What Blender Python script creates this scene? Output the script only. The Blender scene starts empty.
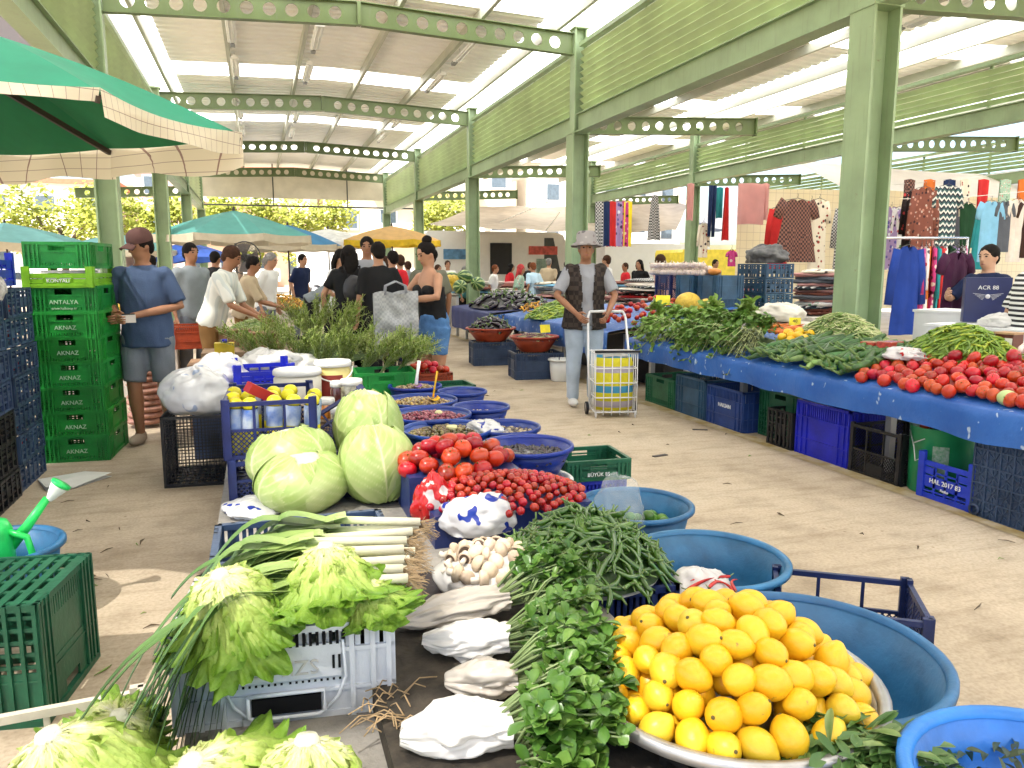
EXPOSURE = 2.35
NET_OPEN = .15
import bpy, bmesh, math, random
from mathutils import Vector, Matrix, Euler, noise
random.seed(11)
PI = math.pi
RNG = random.Random(5)
scene = bpy.context.scene
COL = scene.collection
rad = math.radians

# ------------------------------------------------------------------ camera model (used for placing things on known heights)
CF, CH = 770.0, 1.42
TH, YAW = math.atan(116 / 770), rad(18.13)
CFWD = Vector((math.sin(YAW) * math.cos(TH), math.cos(YAW) * math.cos(TH), -math.sin(TH)))
CRT = Vector((math.cos(YAW), -math.sin(YAW), 0))
CUP = CRT.cross(CFWD)
def ray(x, y): return CFWD + CRT * ((x - 512) / CF) + CUP * ((384 - y) / CF)
def atz(x, y, z=0.0):
    d = ray(x, y); t = (z - CH) / d.z
    return Vector((t * d.x, t * d.y, z))
def atY(x, y, Y):
    d = ray(x, y); t = Y / d.y
    return Vector((t * d.x, Y, CH + t * d.z))
def atX(x, y, X):
    d = ray(x, y); t = X / d.x
    return Vector((X, t * d.y, CH + t * d.z))

# ------------------------------------------------------------------ mesh builder
class MB:
    def __init__(s): s.v, s.f, s.mi, s.sm, s.t = [], [], [], [], []
    def add(s, vs, fs, mi=0, smooth=False, t=None, M=None):
        o = len(s.v)
        for i, p in enumerate(vs):
            if M is not None: p = M @ Vector(p)
            s.v.append((p[0], p[1], p[2]))
            s.t.append(t[i] if t else 0.0)
        for f in fs:
            s.f.append(tuple(o + i for i in f)); s.mi.append(mi); s.sm.append(smooth)
        return s
    def box(s, c, d, rz=0, mi=0, M=None):
        hx, hy, hz = d[0] / 2, d[1] / 2, d[2] / 2
        ca, sa = math.cos(rz), math.sin(rz)
        vs = []
        for z in (-hz, hz):
            for x, y in ((-hx, -hy), (hx, -hy), (hx, hy), (-hx, hy)):
                vs.append((c[0] + x * ca - y * sa, c[1] + x * sa + y * ca, c[2] + z))
        return s.add(vs, [(3, 2, 1, 0), (4, 5, 6, 7), (0, 1, 5, 4), (1, 2, 6, 5), (2, 3, 7, 6), (3, 0, 4, 7)], mi, False, None, M)
    def bar(s, a, b, w, h, up=(0, 0, 1), mi=0):
        a, b = Vector(a), Vector(b); d = (b - a).normalized()
        x = d.cross(Vector(up))
        if x.length < 1e-4: x = d.cross(Vector((0, 1, 0)))
        x.normalize(); y = x.cross(d)
        vs = []
        for p in (a, b):
            for i, j in ((-1, -1), (1, -1), (1, 1), (-1, 1)): vs.append(p + x * (w / 2 * i) + y * (h / 2 * j))
        return s.add(vs, [(3, 2, 1, 0), (4, 5, 6, 7), (0, 1, 5, 4), (1, 2, 6, 5), (2, 3, 7, 6), (3, 0, 4, 7)], mi)
    def tube(s, pts, r, n=8, mi=0, caps=True, ref=None, t=None, smooth=True):
        """r: number, list of numbers or list of (rx, ry); ref: direction that rx follows"""
        pts = [Vector(p) for p in pts]; k = len(pts); vs, fs, ts = [], [], []
        px = None
        for i, p in enumerate(pts):
            d = (pts[min(i + 1, k - 1)] - pts[max(i - 1, 0)])
            d = d.normalized() if d.length > 1e-7 else Vector((0, 0, 1))
            rv = Vector(ref) if ref is not None else (px if px is not None else (Vector((0, 0, 1)) if abs(d.z) < .9 else Vector((1, 0, 0))))
            x = rv - d * rv.dot(d)
            if x.length < 1e-4: x = d.orthogonal()
            x.normalize(); y = d.cross(x); px = x
            ri = r[i] if isinstance(r, (list, tuple)) else r
            rx, ry = ri if isinstance(ri, (list, tuple)) else (ri, ri)
            for j in range(n):
                a = 2 * PI * j / n
                vs.append(p + x * (rx * math.cos(a)) + y * (ry * math.sin(a))); ts.append(t[i] if t else 0)
        for i in range(k - 1):
            for j in range(n):
                a, b = i * n + j, i * n + (j + 1) % n
                fs.append((a, b, b + n, a + n))
        if caps:
            fs.append(tuple(range(n - 1, -1, -1))); fs.append(tuple((k - 1) * n + j for j in range(n)))
        return s.add(vs, fs, mi, smooth, ts)
    def lathe(s, prof, n=32, c=(0, 0, 0), mi=0, smooth=True, sx=1, sy=1, t=None, M=None):
        vs, fs, ts = [], [], []
        for i, (r, z) in enumerate(prof):
            for j in range(n):
                a = 2 * PI * j / n
                vs.append((c[0] + r * sx * math.cos(a), c[1] + r * sy * math.sin(a), c[2] + z)); ts.append(t[i] if t else 0)
        for i in range(len(prof) - 1):
            for j in range(n):
                a, b = i * n + j, i * n + (j + 1) % n
                fs.append((a, b, b + n, a + n))
        return s.add(vs, fs, mi, smooth, ts, M)
    def grid(s, fn, nu, nv, mi=0, smooth=True):
        """fn(u,v) -> (x,y,z) or (x,y,z,t)"""
        vs, fs, ts = [], [], []
        for j in range(nv + 1):
            for i in range(nu + 1):
                p = fn(i / nu, j / nv); vs.append(tuple(p[:3])); ts.append(p[3] if len(p) > 3 else 0)
        w = nu + 1
        for j in range(nv):
            for i in range(nu):
                a = j * w + i; fs.append((a, a + 1, a + 1 + w, a + w))
        return s.add(vs, fs, mi, smooth, ts)
    def ball(s, c, r, nu=16, nv=10, mi=0, M=None, fn=None):
        if not isinstance(r, (tuple, list)): r = (r, r, r)
        vs, fs, ts = [], [], []
        for j in range(1, nv):
            b = PI * j / nv
            for i in range(nu):
                a = 2 * PI * i / nu
                d = Vector((math.sin(b) * math.cos(a), math.sin(b) * math.sin(a), math.cos(b)))
                k = fn(d) if fn else 1
                vs.append((c[0] + d.x * r[0] * k, c[1] + d.y * r[1] * k, c[2] + d.z * r[2] * k)); ts.append(d.z)
        for j in range(nv - 2):
            for i in range(nu):
                a, b = j * nu + i, j * nu + (i + 1) % nu
                fs.append((a, a + nu, b + nu, b))
        kt = fn(Vector((0, 0, 1))) if fn else 1; kb = fn(Vector((0, 0, -1))) if fn else 1
        vs.append((c[0], c[1], c[2] + r[2] * kt)); vs.append((c[0], c[1], c[2] - r[2] * kb)); ts += [1, -1]
        N = len(vs)
        for i in range(nu):
            fs.append((N - 2, i, (i + 1) % nu)); a = (nv - 2) * nu
            fs.append((N - 1, a + (i + 1) % nu, a + i))
        return s.add(vs, fs, mi, True, ts, M)
    def prism(s, outline, depth, M=None, mi=0):
        """outline: (x,z) polygon in the XZ plane, extruded along +Y"""
        n = len(outline)
        vs = [(x, 0, z) for x, z in outline] + [(x, depth, z) for x, z in outline]
        fs = [tuple(range(n)), tuple(range(2 * n - 1, n - 1, -1))]
        for i in range(n):
            j = (i + 1) % n; fs.append((j, i, i + n, j + n))
        return s.add(vs, fs, mi, False, None, M)
    def mesh(s, name, mats):
        me = bpy.data.meshes.new(name)
        me.from_pydata(s.v, [], s.f)
        if not isinstance(mats, (list, tuple)): mats = [mats]
        for m in mats: me.materials.append(m)
        if s.f:
            me.polygons.foreach_set('material_index', s.mi)
            me.polygons.foreach_set('use_smooth', s.sm)
        if any(s.t):
            a = me.attributes.new('t', 'FLOAT', 'POINT'); a.data.foreach_set('value', s.t)
        me.update()
        return me
    def build(s, name, mats, parent=None, loc=(0, 0, 0), rot=(0, 0, 0), world=False):
        me = s.mesh(name, mats)
        if world and parent is not None:
            me.transform(Matrix.LocRotScale(parent.location, parent.rotation_euler, parent.scale).inverted())
        elif world:   # give a top-level mesh an origin at its own base
            n = len(s.v); lo = Vector((sum(p[0] for p in s.v) / n, sum(p[1] for p in s.v) / n, min(p[2] for p in s.v)))
            me.transform(Matrix.Translation(-lo)); loc = lo
        return put(name, me, parent, loc, rot)

def put(name, me, parent=None, loc=(0, 0, 0), rot=(0, 0, 0)):
    o = bpy.data.objects.new(name, me); COL.objects.link(o)
    o.parent = parent; o.location = loc; o.rotation_euler = rot
    return o
def tag(o, label=None, cat=None, group=None, kind=None):
    if label: o['label'] = label
    if cat: o['category'] = cat
    if group: o['group'] = group
    if kind: o['kind'] = kind
    return o
def thing(name, label, cat, loc=(0, 0, 0), rz=0, group=None):
    o = put(name, None, None, loc, (0, 0, rz) if not isinstance(rz, (tuple, list)) else rz)
    o.empty_display_size = .1
    return tag(o, label, cat, group)
KIDS = {}
def copy_tree(o, loc=None, rot=None, label=None, group=None, scale=None, parent=None):
    c = o.copy(); COL.objects.link(c)
    if parent is not None: c.parent = parent
    if loc is not None: c.location = loc
    if rot is not None: c.rotation_euler = rot if isinstance(rot, (tuple, list, Euler)) else (0, 0, rot)
    if scale is not None: c.scale = (scale,) * 3 if not isinstance(scale, (tuple, list)) else scale
    if label: c['label'] = label
    if group: c['group'] = group
    for ch in list(o.children): copy_tree(ch, parent=c)
    return c
def struct(mb, name, mats, **k): return tag(mb.build(name, mats, **k), kind='structure')
def jit(a, r=RNG): return r.uniform(-a, a)
def lerp(a, b, t): return a + (b - a) * t

# ------------------------------------------------------------------ materials
class NT:
    def __init__(s, name):
        s.m = bpy.data.materials.new(name); s.m.use_nodes = True
        s.nt = s.m.node_tree; s.n = s.nt.nodes; s.n.clear()
        s.out = s.node('ShaderNodeOutputMaterial')
    def node(s, ty, **k):
        o = s.n.new(ty)
        for a, b in k.items():
            if a.startswith('i_'):
                key = a[2:]; key = int(key) if key.isdigit() else key.replace('_', ' ')
                o.inputs[key].default_value = b
            else: setattr(o, a, b)
        return o
    def link(s, a, b): s.nt.links.new(a, b)
    def coord(s, scale=1.0, kind='Object', rnd=True):
        tc = s.node('ShaderNodeTexCoord'); src = tc.outputs[kind]
        if rnd:
            oi = s.node('ShaderNodeObjectInfo'); va = s.node('ShaderNodeVectorMath', operation='MULTIPLY_ADD')
            mul = s.node('ShaderNodeMath', operation='MULTIPLY'); mul.inputs[1].default_value = 37.0
            s.link(oi.outputs['Random'], mul.inputs[0])
            ad = s.node('ShaderNodeVectorMath', operation='ADD'); s.link(src, ad.inputs[0]); s.link(mul.outputs[0], ad.inputs[1]); src = ad.outputs[0]
        mp = s.node('ShaderNodeMapping'); mp.inputs['Scale'].default_value = (scale,) * 3 if not isinstance(scale, (tuple, list)) else scale
        s.link(src, mp.inputs[0]); return mp.outputs[0]
    def noise(s, co, scale, detail=3, rough=.55):
        o = s.node('ShaderNodeTexNoise'); o.inputs['Scale'].default_value = scale; o.inputs['Detail'].default_value = detail; o.inputs['Roughness'].default_value = rough
        s.link(co, o.inputs['Vector']); return o.outputs['Fac']
    def ramp(s, fac, stops, interp='LINEAR'):
        o = s.node('ShaderNodeValToRGB'); cr = o.color_ramp; cr.interpolation = interp
        while len(cr.elements) < len(stops): cr.elements.new(.5)
        for e, (p, c) in zip(cr.elements, stops): e.position = p; e.color = (*c[:3], 1)
        s.link(fac, o.inputs[0]); return o.outputs[0]
    def mix(s, fac, a, b, mode='MIX'):
        o = s.node('ShaderNodeMix', data_type='RGBA', blend_type=mode)
        for v, i in ((fac, 0), (a, 6), (b, 7)):
            if hasattr(v, 'links'): s.link(v, o.inputs[i])
            elif i == 0: o.inputs[0].default_value = v
            else: o.inputs[i].default_value = (*v[:3], 1)
        return o.outputs[2]
    def bsdf(s, col, rough=.5, spec=.5, metal=0, bump=None, bstr=.3, bdist=.01, coat=0, sub=0, trans=0, alpha=None, sheen=0):
        b = s.node('ShaderNodeBsdfPrincipled')
        if hasattr(col, 'links'): s.link(col, b.inputs['Base Color'])
        else: b.inputs['Base Color'].default_value = (*col[:3], 1)
        if hasattr(rough, 'links'): s.link(rough, b.inputs['Roughness'])
        else: b.inputs['Roughness'].default_value = rough
        b.inputs['Specular IOR Level'].default_value = spec; b.inputs['Metallic'].default_value = metal
        b.inputs['Coat Weight'].default_value = coat
        b.inputs['Transmission Weight'].default_value = trans
        if alpha is not None: b.inputs['Alpha'].default_value = alpha
        if sheen: b.inputs['Sheen Weight'].default_value = sheen
        if bump is not None:
            bp = s.node('ShaderNodeBump'); bp.inputs['Strength'].default_value = bstr; bp.inputs['Distance'].default_value = bdist
            s.link(bump, bp.inputs['Height']); s.link(bp.outputs[0], b.inputs['Normal'])
        s.link(b.outputs[0], s.out.inputs[0]); return b
    def translucent(s, b, col, fac):
        tr = s.node('ShaderNodeBsdfTranslucent')
        if hasattr(col, 'links'): s.link(col, tr.inputs[0])
        else: tr.inputs[0].default_value = (*col[:3], 1)
        mx = s.node('ShaderNodeMixShader'); mx.inputs[0].default_value = fac
        s.link(b.outputs[0], mx.inputs[1]); s.link(tr.outputs[0], mx.inputs[2]); s.link(mx.outputs[0], s.out.inputs[0])
def dk(c, k): return tuple(min(1, x * k) for x in c)
_MC = {}
def mat(name, col, rough=.5, var=.18, scale=6, bump=0, bscale=30, spec=.5, metal=0, col2=None, coat=0, objvar=0, transl=0, alpha=None, trans=0):
    """plain material with procedural mottling; col2 = second colour of the mottling; objvar = brightness variation from object to object"""
    if name in _MC: return _MC[name]
    T = NT(name); co = T.coord(1.0)
    n1 = T.noise(co, scale, 4)
    c = T.ramp(n1, [(.3, dk(col, 1 - var)), (.7, col2 if col2 else dk(col, 1 + var))])
    if objvar:
        oi = T.node('ShaderNodeObjectInfo'); hs = T.node('ShaderNodeHueSaturation')
        mr = T.node('ShaderNodeMapRange'); mr.inputs[3].default_value = 1 - objvar; mr.inputs[4].default_value = 1 + objvar
        T.link(oi.outputs['Random'], mr.inputs[0]); T.link(mr.outputs[0], hs.inputs['Value']); T.link(c, hs.inputs['Color'])
        mr2 = T.node('ShaderNodeMapRange'); mr2.inputs[3].default_value = .5 - objvar * .035; mr2.inputs[4].default_value = .5 + objvar * .05
        ml = T.node('ShaderNodeMath', operation='FRACT'); m3 = T.node('ShaderNodeMath', operation='MULTIPLY'); m3.inputs[1].default_value = 7.3
        T.link(oi.outputs['Random'], m3.inputs[0]); T.link(m3.outputs[0], ml.inputs[0]); T.link(ml.outputs[0], mr2.inputs[0]); T.link(mr2.outputs[0], hs.inputs['Hue'])
        c = hs.outputs[0]
    b = T.bsdf(c, rough, spec, metal, T.noise(co, bscale, 3) if bump else None, bump, .01, coat, trans=trans, alpha=alpha)
    if transl: T.translucent(b, c, transl)
    _MC[name] = T.m; return T.m
def mat_t(name, stops, rough=.5, var=.25, scale=25, bump=0, bscale=60, transl=.0, spec=.4):
    """colour runs along the vertex attribute t (base to tip of a leaf, vein to blade)"""
    if name in _MC: return _MC[name]
    T = NT(name); at = T.node('ShaderNodeAttribute', attribute_name='t'); co = T.coord(1.0)
    nz = T.noise(co, scale, 4)
    ma = T.node('ShaderNodeMath', operation='MULTIPLY_ADD'); ma.inputs[1].default_value = var; ma.inputs[2].default_value = -var / 2
    T.link(nz, ma.inputs[0]); ad = T.node('ShaderNodeMath', operation='ADD'); T.link(ma.outputs[0], ad.inputs[0]); T.link(at.outputs['Fac'], ad.inputs[1])
    c = T.ramp(ad.outputs[0], stops)
    b = T.bsdf(c, rough, spec, 0, T.noise(co, bscale, 3) if bump else None, bump, .01)
    if transl: T.translucent(b, c, transl)
    _MC[name] = T.m; return T.m
def text_mesh(s, size, depth=.002, align='CENTER'):
    cu = bpy.data.curves.new('lettering', 'FONT'); cu.body = s; cu.size = size; cu.extrude = depth; cu.align_x = align; cu.align_y = 'CENTER'; cu.resolution_u = 2
    o = bpy.data.objects.new('lettering', cu); COL.objects.link(o)
    dg = bpy.context.evaluated_depsgraph_get()
    me = bpy.data.meshes.new_from_object(o.evaluated_get(dg)); me.name = 'lettering'
    bpy.data.objects.remove(o); return me
_TX = {}
def lettering(s, size, m, parent, loc, rot, depth=.002, name='lettering'):
    k = (s, size, depth, m.name)
    if k not in _TX:
        me = text_mesh(s, size, depth); me.materials.clear(); me.materials.append(m); _TX[k] = me
    return put(name, _TX[k], parent, loc, rot)
# ------------------------------------------------------------------ camera, world, sun
cam = bpy.data.cameras.new('camera'); co_ = bpy.data.objects.new('camera', cam); COL.objects.link(co_)
cam.sensor_width = 36; cam.lens = 36 * CF / 1024; cam.clip_end = 500; cam.clip_start = .05
co_.location = (0, 0, CH)
co_.rotation_euler = Matrix((CRT, CUP, -CFWD)).transposed().to_euler()
scene.camera = co_
SUN_EL, SUN_AZ = rad(56), rad(-118)     # azimuth measured from +Y towards +X
w = bpy.data.worlds.new('World'); scene.world = w; w.use_nodes = True
bg = w.node_tree.nodes['Background']; sky = w.node_tree.nodes.new('ShaderNodeTexSky')
sky.sky_type = 'NISHITA'; sky.sun_disc = False; sky.sun_elevation = SUN_EL; sky.sun_rotation = SUN_AZ; sky.dust_density = 2.5; sky.air_density = 1.0
w.node_tree.links.new(sky.outputs[0], bg.inputs[0]); bg.inputs[1].default_value = .085
sun = bpy.data.lights.new('sun', 'SUN'); so = bpy.data.objects.new('sun', sun); COL.objects.link(so)
sun.energy = 5; sun.angle = rad(.5); sun.color = (1, .95, .87)
sd = Vector((math.sin(SUN_AZ) * math.cos(SUN_EL), math.cos(SUN_AZ) * math.cos(SUN_EL), math.sin(SUN_EL)))
so.rotation_euler = sd.to_track_quat('Z', 'Y').to_euler(); so.location = (-10, -10, 20)
vs = scene.view_settings; vs.view_transform = 'Standard'; vs.look = 'None'; vs.gamma = 1; vs.exposure = EXPOSURE
cy = scene.cycles; cy.use_denoising = True; cy.max_bounces = 10; cy.diffuse_bounces = 5; cy.glossy_bounces = 3; cy.transmission_bounces = 6; cy.transparent_max_bounces = 8
cy.caustics_reflective = False; cy.caustics_refractive = False; cy.sample_clamp_indirect = 8
cy.use_adaptive_sampling = True; cy.adaptive_threshold = .015

# ------------------------------------------------------------------ materials of the hall
T = NT('concrete'); c1 = T.coord(1.0, rnd=False)
n1 = T.noise(c1, .55, 6, .6); n2 = T.noise(c1, 3.2, 6, .65); n3 = T.noise(c1, 60, 3)
base = T.ramp(n1, [(.32, (.40, .325, .235)), (.52, (.56, .47, .355)), (.72, (.63, .545, .43))])
base = T.mix(.55, base, T.ramp(n2, [(.3, (.48, .44, .38)), (.5, (.86, .84, .80)), (.7, (1, 1, .98))]), 'MULTIPLY')
vo = T.node('ShaderNodeTexVoronoi'); vo.inputs['Scale'].default_value = 9; T.link(c1, vo.inputs['Vector'])
spots = T.ramp(vo.outputs['Distance'], [(.0, (.45, .42, .38)), (.05, (.62, .58, .52)), (.10, (1, 1, 1))])
base = T.mix(T.ramp(T.noise(c1, 1.7, 2), [(.52, (0, 0, 0)), (.6, (1, 1, 1))]), base, T.mix(1, base, spots, 'MULTIPLY'))
base = T.mix(.6, base, T.ramp(n3, [(.3, (.66, .64, .60)), (.6, (1, 1, 1))]), 'MULTIPLY')
st = T.noise(T.coord((.9, 6, 1), rnd=False), 2.2, 5, .65); base = T.mix(.5, base, T.ramp(st, [(.36, (.70, .67, .62)), (.5, (1, 1, 1))]), 'MULTIPLY')
T.bsdf(base, .75, .3, 0, n3, .35, .004); M_CONC = T.m
def painted(name, c):
    T = NT(name); co = T.coord(1.0); k = T.ramp(T.noise(co, 2.2, 4), [(.3, dk(c, .80)), (.7, dk(c, 1.12))])
    k = T.mix(T.ramp(T.noise(co, 11, 6, .7), [(.66, (0, 0, 0)), (.74, (.8, .8, .8))]), k, (.20, .15, .09)); k = T.mix(T.ramp(T.noise(T.coord((9, 9, .7)), 3, 3), [(.55, (0, 0, 0)), (.75, (.35, .35, .35))]), k, (.16, .18, .12))
    T.bsdf(k, .45, .45, 0, T.noise(co, 30, 3), .15, .004); return T.m
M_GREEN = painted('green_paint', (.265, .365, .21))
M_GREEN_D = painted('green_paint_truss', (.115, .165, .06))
M_LOUV = mat('louvre_paint', (.55, .65, .41), .5, .12, 2, transl=.38)
M_ROOF = mat('roof_sheet', (.93, .92, .89), .5, .05, 1.2)
M_SKYL = NT('skylight_sheet'); b_ = M_SKYL.bsdf((.9, .9, .88), .6); M_SKYL.translucent(b_, (.95, .95, .92), .85); M_SKYL = M_SKYL.m
M_PURL = mat('purlin_paint', (.42, .43, .36), .5, .1, 2)
M_STEEL = mat('grey_steel', (.5, .5, .5), .35, .12, 5, metal=.6)
M_WHITE = mat('white_enamel', (.8, .8, .78), .4, .06, 4)
M_DARK = mat('hole_shade_black', (.012, .012, .013), .9, spec=.05)  # near-black standing in for the shade inside holes that are not cut
M_YEL = mat('yellow_floor_paint', (.52, .36, .08), .7, .45, 9, .2, 60, col2=(.47, .40, .28))

# ------------------------------------------------------------------ ground
g = MB(); g.grid(lambda u, v: (lerp(-160, 160, u), lerp(-60, 220, v), 0), 8, 8, smooth=False)
struct(g, 'ground', M_CONC)
g = MB(); g.grid(lambda u, v: (lerp(3.80, 3.93, u) + .012 * math.sin(v * 41) + .008 * math.sin(v * 97 + u), lerp(-1, 30, v), .004), 2, 120, smooth=False)
struct(g, 'painted_line', M_YEL)
# the low concrete ledge of the stall on this side of the aisle
g = MB(); g.box((.40, 4.9, .17), (1.22, 7.6, .34)); 
M_LEDGE = mat('ledge_concrete', (.26, .245, .22), .85, .3, 7, .5, 50)
LZ = .34
tag(g.build('concrete_ledge', M_LEDGE, world=True), 'long grey concrete display ledge under the lettuces, cabbages and olive bowls', 'ledge')

# ------------------------------------------------------------------ columns, beams, trusses, louvres, roof
BAYS = [-1.0, 5.3, 11.4, 17.6, 23.9, 30.1]
def column_parts(root, H, s=.27, low=3.46):
    a = MB(); tk = .022
    for sx in (-1, 1): a.box((sx * (s / 2 - tk / 2), 0, low / 2), (tk, s, low))
    a.box((0, 0, low / 2), (s - 2 * tk, .016, low)); a.build('shaft', M_GREEN, root)
    if H > low + .1:
        a = MB(); s2 = s * .72
        for sx in (-1, 1): a.box((sx * (s2 / 2 - tk / 2), 0, (H + low) / 2 + .006), (tk, s2, H - low))
        a.box((0, 0, (H + low) / 2 + .006), (s2 - 2 * tk, .014, H - low)); a.build('upper_shaft', M_GREEN, root)
        a = MB(); a.box((0, 0, low + .003), (s + .02, s + .02, .02)); a.build('splice_plate', M_GREEN, root)
        a = MB(); a.box((0, 0, H + .012), (s2 + .05, s2 + .05, .02)); a.build('cap_plate', M_GREEN, root)
    a = MB(); a.box((0, 0, .014), (s + .16, s + .16, .022))
    for sx in (-1, 1):
        for sy in (-1, 1): a.lathe([(0, .03), (.018, .03), (.018, 0), ], 6, (sx * (s / 2 + .04), sy * (s / 2 + .04), .022))
    a.build('base_plate', M_GREEN, root)
def column(x, y, H, label, s=.27, low=3.46):
    r = thing('steel_column', label, 'column', (x, y, 0)); column_parts(r, H, s, low); return r
ordn = ['nearest', 'second', 'third', 'fourth', 'fifth']
BL = {5.3: 'broad green steel column rising behind the celery and greens on the blue table', 11.4: 'green steel column directly behind the man in the bucket hat',
      17.6: 'green steel column standing behind the melons and the eggplant stall', 23.9: 'slim green steel column right of the orange parasol at the end of the hall', 30.1: 'green column at the far right corner of the nave beside the hung beige sheet'}
AL = {11.4: 'pale green column right behind the man in the blue T-shirt, its top under the perforated truss', 17.6: 'green column between the capped man and the teal parasol', 23.9: 'thin green column left of the teal parasol, third along its row',
      30.1: 'thin green column at the far left corner of the nave under the beige sheet'}
CL = {11.4: 'green column just right of the broad one, by the hanging striped dress', 17.6: 'green column behind the garlic crates with clothes hung on both sides', 23.9: 'pale green column far back behind hanging red and blue clothes'}
for y in BAYS[1:]: column(4.8, y, 4.98, BL[y])
for y in BAYS[2:]: column(-1.8, y, 4.98, AL[y])
for y in (11.4, 17.6, 23.9): column(10.6, y, 4.85, CL[y], .25)
column(16.2, 23.2, 4.5, 'far green column behind the pink cloths hung at the clothes stall', .25)
column(-4.85, 17.2, 4.9, 'green column at the left edge, behind the stacks of blue crates')
def holed_beam(mb, L, dep, hr, pitch, z0, z1, tk=.014, fl=.11, off=0):
    """perforated beam along +X from x=0 to L; bottom edge runs from z0 to z1"""
    n = max(1, int((L - .15) / pitch)); m = (L - n * pitch) / 2
    zb = lambda x: z0 + (z1 - z0) * x / L
    def slab(x0, x1):
        vs = [(x0, -tk / 2, zb(x0)), (x1, -tk / 2, zb(x1)), (x1, -tk / 2, zb(x1) + dep), (x0, -tk / 2, zb(x0) + dep)]
        vs += [(p[0], tk / 2, p[2]) for p in vs]
        mb.add(vs, [(0, 1, 2, 3), (7, 6, 5, 4)])
    slab(0, m); slab(L - m, L)
    K = 20
    for i in range(n):
        cx = m + (i + .5) * pitch; vs = []; fs = []
        for side in (-tk / 2, tk / 2):
            for j in range(K):
                a = 2 * PI * (j + .5) / K; ca, sa = math.cos(a), math.sin(a)
                q = 1 / max(abs(ca) / (pitch / 2), abs(sa) / (dep / 2)); x = cx + ca * q
                vs.append((x, side, zb(x) + dep / 2 + sa * q))
                x = cx + ca * hr; vs.append((x, side, zb(x) + dep / 2 + sa * hr))
        for j in range(K):
            k = (j + 1) % K
            fs.append((2 * j, 2 * k, 2 * k + 1, 2 * j + 1)); o = 2 * K
            fs.append((o + 2 * k, o + 2 * j, o + 2 * j + 1, o + 2 * k + 1))
            fs.append((2 * j + 1, 2 * k + 1, o + 2 * k + 1, o + 2 * j + 1))
        mb.add(vs, fs)
    f = MB()
    for e in (-.006, dep + .006):
        vs = []
        for x in (0, L):
            for yy in (-fl / 2, fl / 2):
                for zz in (-.006, .006): vs.append((x, yy, zb(x) + e + zz))
        f.add(vs, [(0, 1, 3, 2), (4, 6, 7, 5), (0, 4, 5, 1), (2, 3, 7, 6), (0, 2, 6, 4), (1, 5, 7, 3)])
    return f
TL = {5.3: 'green roof truss over the near stalls', 11.4: 'nearest perforated green truss across the white roof, its holes largest', 17.6: 'second perforated green truss across the nave roof', 23.9: 'third perforated green truss across the nave roof', 30.1: 'farthest dark perforated truss, above the beige hung sheet'}
for y in BAYS[2:]:
    r = thing('roof_truss', TL[y], 'truss', (-1.7, y, 4.62))
    for nm, x0, L, a, b in (('left', 0, 3.17, 0, .13), ('right', 3.23, 3.17, .13, 0)):
        web = MB(); fl = holed_beam(web, L, .29, .085, .288, a, b)
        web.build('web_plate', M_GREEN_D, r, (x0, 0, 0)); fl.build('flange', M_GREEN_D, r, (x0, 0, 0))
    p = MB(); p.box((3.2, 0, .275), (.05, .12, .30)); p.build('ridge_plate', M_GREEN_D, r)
def bracket(x, y, label, L=3.05, z=3.48):
    r = thing('bracket_beam', label, 'beam', (x + .13, y, z))
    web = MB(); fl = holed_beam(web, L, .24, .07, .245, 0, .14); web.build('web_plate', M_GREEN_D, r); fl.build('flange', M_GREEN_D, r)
    e = MB(); e.box((L + .01, 0, .26), (.02, .12, .29)); e.build('end_plate', M_GREEN_D, r)
bracket(4.8, 5.3, 'perforated green beam reaching right from the broad column, nearest of its row')
bracket(4.8, 11.4, 'perforated green beam reaching right from the column behind the bucket hat man')
bracket(4.8, 17.6, 'dark perforated beam reaching right from the column behind the melons')
bracket(4.8, 23.9, 'far dark perforated beam over the beige awning beside the slim column')
bracket(10.6, 11.4, 'perforated beam above the line of hanging dresses and tops'); bracket(10.6, 17.6, 'perforated beam above the hanging blue and red clothes')
bracket(10.6, 23.9, 'far perforated beam above the grey hung dress')
bracket(-4.7, 17.2, 'dark perforated beam at the far left above the yellow trees', 2.8, 3.45); bracket(-4.7, 23.9, 'dark perforated beam seen between the green columns on the left', 2.8, 3.3)

def louvre(x, y0, y1, zb, zt, label, side):
    """louvre panel along Y between two columns; side = direction the blades tip to"""
    r = thing('louvre_panel', label, 'louvre', (x, (y0 + y1) / 2, zb)); L = y1 - y0 - .30; H = zt - zb
    a = MB(); n = int(H / .105)
    for i in range(n):
        z = .05 + (i + .5) * (H - .1) / n
        a.bar((0, -L / 2, z), (0, L / 2, z), .098, .007, up=(side * -.62, 0, .78))
    a.build('slats', M_LOUV, r)
    f = MB()
    for k in range(4): f.box((-side * .055, -L / 2 + L * k / 3, H / 2), (.035, .045, H))
    f.box((0, 0, H + .03), (.12, L, .058)); f.build('frame', M_GREEN, r)
    b = MB(); b.box((0, 0, -.125), (.10, L + .03, .24)); b.box((-.0, 0, -.25), (.20, L + .03, .016)); b.box((0, 0, .003), (.20, L + .03, .012)); b.build('fascia_beam', M_GREEN, r)
pos = ['nearest, right of the broad column', 'between the broad column and the bucket hat man', 'second bay down the hall', 'third bay down the hall', 'last bay at the far end']
for i in range(5): louvre(4.8, BAYS[i], BAYS[i + 1], 3.72, 4.70, f'green louvre panel right of the nave, {pos[i]}', -1)
posA = ['', 'nearest, above the green parasol', 'just right of the green parasol top', 'third bay, small', 'last bay by the beige sheet']
for i in range(1, 5): louvre(-1.8, BAYS[i], BAYS[i + 1], 3.72, 4.70, f'cream louvre panel left of the nave, {posA[i]}', 1)
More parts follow.
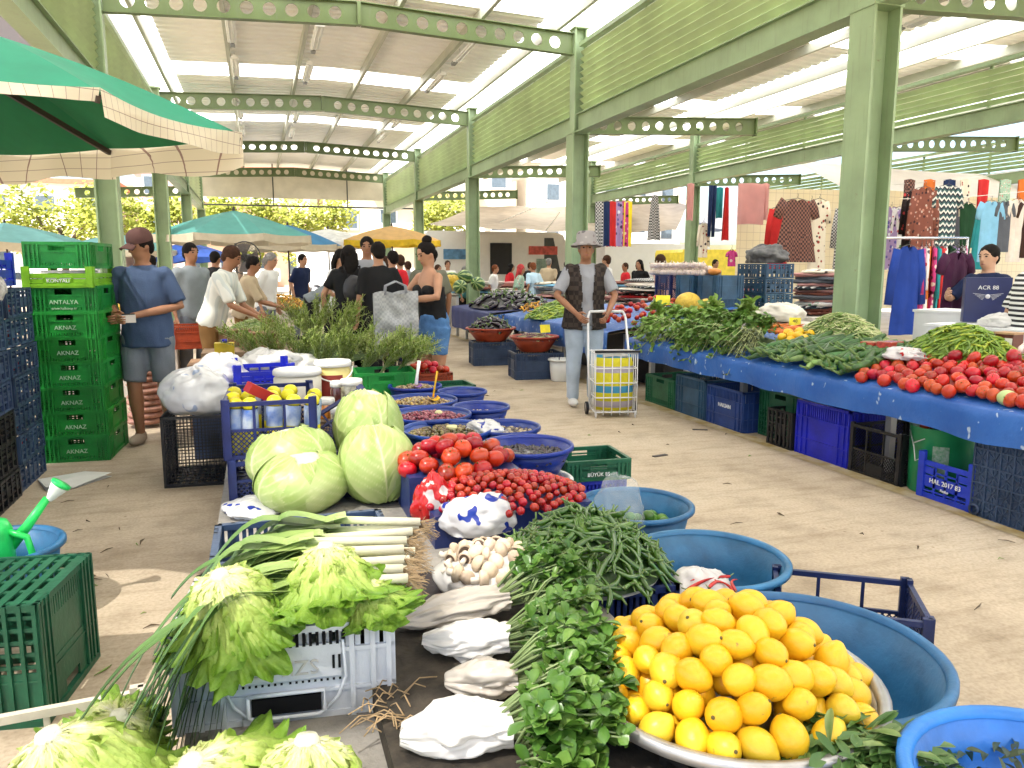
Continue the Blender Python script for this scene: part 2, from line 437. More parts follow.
for i, l in ((1, 'louvre panel right of the broad column, at the frame edge'), (2, 'lime louvre panel behind the broad column'), (3, 'far lime louvre panel behind the bucket hat man')):
    louvre(10.6, BAYS[i], BAYS[i + 1], 3.78, 4.42, l, -1)
louvre(16.2, 12, 18, 3.55, 4.2, 'lime louvre panel over the clothes stall at the right edge', -1)
louvre(16.2, 18, 23, 3.55, 4.2, 'pale lime louvre panel far behind the broad column', -1)

def roof(x0, x1, label, z0=5.12, rise=.12, y0=-5, y1=31.5, np_=6, sky=(), gap=0):
    r = thing('roof', label, 'roof', ((x0 + x1) / 2, (y0 + y1) / 2, z0))
    zr = lambda x: z0 + rise * (1 - abs(2 * (x - x0) / (x1 - x0) - 1))
    sh, sk = MB(), MB()
    cuts = [y0]
    for s in sky: cuts += [s[0], s[1]]
    cuts.append(y1)
    xs = [x0 + gap, (x0 + x1) / 2, x1 - gap]
    for k in range(len(cuts) - 1):
        a, b = cuts[k], cuts[k + 1]; m = sk if k % 2 else sh
        n = max(1, int((b - a) / .25)); st = (b - a) / n; ys = []
        for i in range(n): q = a + i * st; ys += [(q, 0), (q + .05, .0), (q + .075, .035), (q + .15, .035), (q + .175, 0)]
        ys.append((b, 0)); vs = []; fs = []
        for (yy, dz) in ys:
            for x in xs: vs.append((x, yy, zr(x) + dz))
        for i in range(len(ys) - 1):
            for j in range(2): o = i * 3 + j; fs.append((o, o + 1, o + 4, o + 3))
        m.add(vs, fs)
    if gap:
        for (a, b) in ((x0, x0 + gap + .03), (x1 - gap - .03, x1)):
            sk.add([(a, y0, zr(a) + .05), (b, y0, zr(b) + .05), (b, y1, zr(b) + .05), (a, y1, zr(a) + .05)], [(0, 1, 2, 3)])
    sh.build('roof_sheet', M_ROOF, r, world=True)
    if sk.v: sk.build('skylight_strip', M_SKYL, r, world=True)
    for i in range(np_):
        x = lerp(x0 + .45, x1 - .45, i / (np_ - 1)); p = MB()
        p.bar((x, y0, zr(x) - .085), (x, y1, zr(x) - .085), .06, .15); p.build('purlin', M_PURL, r, world=True)
SK = [(-3.6, -2.6), (.7, 1.7), (5.6, 6.6), (10.6, 11.5), (15.9, 16.9), (20.9, 21.8), (26.0, 26.8)]
roof(-1.95, 4.95, 'white corrugated roof of the nave with bright skylight strips and hanging lamps', sky=SK, gap=.62)
roof(4.93, 10.78, 'pale corrugated roof over the clothes side, seen under the right louvres', sky=SK, gap=.7, np_=5)
roof(10.76, 16.5, 'far pale roof over the clothes stall at the right', sky=SK, gap=.7, np_=5)
M_NET = NT('brown_shade_net'); b_ = M_NET.bsdf((.22, .16, .11), .8, .2); tr_ = M_NET.node('ShaderNodeBsdfTransparent'); mx_ = M_NET.node('ShaderNodeMixShader'); mx_.inputs[0].default_value = NET_OPEN; M_NET.link(b_.outputs[0], mx_.inputs[1]); M_NET.link(tr_.outputs[0], mx_.inputs[2]); M_NET.link(mx_.outputs[0], M_NET.out.inputs[0]); M_NET = M_NET.m
r = thing('shade_net', 'brown woven shade net stretched over the crates side at the upper left', 'shade net', (-5, 13, 4.95))
a = MB(); a.grid(lambda u, v: (lerp(-8.5, -1.86, u), lerp(-6, 31.5, v), 5.22 - .10 * math.sin(PI * u) * abs(math.sin(v * 19))), 16, 60); a.build('net', M_NET, r, world=True)
for k in range(7): a = MB(); y = -6 + 6.2 * k; a.bar((-8.5, y, 5.28), (-2.0, y, 5.28), .06, .10); a.build('rafter', M_PURL, r, world=True)
# lamps under the purlins
def lamp(x, y, z, label):
    r = thing('strip_lamp', label, 'lamp', (x, y, z), 0, 'fluorescent lamps under the roof')
    a = MB(); a.prism([(-.07, 0), (-.03, .05), (.03, .05), (.07, 0), (.06, -.01), (-.06, -.01)], 1.25, Matrix.Translation((0, -.62, 0))); a.build('housing', M_WHITE, r)
    for s in (-1, 1): t = MB(); t.tube([(s * .03, -.58, -.022), (s * .03, .58, -.022)], .013, 8); t.build('lamp_tube', mat('lamp_glass', (.85, .87, .85), .25, .03), r)
    for s in (-1, 1): c = MB(); c.tube([(0, s * .4, .05), (0, s * .4, .14)], .006, 5); c.build('hanger', M_STEEL, r)
    b = MB(); b.box((0, .78, .01), (.07, .2, .05)); b.build('cable_box', mat('cable_grey', (.2, .21, .22), .5), r)
LROW = {0.05: 'second purlin from the left', 1.5: 'purlin beside the ridge', 3.0: 'purlin right of the ridge'}
for x, l in ((-.2, 'left of the ridge'), (1.02, 'near the ridge'), (3.35, 'right of the ridge')):
    for y, q in ((12.6, 'nearest'), (14.8, 'second'), (18.9, 'third'), (21.3, 'fourth')): lamp(x, y, 4.86, f'white strip lamp under the nave roof {l}, {q} in its line')
for x, y, l in ((6.3, 7.6, 'strip lamp seen just under the right fascia beam'), (7.3, 10.0, 'strip lamp over the clothes side, above the perforated beam'), (8.9, 8.6, 'white strip lamp left of the broad column'), (8.6, 6.0, 'strip lamp right of the broad column')):
    lamp(x, y, 4.8, l)

# hung sheets and tarpaulins
M_TARP = mat('beige_tarp', (.50, .46, .35), .7, .12, 2, .2, 8, transl=.25)
M_ROPE = mat('rope', (.75, .73, .68), .7)
r = thing('hung_sheet', 'wide beige sheet hung across the far end of the nave', 'tarpaulin', (2.05, 30.6, 3.6))
a = MB(); a.grid(lambda u, v: (lerp(-2.0, 6.1, u), 30.6 + .05 * math.sin(u * 22) * (1 - v * .6), lerp(3.98, 5.02, v)), 60, 6); a.build('sheet', M_TARP, r, world=True)
a = MB(); a.tube([(-2.0, 30.6, 5.28), (6.1, 30.6, 5.3)], .035, 8); a.build('top_rail', mat('dark_rail', (.05, .055, .05), .5), r, world=True)
a = MB(); a.tube([(-2.0, 30.6, 3.7), (6.1, 30.6, 3.72)], .03, 8); a.build('bottom_rail', mat('dark_rail', (.05, .055, .05), .5), r, world=True)
for k in range(4):
    a = MB(); x = -2 + 8.1 * k / 3; a.tube([(x, 30.57, 3.7), (x, 30.57, 5.28)], .022, 6); a.build('upright', mat('dark_rail', (.05, .055, .05), .5), r, world=True)
def tarp(name, label, c, sag, m, n=16, ropes=()):
    """sagging sheet over four corners (near left, near right, far right, far left)"""
    c = [Vector(p) for p in c]
    def fn(u, v):
        p = c[0].lerp(c[1], u).lerp(c[3].lerp(c[2], u), v)
        k = sag * (4 * u * (1 - u)) * (.35 + .65 * (4 * v * (1 - v))) + .03 * math.sin(u * 19 + v * 7)
        return (p.x, p.y, p.z - k)
    r = thing(name, label, 'tarpaulin', (c[0] + c[1] + c[2] + c[3]) / 4)
    a = MB(); a.grid(fn, n, n); a.build('sheet', m, r, world=True)
    for p, q in ropes:
        a = MB(); a.tube([p, q], .012, 5); a.build('guy_rope', M_ROPE, r, world=True)
M_TARPB = mat('brown_tarp', (.40, .33, .25), .7, .15, 2, .2, 8, transl=.12)
c0, c1, c2, c3 = atY(428, 224, 24), atY(592, 232, 22), atY(640, 206, 27), atY(482, 206, 29)
tarp('awning', 'brown beige awning stretched behind the column of the bucket hat man', [c0, c1, c2, c3], .1, M_TARPB, ropes=[(atY(500, 222, 23), atY(548, 202, 20)), (atY(545, 232, 21.5), atY(560, 212, 20))])
c0, c1, c2, c3 = atY(598, 232, 25), atY(676, 230, 25), atY(690, 200, 30), atY(605, 200, 30)
tarp('awning', 'brown awning far behind the hung patterned scarves', [c0, c1, c2, c3], .1, M_TARPB)
c0, c1, c2, c3 = atY(694, 232, 27), atY(750, 228, 27), atY(745, 205, 31), atY(694, 212, 31)
tarp('awning', 'small dark grey awning behind the hanging red cloth', [c0, c1, c2, c3], .1, mat('grey_tarp', (.12, .12, .12), .7))
# cream backing sheet of the clothes stall, printed with a square grid
T = NT('cream_grid_sheet'); cc = T.coord(1.0, rnd=False); br = T.node('ShaderNodeTexBrick', offset=0.0, squash=1.0)
br.inputs['Scale'].default_value = 3; br.inputs['Mortar Size'].default_value = .012; br.inputs['Row Height'].default_value = .5; br.inputs['Brick Width'].default_value = .5
br.inputs['Color1'].default_value = (.80, .70, .47, 1); br.inputs['Color2'].default_value = (.78, .69, .49, 1); br.inputs['Mortar'].default_value = (.55, .46, .32, 1)
sx_ = T.node('ShaderNodeSeparateXYZ'); cb = T.node('ShaderNodeCombineXYZ'); T.link(cc, sx_.inputs[0]); T.link(sx_.outputs[0], cb.inputs[0]); T.link(sx_.outputs[2], cb.inputs[1]); T.link(cb.outputs[0], br.inputs['Vector'])
b_ = T.bsdf(br.outputs[0], .7); T.translucent(b_, br.outputs[0], .45); M_CREAMG = T.m
YB = 14.2
a = MB(); pL, pR = atY(738, 200, YB), atY(1040, 165, YB); 
a.grid(lambda u, v: (lerp(pL.x, 19.5, u), YB + .04 * math.sin(u * 31), lerp(.5, lerp(3.05, 3.3, u), v)), 50, 4)
tag(a.build('backing_sheet', M_CREAMG, world=True), 'cream sheet with a square grid hung behind the clothes on display', 'tarpaulin')
a = MB(); a.grid(lambda u, v: (lerp(10.8, 19.5, u), YB - 1.6 + 1.55 * v, lerp(3.0, 3.7, v) - .12 * math.sin(PI * u) ), 20, 4)
tag(a.build('white_awning', mat('white_tarp', (.82, .80, .77), .7, .05, 2, transl=.5), world=True), 'white awning sloping over the hanging dresses at the right', 'tarpaulin')
# ------------------------------------------------------------------ plastics
def plastic(name, col, rough=.42, var=.28): return mat(name, col, rough, var, 7, .15, 45, spec=.4, objvar=.14)
P_GREEN = plastic('green_plastic', (.012, .22, .03)); P_LIME = plastic('lime_plastic', (.20, .46, .02)); P_DGREEN = plastic('dark_green_plastic', (.012, .095, .045))
P_NAVY = plastic('navy_plastic', (.012, .022, .10)); P_SLATE = plastic('slate_blue_plastic', (.035, .06, .12)); P_BLUE = plastic('royal_blue_plastic', (.012, .03, .42))
P_TEALB = plastic('dusty_blue_plastic', (.03, .085, .15)); P_BLACK = plastic('black_plastic', (.012, .012, .014)); P_WHITE = plastic('white_plastic', (.62, .65, .70), .5, .1)
P_BEIGE = plastic('beige_plastic', (.52, .47, .38)); P_BASIN = plastic('basin_blue', (.025, .135, .29), .42, .28); P_BASIN2 = plastic('basin_bright_blue', (.025, .19, .60), .38); P_BOWL = plastic('bowl_blue', (.012, .04, .24), .3)
P_RED = plastic('red_bowl_plastic', (.30, .035, .015), .4); P_LIDW = plastic('white_lid', (.8, .8, .76), .4, .05); P_YELLOW = plastic('yellow_plastic', (.75, .55, .02))
INK_W = mat('white_print', (.72, .74, .74), .6, .15, 20); INK_K = mat('black_print', (.02, .02, .02), .6); INK_R = mat('red_print', (.6, .02, .02), .6); INK_B = mat('blue_print', (.02, .04, .35), .6)

def crate_mb(w, d, h, style, t=.007, seed=0):
    """open plastic crate, base centred on the origin at z=0. Returns (walls, floor_panel)"""
    mb = MB(); R = random.Random(seed)
    sides = [(w, Matrix.Translation((-w / 2, -d / 2, 0))), (w, Matrix.Translation((w / 2, d / 2, 0)) @ Matrix.Rotation(PI, 4, 'Z')),
             (d, Matrix.Translation((w / 2, -d / 2, 0)) @ Matrix.Rotation(PI / 2, 4, 'Z')), (d, Matrix.Translation((-w / 2, d / 2, 0)) @ Matrix.Rotation(-PI / 2, 4, 'Z'))]
    for si, (W, M) in enumerate(sides):
        def put_(s0, s1, z0, z1, off=0, th=t): mb.box(((s0 + s1) / 2, off + th / 2, (z0 + z1) / 2), (s1 - s0, th, z1 - z0), M=M)
        if style == 'ribbed':      # green field crates: framed panel, ribs, slot handle
            put_(0, W, h - .022, h, -.008, .02); put_(0, W, 0, .022, -.004, .016); put_(0, W, h * .62, h * .62 + .008, -.003, .012)
            hw = W * .13; hc = W / 2
            put_(.012, hc - hw, h - .062, h - .022); put_(hc + hw, W - .012, h - .062, h - .022)
            put_(.012, W - .012, h * .56, h - .062); put_(W * .20, W * .80, h * .22, h * .56, .002)
            for a, b in ((.012, W * .20), (W * .80, W - .012)):
                n = 5
                for i in range(n): z = .022 + (h * .56 - .022) * (i + .5) / n; put_(a, b, z - .006, z + .006)
            n = 15
            for i in range(n): s = W * .2 + W * .6 * (i + .5) / n; put_(s - .006, s + .006, .022, h * .22)
            for s in (.0, W * .07, W * .14, W * .20, W * .80, W * .86, W * .93, W - .012): put_(s, s + .012, .0, h - .02, -.008, .018)
        elif style == 'lattice':   # navy crates with diamond netting and a raised end
            put_(0, W, h - .02, h, -.006, .018); put_(0, W, 0, .018, -.004, .015); put_(0, W, h * .48, h * .48 + .012, -.003, .012)
            for s in (0, W - .03): put_(s, s + .03, 0, h + .012, -.008, .02)
            for s in (W * .33, W * .66): put_(s - .006, s + .006, .018, h - .02, -.002, .011)
            def diag(z0, z1, p):
                H = z1 - z0; n = int((W - .06) / p) + 1
                for i in range(-int(H / p) - 1, n + 1):
                    for sg in (1, -1):
                        s0 = .03 + i * p if sg > 0 else W - .03 - i * p; s1 = s0 + sg * H
                        za, zb = z0, z1
                        lo, hi = .03, W - .03
                        if (s0 < lo and s1 < lo) or (s0 > hi and s1 > hi): continue
                        def cut(sa, za_, sb, zb_):
                            if sa < lo: za_ += (lo - sa) / (sb - sa) * (zb_ - za_); sa = lo
                            if sa > hi: za_ += (sa - hi) / (sa - sb) * (zb_ - za_); sa = hi
                            return sa, za_
                        a = cut(s0, za, s1, zb); b = cut(s1, zb, s0, za)
                        mb.bar(M @ Vector((a[0], .004, a[1])), M @ Vector((b[0], .004, b[1])), .004, .005)
            diag(.018, h * .48, .024)
            if si < 2: put_(W * .3, W * .7, .02, h * .28, .001)
            else: diag(h * .48 + .012, h - .02, .024)
        elif style == 'open':      # dark slatted crates: wide openings between bars
            put_(0, W, h - .018, h, -.004, .015); put_(0, W, 0, .016, -.004, .015)
            for z in (.33, .52, .62, .8): put_(0, W, h * z - .006, h * z + .006, -.001)
            for s in (0, W * .17, W * .33, W * .5, W * .67, W * .83, W - .022): put_(s, s + .022, 0, h, -.006, .014)
            for k in range(6):
                if R.random() < .45: s = W * (k / 6) + .02; put_(s, s + W / 6 - .02, h * .33, h * .62, .001)
        elif style == 'slotted':   # white/blue crates: solid with slots and ribs
            put_(0, W, h - .02, h, -.010, .022); put_(0, W, 0, .02, -.004, .015)
            put_(0, W, .02, h * .30, .0); put_(0, W, h * .30, h * .72, .0) 
            n = max(8, int(W / .022))
            for i in range(n): s = W * (i + .5) / n; put_(s - .0065, s + .0065, h * .72, h - .02)
            for s in (0, W * .1, W * .2, W * .8, W * .9, W - .012): put_(s, s + .012, 0, h, -.010, .012)
            put_(0, W, h * .30, h * .30 + .008, -.008, .01); put_(0, W, h * .70, h * .70 + .01, -.008, .01)
        elif style == 'barred':    # royal blue boxes: tall corner posts, horizontal bars
            for s in (0, W - .045): put_(s, s + .045, 0, h + .05, -.008, .02)
            put_(0, W, h - .03, h, -.002, .012); put_(0, W, 0, .03, -.002, .012); put_(0, W, h * .32, h * .62)
            put_(0, W * .3, h * .66, h * .84); put_(W * .7, W, h * .66, h * .84); put_(W * .3, W * .7, h * .70, h * .74)
            for s in (W * .3, W * .5, W * .7): put_(s - .008, s + .008, .03, h - .03)
            for z in (.14, .22): put_(0, W, h * z - .004, h * z + .004, -.004, .01)
        else:                      # 'net': fine square mesh
            put_(0, W, h - .016, h, -.004, .014); put_(0, W, 0, .016, -.004, .014)
            for s in (0, W - .016): put_(s, s + .016, 0, h, -.004, .014)
            n = int(W / .022)
            for i in range(1, n): s = W * i / n; put_(s - .002, s + .002, .016, h - .016, .002, .004)
            n = int(h / .022)
            for i in range(1, n): z = h * i / n; put_(.016, W - .016, z - .002, z + .002, .0025, .004)
    fl = MB(); n = max(4, int(w / .045))
    for i in range(n): x = -w / 2 + w * (i + .5) / n; fl.box((x, 0, .006), (.026, d - .03, .006))
    n = max(3, int(d / .08))
    for i in range(n): y = -d / 2 + d * (i + .5) / n; fl.box((0, y, .010), (w - .03, .02, .006))
    return mb, fl
_CR = {}
def crate(name, label, loc, rz, w, d, h, style, m, group=None, text=None, tm=None, tsize=.03, flip=False, tz=.4, seed=0, rot=None):
    """crate as a thing: walls, floor_panel, lettering on front and back"""
    k = (w, d, h, style, m.name, seed)
    if k not in _CR:
        a, b = crate_mb(w, d, h, style, seed=seed); _CR[k] = (a.mesh('walls', m), b.mesh('floor_panel', m))
    r = thing(name, label, 'crate', loc, rot if rot else rz, group)
    a, b = _CR[k]
    if flip: put('walls', a, r, (0, 0, h), (PI, 0, 0)); put('floor_panel', b, r, (0, 0, h), (PI, 0, 0))
    else: put('walls', a, r); put('floor_panel', b, r)
    if text:
        for i, s in enumerate(text if isinstance(text, (list, tuple)) else [text]):
            if not s.strip(): continue
            lettering(s, tsize if i == 0 else tsize * .6, tm or INK_W, r, (0, -d / 2 - .0035, h * tz - i * tsize * 1.05), (PI / 2, 0, 0))
    return r
def basin(name, label, loc, R, h, m, cat='basin', base=.72, group=None, n=48, lip=.018, rough=None):
    r = thing(name, label, cat, loc, 0, group); t = .006
    mb = MB(); mb.lathe([(0, .0), (R * base, .0), (R * base + .006, .012), (lerp(R * base, R, .5) + .006, h * .5), (R - .004, h - .012), (R - .004 - t, h - .012), (lerp(R * base, R, .5) - t + .002, h * .5), (R * base - t, .014), (0, .012)], n)
    mb.build('body', m, r)
    mb = MB(); mb.lathe([(R - .012, h - .014), (R - .006, h), (R + lip * .5, h + .003), (R + lip, h - .004), (R + lip, h - .02), (R + lip - .005, h - .02), (R + lip * .4, h - .010), (R - .012, h - .014)], n)
    mb.build('rim', m, r); return r

# ------------------------------------------------------------------ left side: stacks of crates
gx, gy = -1.31, 6.58
GW, GD, GH, GP = .43, .60, .195, .183
ords = ['lowest', 'second from the floor', 'third from the floor', 'fourth from the floor', 'fifth from the floor', 'sixth from the floor', 'seventh from the floor']
for i in range(7):
    crate('vegetable_crate', f'green ribbed plastic crate, {ords[i]} in the tall green stack', (gx + jit(.006), gy + jit(.006), i * GP), rad(-4) + jit(.015), GW, GD, GH, 'ribbed', P_GREEN, 'tall stack of green crates', ['AKNAZ', ''] if i < 6 else ['ANTALYA', 'www.halkoop.tr'], mat('worn_print', (.42, .62, .42), .6), .042, tz=.40)
crate('vegetable_crate', 'lime green low crate with corner posts in the green stack', (gx - .02, gy, 7 * GP), rad(-4), .45, .62, .10, 'barred', P_LIME, None, ['KONYALI'], INK_W, .035, tz=.48)
r = thing('folded_board', 'folded black and white board lying in the lime crate', 'board', (gx, gy, 7 * GP + .035))
a = MB(); a.box((0, -.02, .02), (.36, .50, .025), .03); a.build('white_sheet', P_WHITE, r); a = MB(); a.box((0, -.03, .05), (.34, .46, .028), -.02); a.build('black_sheet', P_BLACK, r)
a = MB(); a.box((-.02, 0, .078), (.30, .50, .018), .05); a.build('grey_sheet', mat('grey_card', (.45, .45, .45), .6), r)
crate('vegetable_crate', 'top green crate with scooped sides crowning the green stack', (gx - .02, gy + .02, 7 * GP + .135), rad(-6), .43, .55, .19, 'ribbed', P_GREEN, None)
# dark slatted stacks at the frame's edge, with tomatoes inside
M_TOM = mat('tomato_skin', (.44, .016, .007), .30, .35, 7, objvar=.32, coat=.12, spec=.45)
M_TOM2 = mat('cherry_tomato_skin', (.38, .010, .006), .22, .2, 6, objvar=.25, coat=.15)
M_CALYX = mat('calyx_green', (.06, .13, .02), .6)
def tomato_mesh(rr=.035, flat=.86, calyx=True, n=14, ribs=5, amp=.03):
    mb = MB()
    mb.ball((0, 0, 0), (rr, rr, rr * flat), n, int(n * .7), fn=lambda d: 1 + amp * math.cos(ribs * math.atan2(d.y, d.x)) * (1 - d.z * d.z) - .16 * max(0, d.z - .75))
    me = mb.mesh('tomato', M_TOM); c = MB()
    if calyx:
        z = rr * flat * .90
        for k in range(5):
            a = 2 * PI * k / 5; ca, sa = math.cos(a), math.sin(a); L = rr * .62
            c.add([(ca * .002 - sa * .003, sa * .002 + ca * .003, z), (ca * .002 + sa * .003, sa * .002 - ca * .003, z), (ca * L, sa * L, z - rr * .02)], [(0, 1, 2)])
        c.tube([(0, 0, z - .003), (rr * .08, 0, z + rr * .22)], rr * .06, 5)
    return me, c.mesh('calyx', M_CALYX) if calyx else None
TOMS = [tomato_mesh(.036, f, True, 16, rb, am) for f, rb, am in ((.86, 5, .03), (.80, 6, .045), (.95, 4, .02), (.84, 7, .03))]
def put_tomato(label, group, loc, s=1, k=None, tip=.7):
    me, ca = TOMS[RNG.randrange(4) if k is None else k]
    o = put('tomato', me, None, loc, (jit(tip), jit(tip), RNG.uniform(0, 6.3))); o.scale = (s * RNG.uniform(.9, 1.12), s * RNG.uniform(.9, 1.1), s)
    tag(o, label, 'tomato', group); put('calyx', ca, o); return o
sx, sy = -1.47, 5.55
for c_ in range(2):
    for i in range(7 if c_ == 0 else 7):
        X = sx - .205 - .012; Y = (5.78 if c_ == 0 else 5.15)
        crate('tomato_crate', f'dark slate slatted crate, {ords[i]} in the {"farther" if c_ == 0 else "nearer"} dark stack', (X + jit(.008), Y + jit(.006), i * .185), PI / 2 + jit(.02), .58, .40, .18, 'open', P_SLATE if (c_ == 0 or i > 2) else P_BLACK, 'dark slatted crates at the left edge', seed=i * 2 + c_)
        for k in range(1 if c_ == 0 else 0):
            put_tomato('red tomato showing through the slats of the dark crates', 'tomatoes inside the dark slatted crates', (X + .13 + jit(.02), Y + jit(.22), i * .185 + .05 + jit(.01)), 1.0)
crate('vegetable_crate', 'royal blue crate with tall corner posts on top of the nearer dark stack', (-1.74, 5.25, 7 * .186), PI / 2, .56, .40, .17, 'barred', P_BLUE)
crate('vegetable_crate', 'royal blue crate with posts on top of the farther dark stack', (-1.76, 5.86, 7 * .186), PI / 2, .5, .36, .17, 'barred', P_BLUE)
o = MB(); o.grid(lambda u, v: (-1.50 + .03 * math.sin(v * 5), lerp(5.32, 5.52, u), 1.36 - .24 * v + .012 * math.sin(u * 14 + v * 4)), 10, 10)
tag(o.build('checked_rag', mat('rag_cloth', (.45, .42, .40), .9, .5, 30, col2=(.75, .72, .68)), world=True), 'small pale rag hanging over the dark crate stack', 'rag')
crate('vegetable_crate', 'royal blue crate low at the left edge beside the dark stack', (-1.70, 4.62, .42), PI / 2, .5, .36, .18, 'barred', P_BLUE)
for i, q in enumerate(('lower', 'upper')): crate('vegetable_crate', f'black slatted crate, {q} one under the royal blue crate at the left edge', (-1.70, 4.62, i * .205), PI / 2, .56, .38, .2, 'open', P_BLACK)
o = MB(); o.grid(lambda u, v: (lerp(-1.62, -1.48, u), 4.45 + .30 * v, .78 + .05 * math.sin(u * 3 + v * 2) - .16 * u), 6, 6)
tag(o.build('paper_sheet', P_LIDW, world=True), 'white sheet resting on the royal blue crate at the left edge', 'paper')
# green bottomless crate lying near left, basin with a watering can
crate('upturned_crate', 'big dark green crate turned upside down on the floor at the left edge', (-.955, 2.84, 0), rad(-9), .60, .44, .40, 'ribbed', P_DGREEN, flip=True)
b = atz(-6, 545, .30); 
basin('basin', 'blue basin on the floor at the left edge holding the watering can', (b.x, b.y, 0), .24, .30, P_BASIN, base=.78)
P_CAN = plastic('watering_can_green', (.02, .55, .10), .3)
wc = thing('watering_can', 'bright green watering can with white spout head lying in the blue basin', 'watering can', (b.x, b.y, .06), rad(10))
a = MB(); a.lathe([(0, 0), (.095, 0), (.105, .02), (.10, .2), (.085, .235), (.03, .25), (0, .25)], 28); a.build('body', P_CAN, wc, (-.03, 0, .1))
a = MB(); a.tube([(.05, 0, .16), (.12, 0, .24), (.20, 0, .35)], [.026, .02, .015], 10); a.build('spout', P_CAN, wc, (0, 0, .06))
a = MB(); a.lathe([(.012, 0), (.02, .02), (.034, .06), (.038, .075), (0, .078)], 18); sp = a.build('spout_head', mat('can_white', (.75, .8, .72), .35), wc, (.205, 0, .40), (0, rad(38), 0))
a = MB(); a.lathe([(.036, .07), (.041, .074), (.041, .085), (0, .088)], 18); a.build('rose', P_CAN, sp)
a = MB(); a.tube([(.05, -.03, .30), (.12, -.05, .27), (.135, -.06, .2), (.10, -.05, .13), (.05, -.03, .12)], .014, 8); a.build('handle', P_CAN, wc)
o = MB(); P = [atz(x, y, .006) for x, y in ((38, 480), (46, 491), (75, 488), (112, 476), (85, 472))]
c_ = sum(P, Vector()) / 5
o.add([(p.x, p.y, .012 + (.02 if i % 2 else 0)) for i, p in enumerate(P)] + [(c_.x, c_.y, .03)] + [(p.x, p.y, .005) for p in P] + [(c_.x, c_.y, .012)], [(i, (i + 1) % 5, 5) for i in range(5)] + [(6 + (i + 1) % 5, 6 + i, 11) for i in range(5)])
tag(o.build('paper_sheet', P_LIDW, world=True), 'crumpled white paper lying on the floor by the green crate stack', 'paper')

# ------------------------------------------------------------------ crates and baskets around the ledge
q = atz(203, 487, 0)
crate('net_crate', 'black square mesh crate on the floor below the white sacks', (q.x - .02, q.y + .28, 0), rad(-3), .40, .50, .47, 'net', P_BLACK)
crate('produce_crate', 'lower navy crate on the ledge under the crate of cleaning bottles', (.035, 3.98, LZ), rad(1), .41, .56, .19, 'lattice', P_NAVY)
crate('bottle_crate', 'upper navy lattice crate full of yellow capped bottles', (.035, 3.98, LZ + .20), rad(-2), .41, .56, .27, 'lattice', P_NAVY)
P_CAPY = plastic('bottle_yellow', (.72, .62, .02), .35); P_LABEL = mat('bottle_label', (.65, .72, .78), .4, .25, 12, col2=(.03, .12, .45))
for i in range(14):
    px, py = -.15 + .09 * (i % 5) + jit(.012), 3.76 + .16 * (i // 5) + jit(.02)
    r = thing('bottle', 'yellow capped cleaning bottle with blue and white label in the upper navy crate', 'bottle', (px, py, LZ + .22), (jit(.12), jit(.12), jit(3)), 'bottles in the navy crate')
    a = MB(); a.lathe([(0, 0), (.036, 0), (.038, .02), (.038, .12)], 14); a.build('base', P_CAPY, r)
    a = MB(); a.lathe([(.0385, .12), (.0385, .20), (.036, .215)], 14); a.build('label', P_LABEL, r)
    a = MB(); a.ball((0, 0, .235), (.037, .037, .032), 12, 8); a.build('cap', P_CAPY, r)
r = thing('box_carton', 'red and brown carton lying on the bottles in the navy crate', 'carton', (-.02, 3.86, LZ + .49), (.2, .5, .6)); a = MB(); a.box((0, 0, 0), (.13, .05, .05)); a.build('sleeve', mat('carton_red', (.4, .02, .02), .5), r); a = MB(); a.box((.085, 0, 0), (.04, .052, .052)); a.build('flap', mat('carton_brown', (.25, .15, .08), .6), r)
# tilted crate behind the cabbages with jars
crate('tilted_crate', 'navy lattice crate tilted on its edge beside the glass jars', (.46, 4.35, LZ + .12), 0, .40, .34, .17, 'lattice', P_NAVY, rot=(rad(-38), rad(-28), rad(10)))
# crate that carries the cabbages
crate('produce_crate', 'royal navy crate hidden underneath the upright cabbages', (.42, 3.72, LZ), 0, .34, .20, .10, 'slotted', P_NAVY)
# white crate upside down with raised lettering
r = crate('lettuce_crate', 'white plastic crate upside down with raised SZK 85 lettering, under two lettuces', (.04, 1.985, .335), rad(-6), .50, .37, .245, 'slotted', P_WHITE)
def white_front(r):
    h, d = .245, .37; pl = MB(); y = -d / 2 - .006
    pl.box((0, y, .155), (.26, .008, .085)); 
    for i in range(8):
        pass
    pl.build('lettering_panel', P_WHITE, r)
    hs = MB()
    for i in range(9):
        for s in (-1, 1): hs.box((s * (.010 + i * .0145), y - .005, .106), (.0055, .002, .0055))
    for s in (-1, 1):
        for k in range(2): hs.box((s * (.112 + .014 * k), y - .005, .150), (.006, .002, .034))
        for k in range(9): hs.box((s * (.014 + .0155 * k), y - .005, .212), (.007, .002, .034))
    hs.build('slot_shade', M_DARK, r)  # small black blocks on the wall imitate the dark of the slots
    hd = MB(); hd.box((0, y - .003, .052), (.160, .012, .040)); 
    hd.build('handle_hole_shade', M_DARK, r)  # black block on the uncut wall imitates the shaded handle hole
    rm = MB(); rm.tube([(-.088, y - .008, .082), (-.088, y - .008, .03), (-.075, y - .008, .022), (.075, y - .008, .022), (.088, y - .008, .03), (.088, y - .008, .082), (-.088, y - .008, .082)], .005, 6)
    rm.tube([(-.135, y - .006, .205), (-.14, y - .006, .11), (-.12, y - .006, .06), (-.09, y - .006, .03)], .004, 6); rm.tube([(.135, y - .006, .205), (.14, y - .006, .11), (.12, y - .006, .06), (.09, y - .006, .03)], .004, 6)
    rm.build('handle_rim', P_WHITE, r)
    lettering('SZK 85', .052, mat('moulded_letter', (.50, .49, .47), .5), r, (0, y - .005, .145), (PI / 2, PI, 0), .003)
white_front(r)
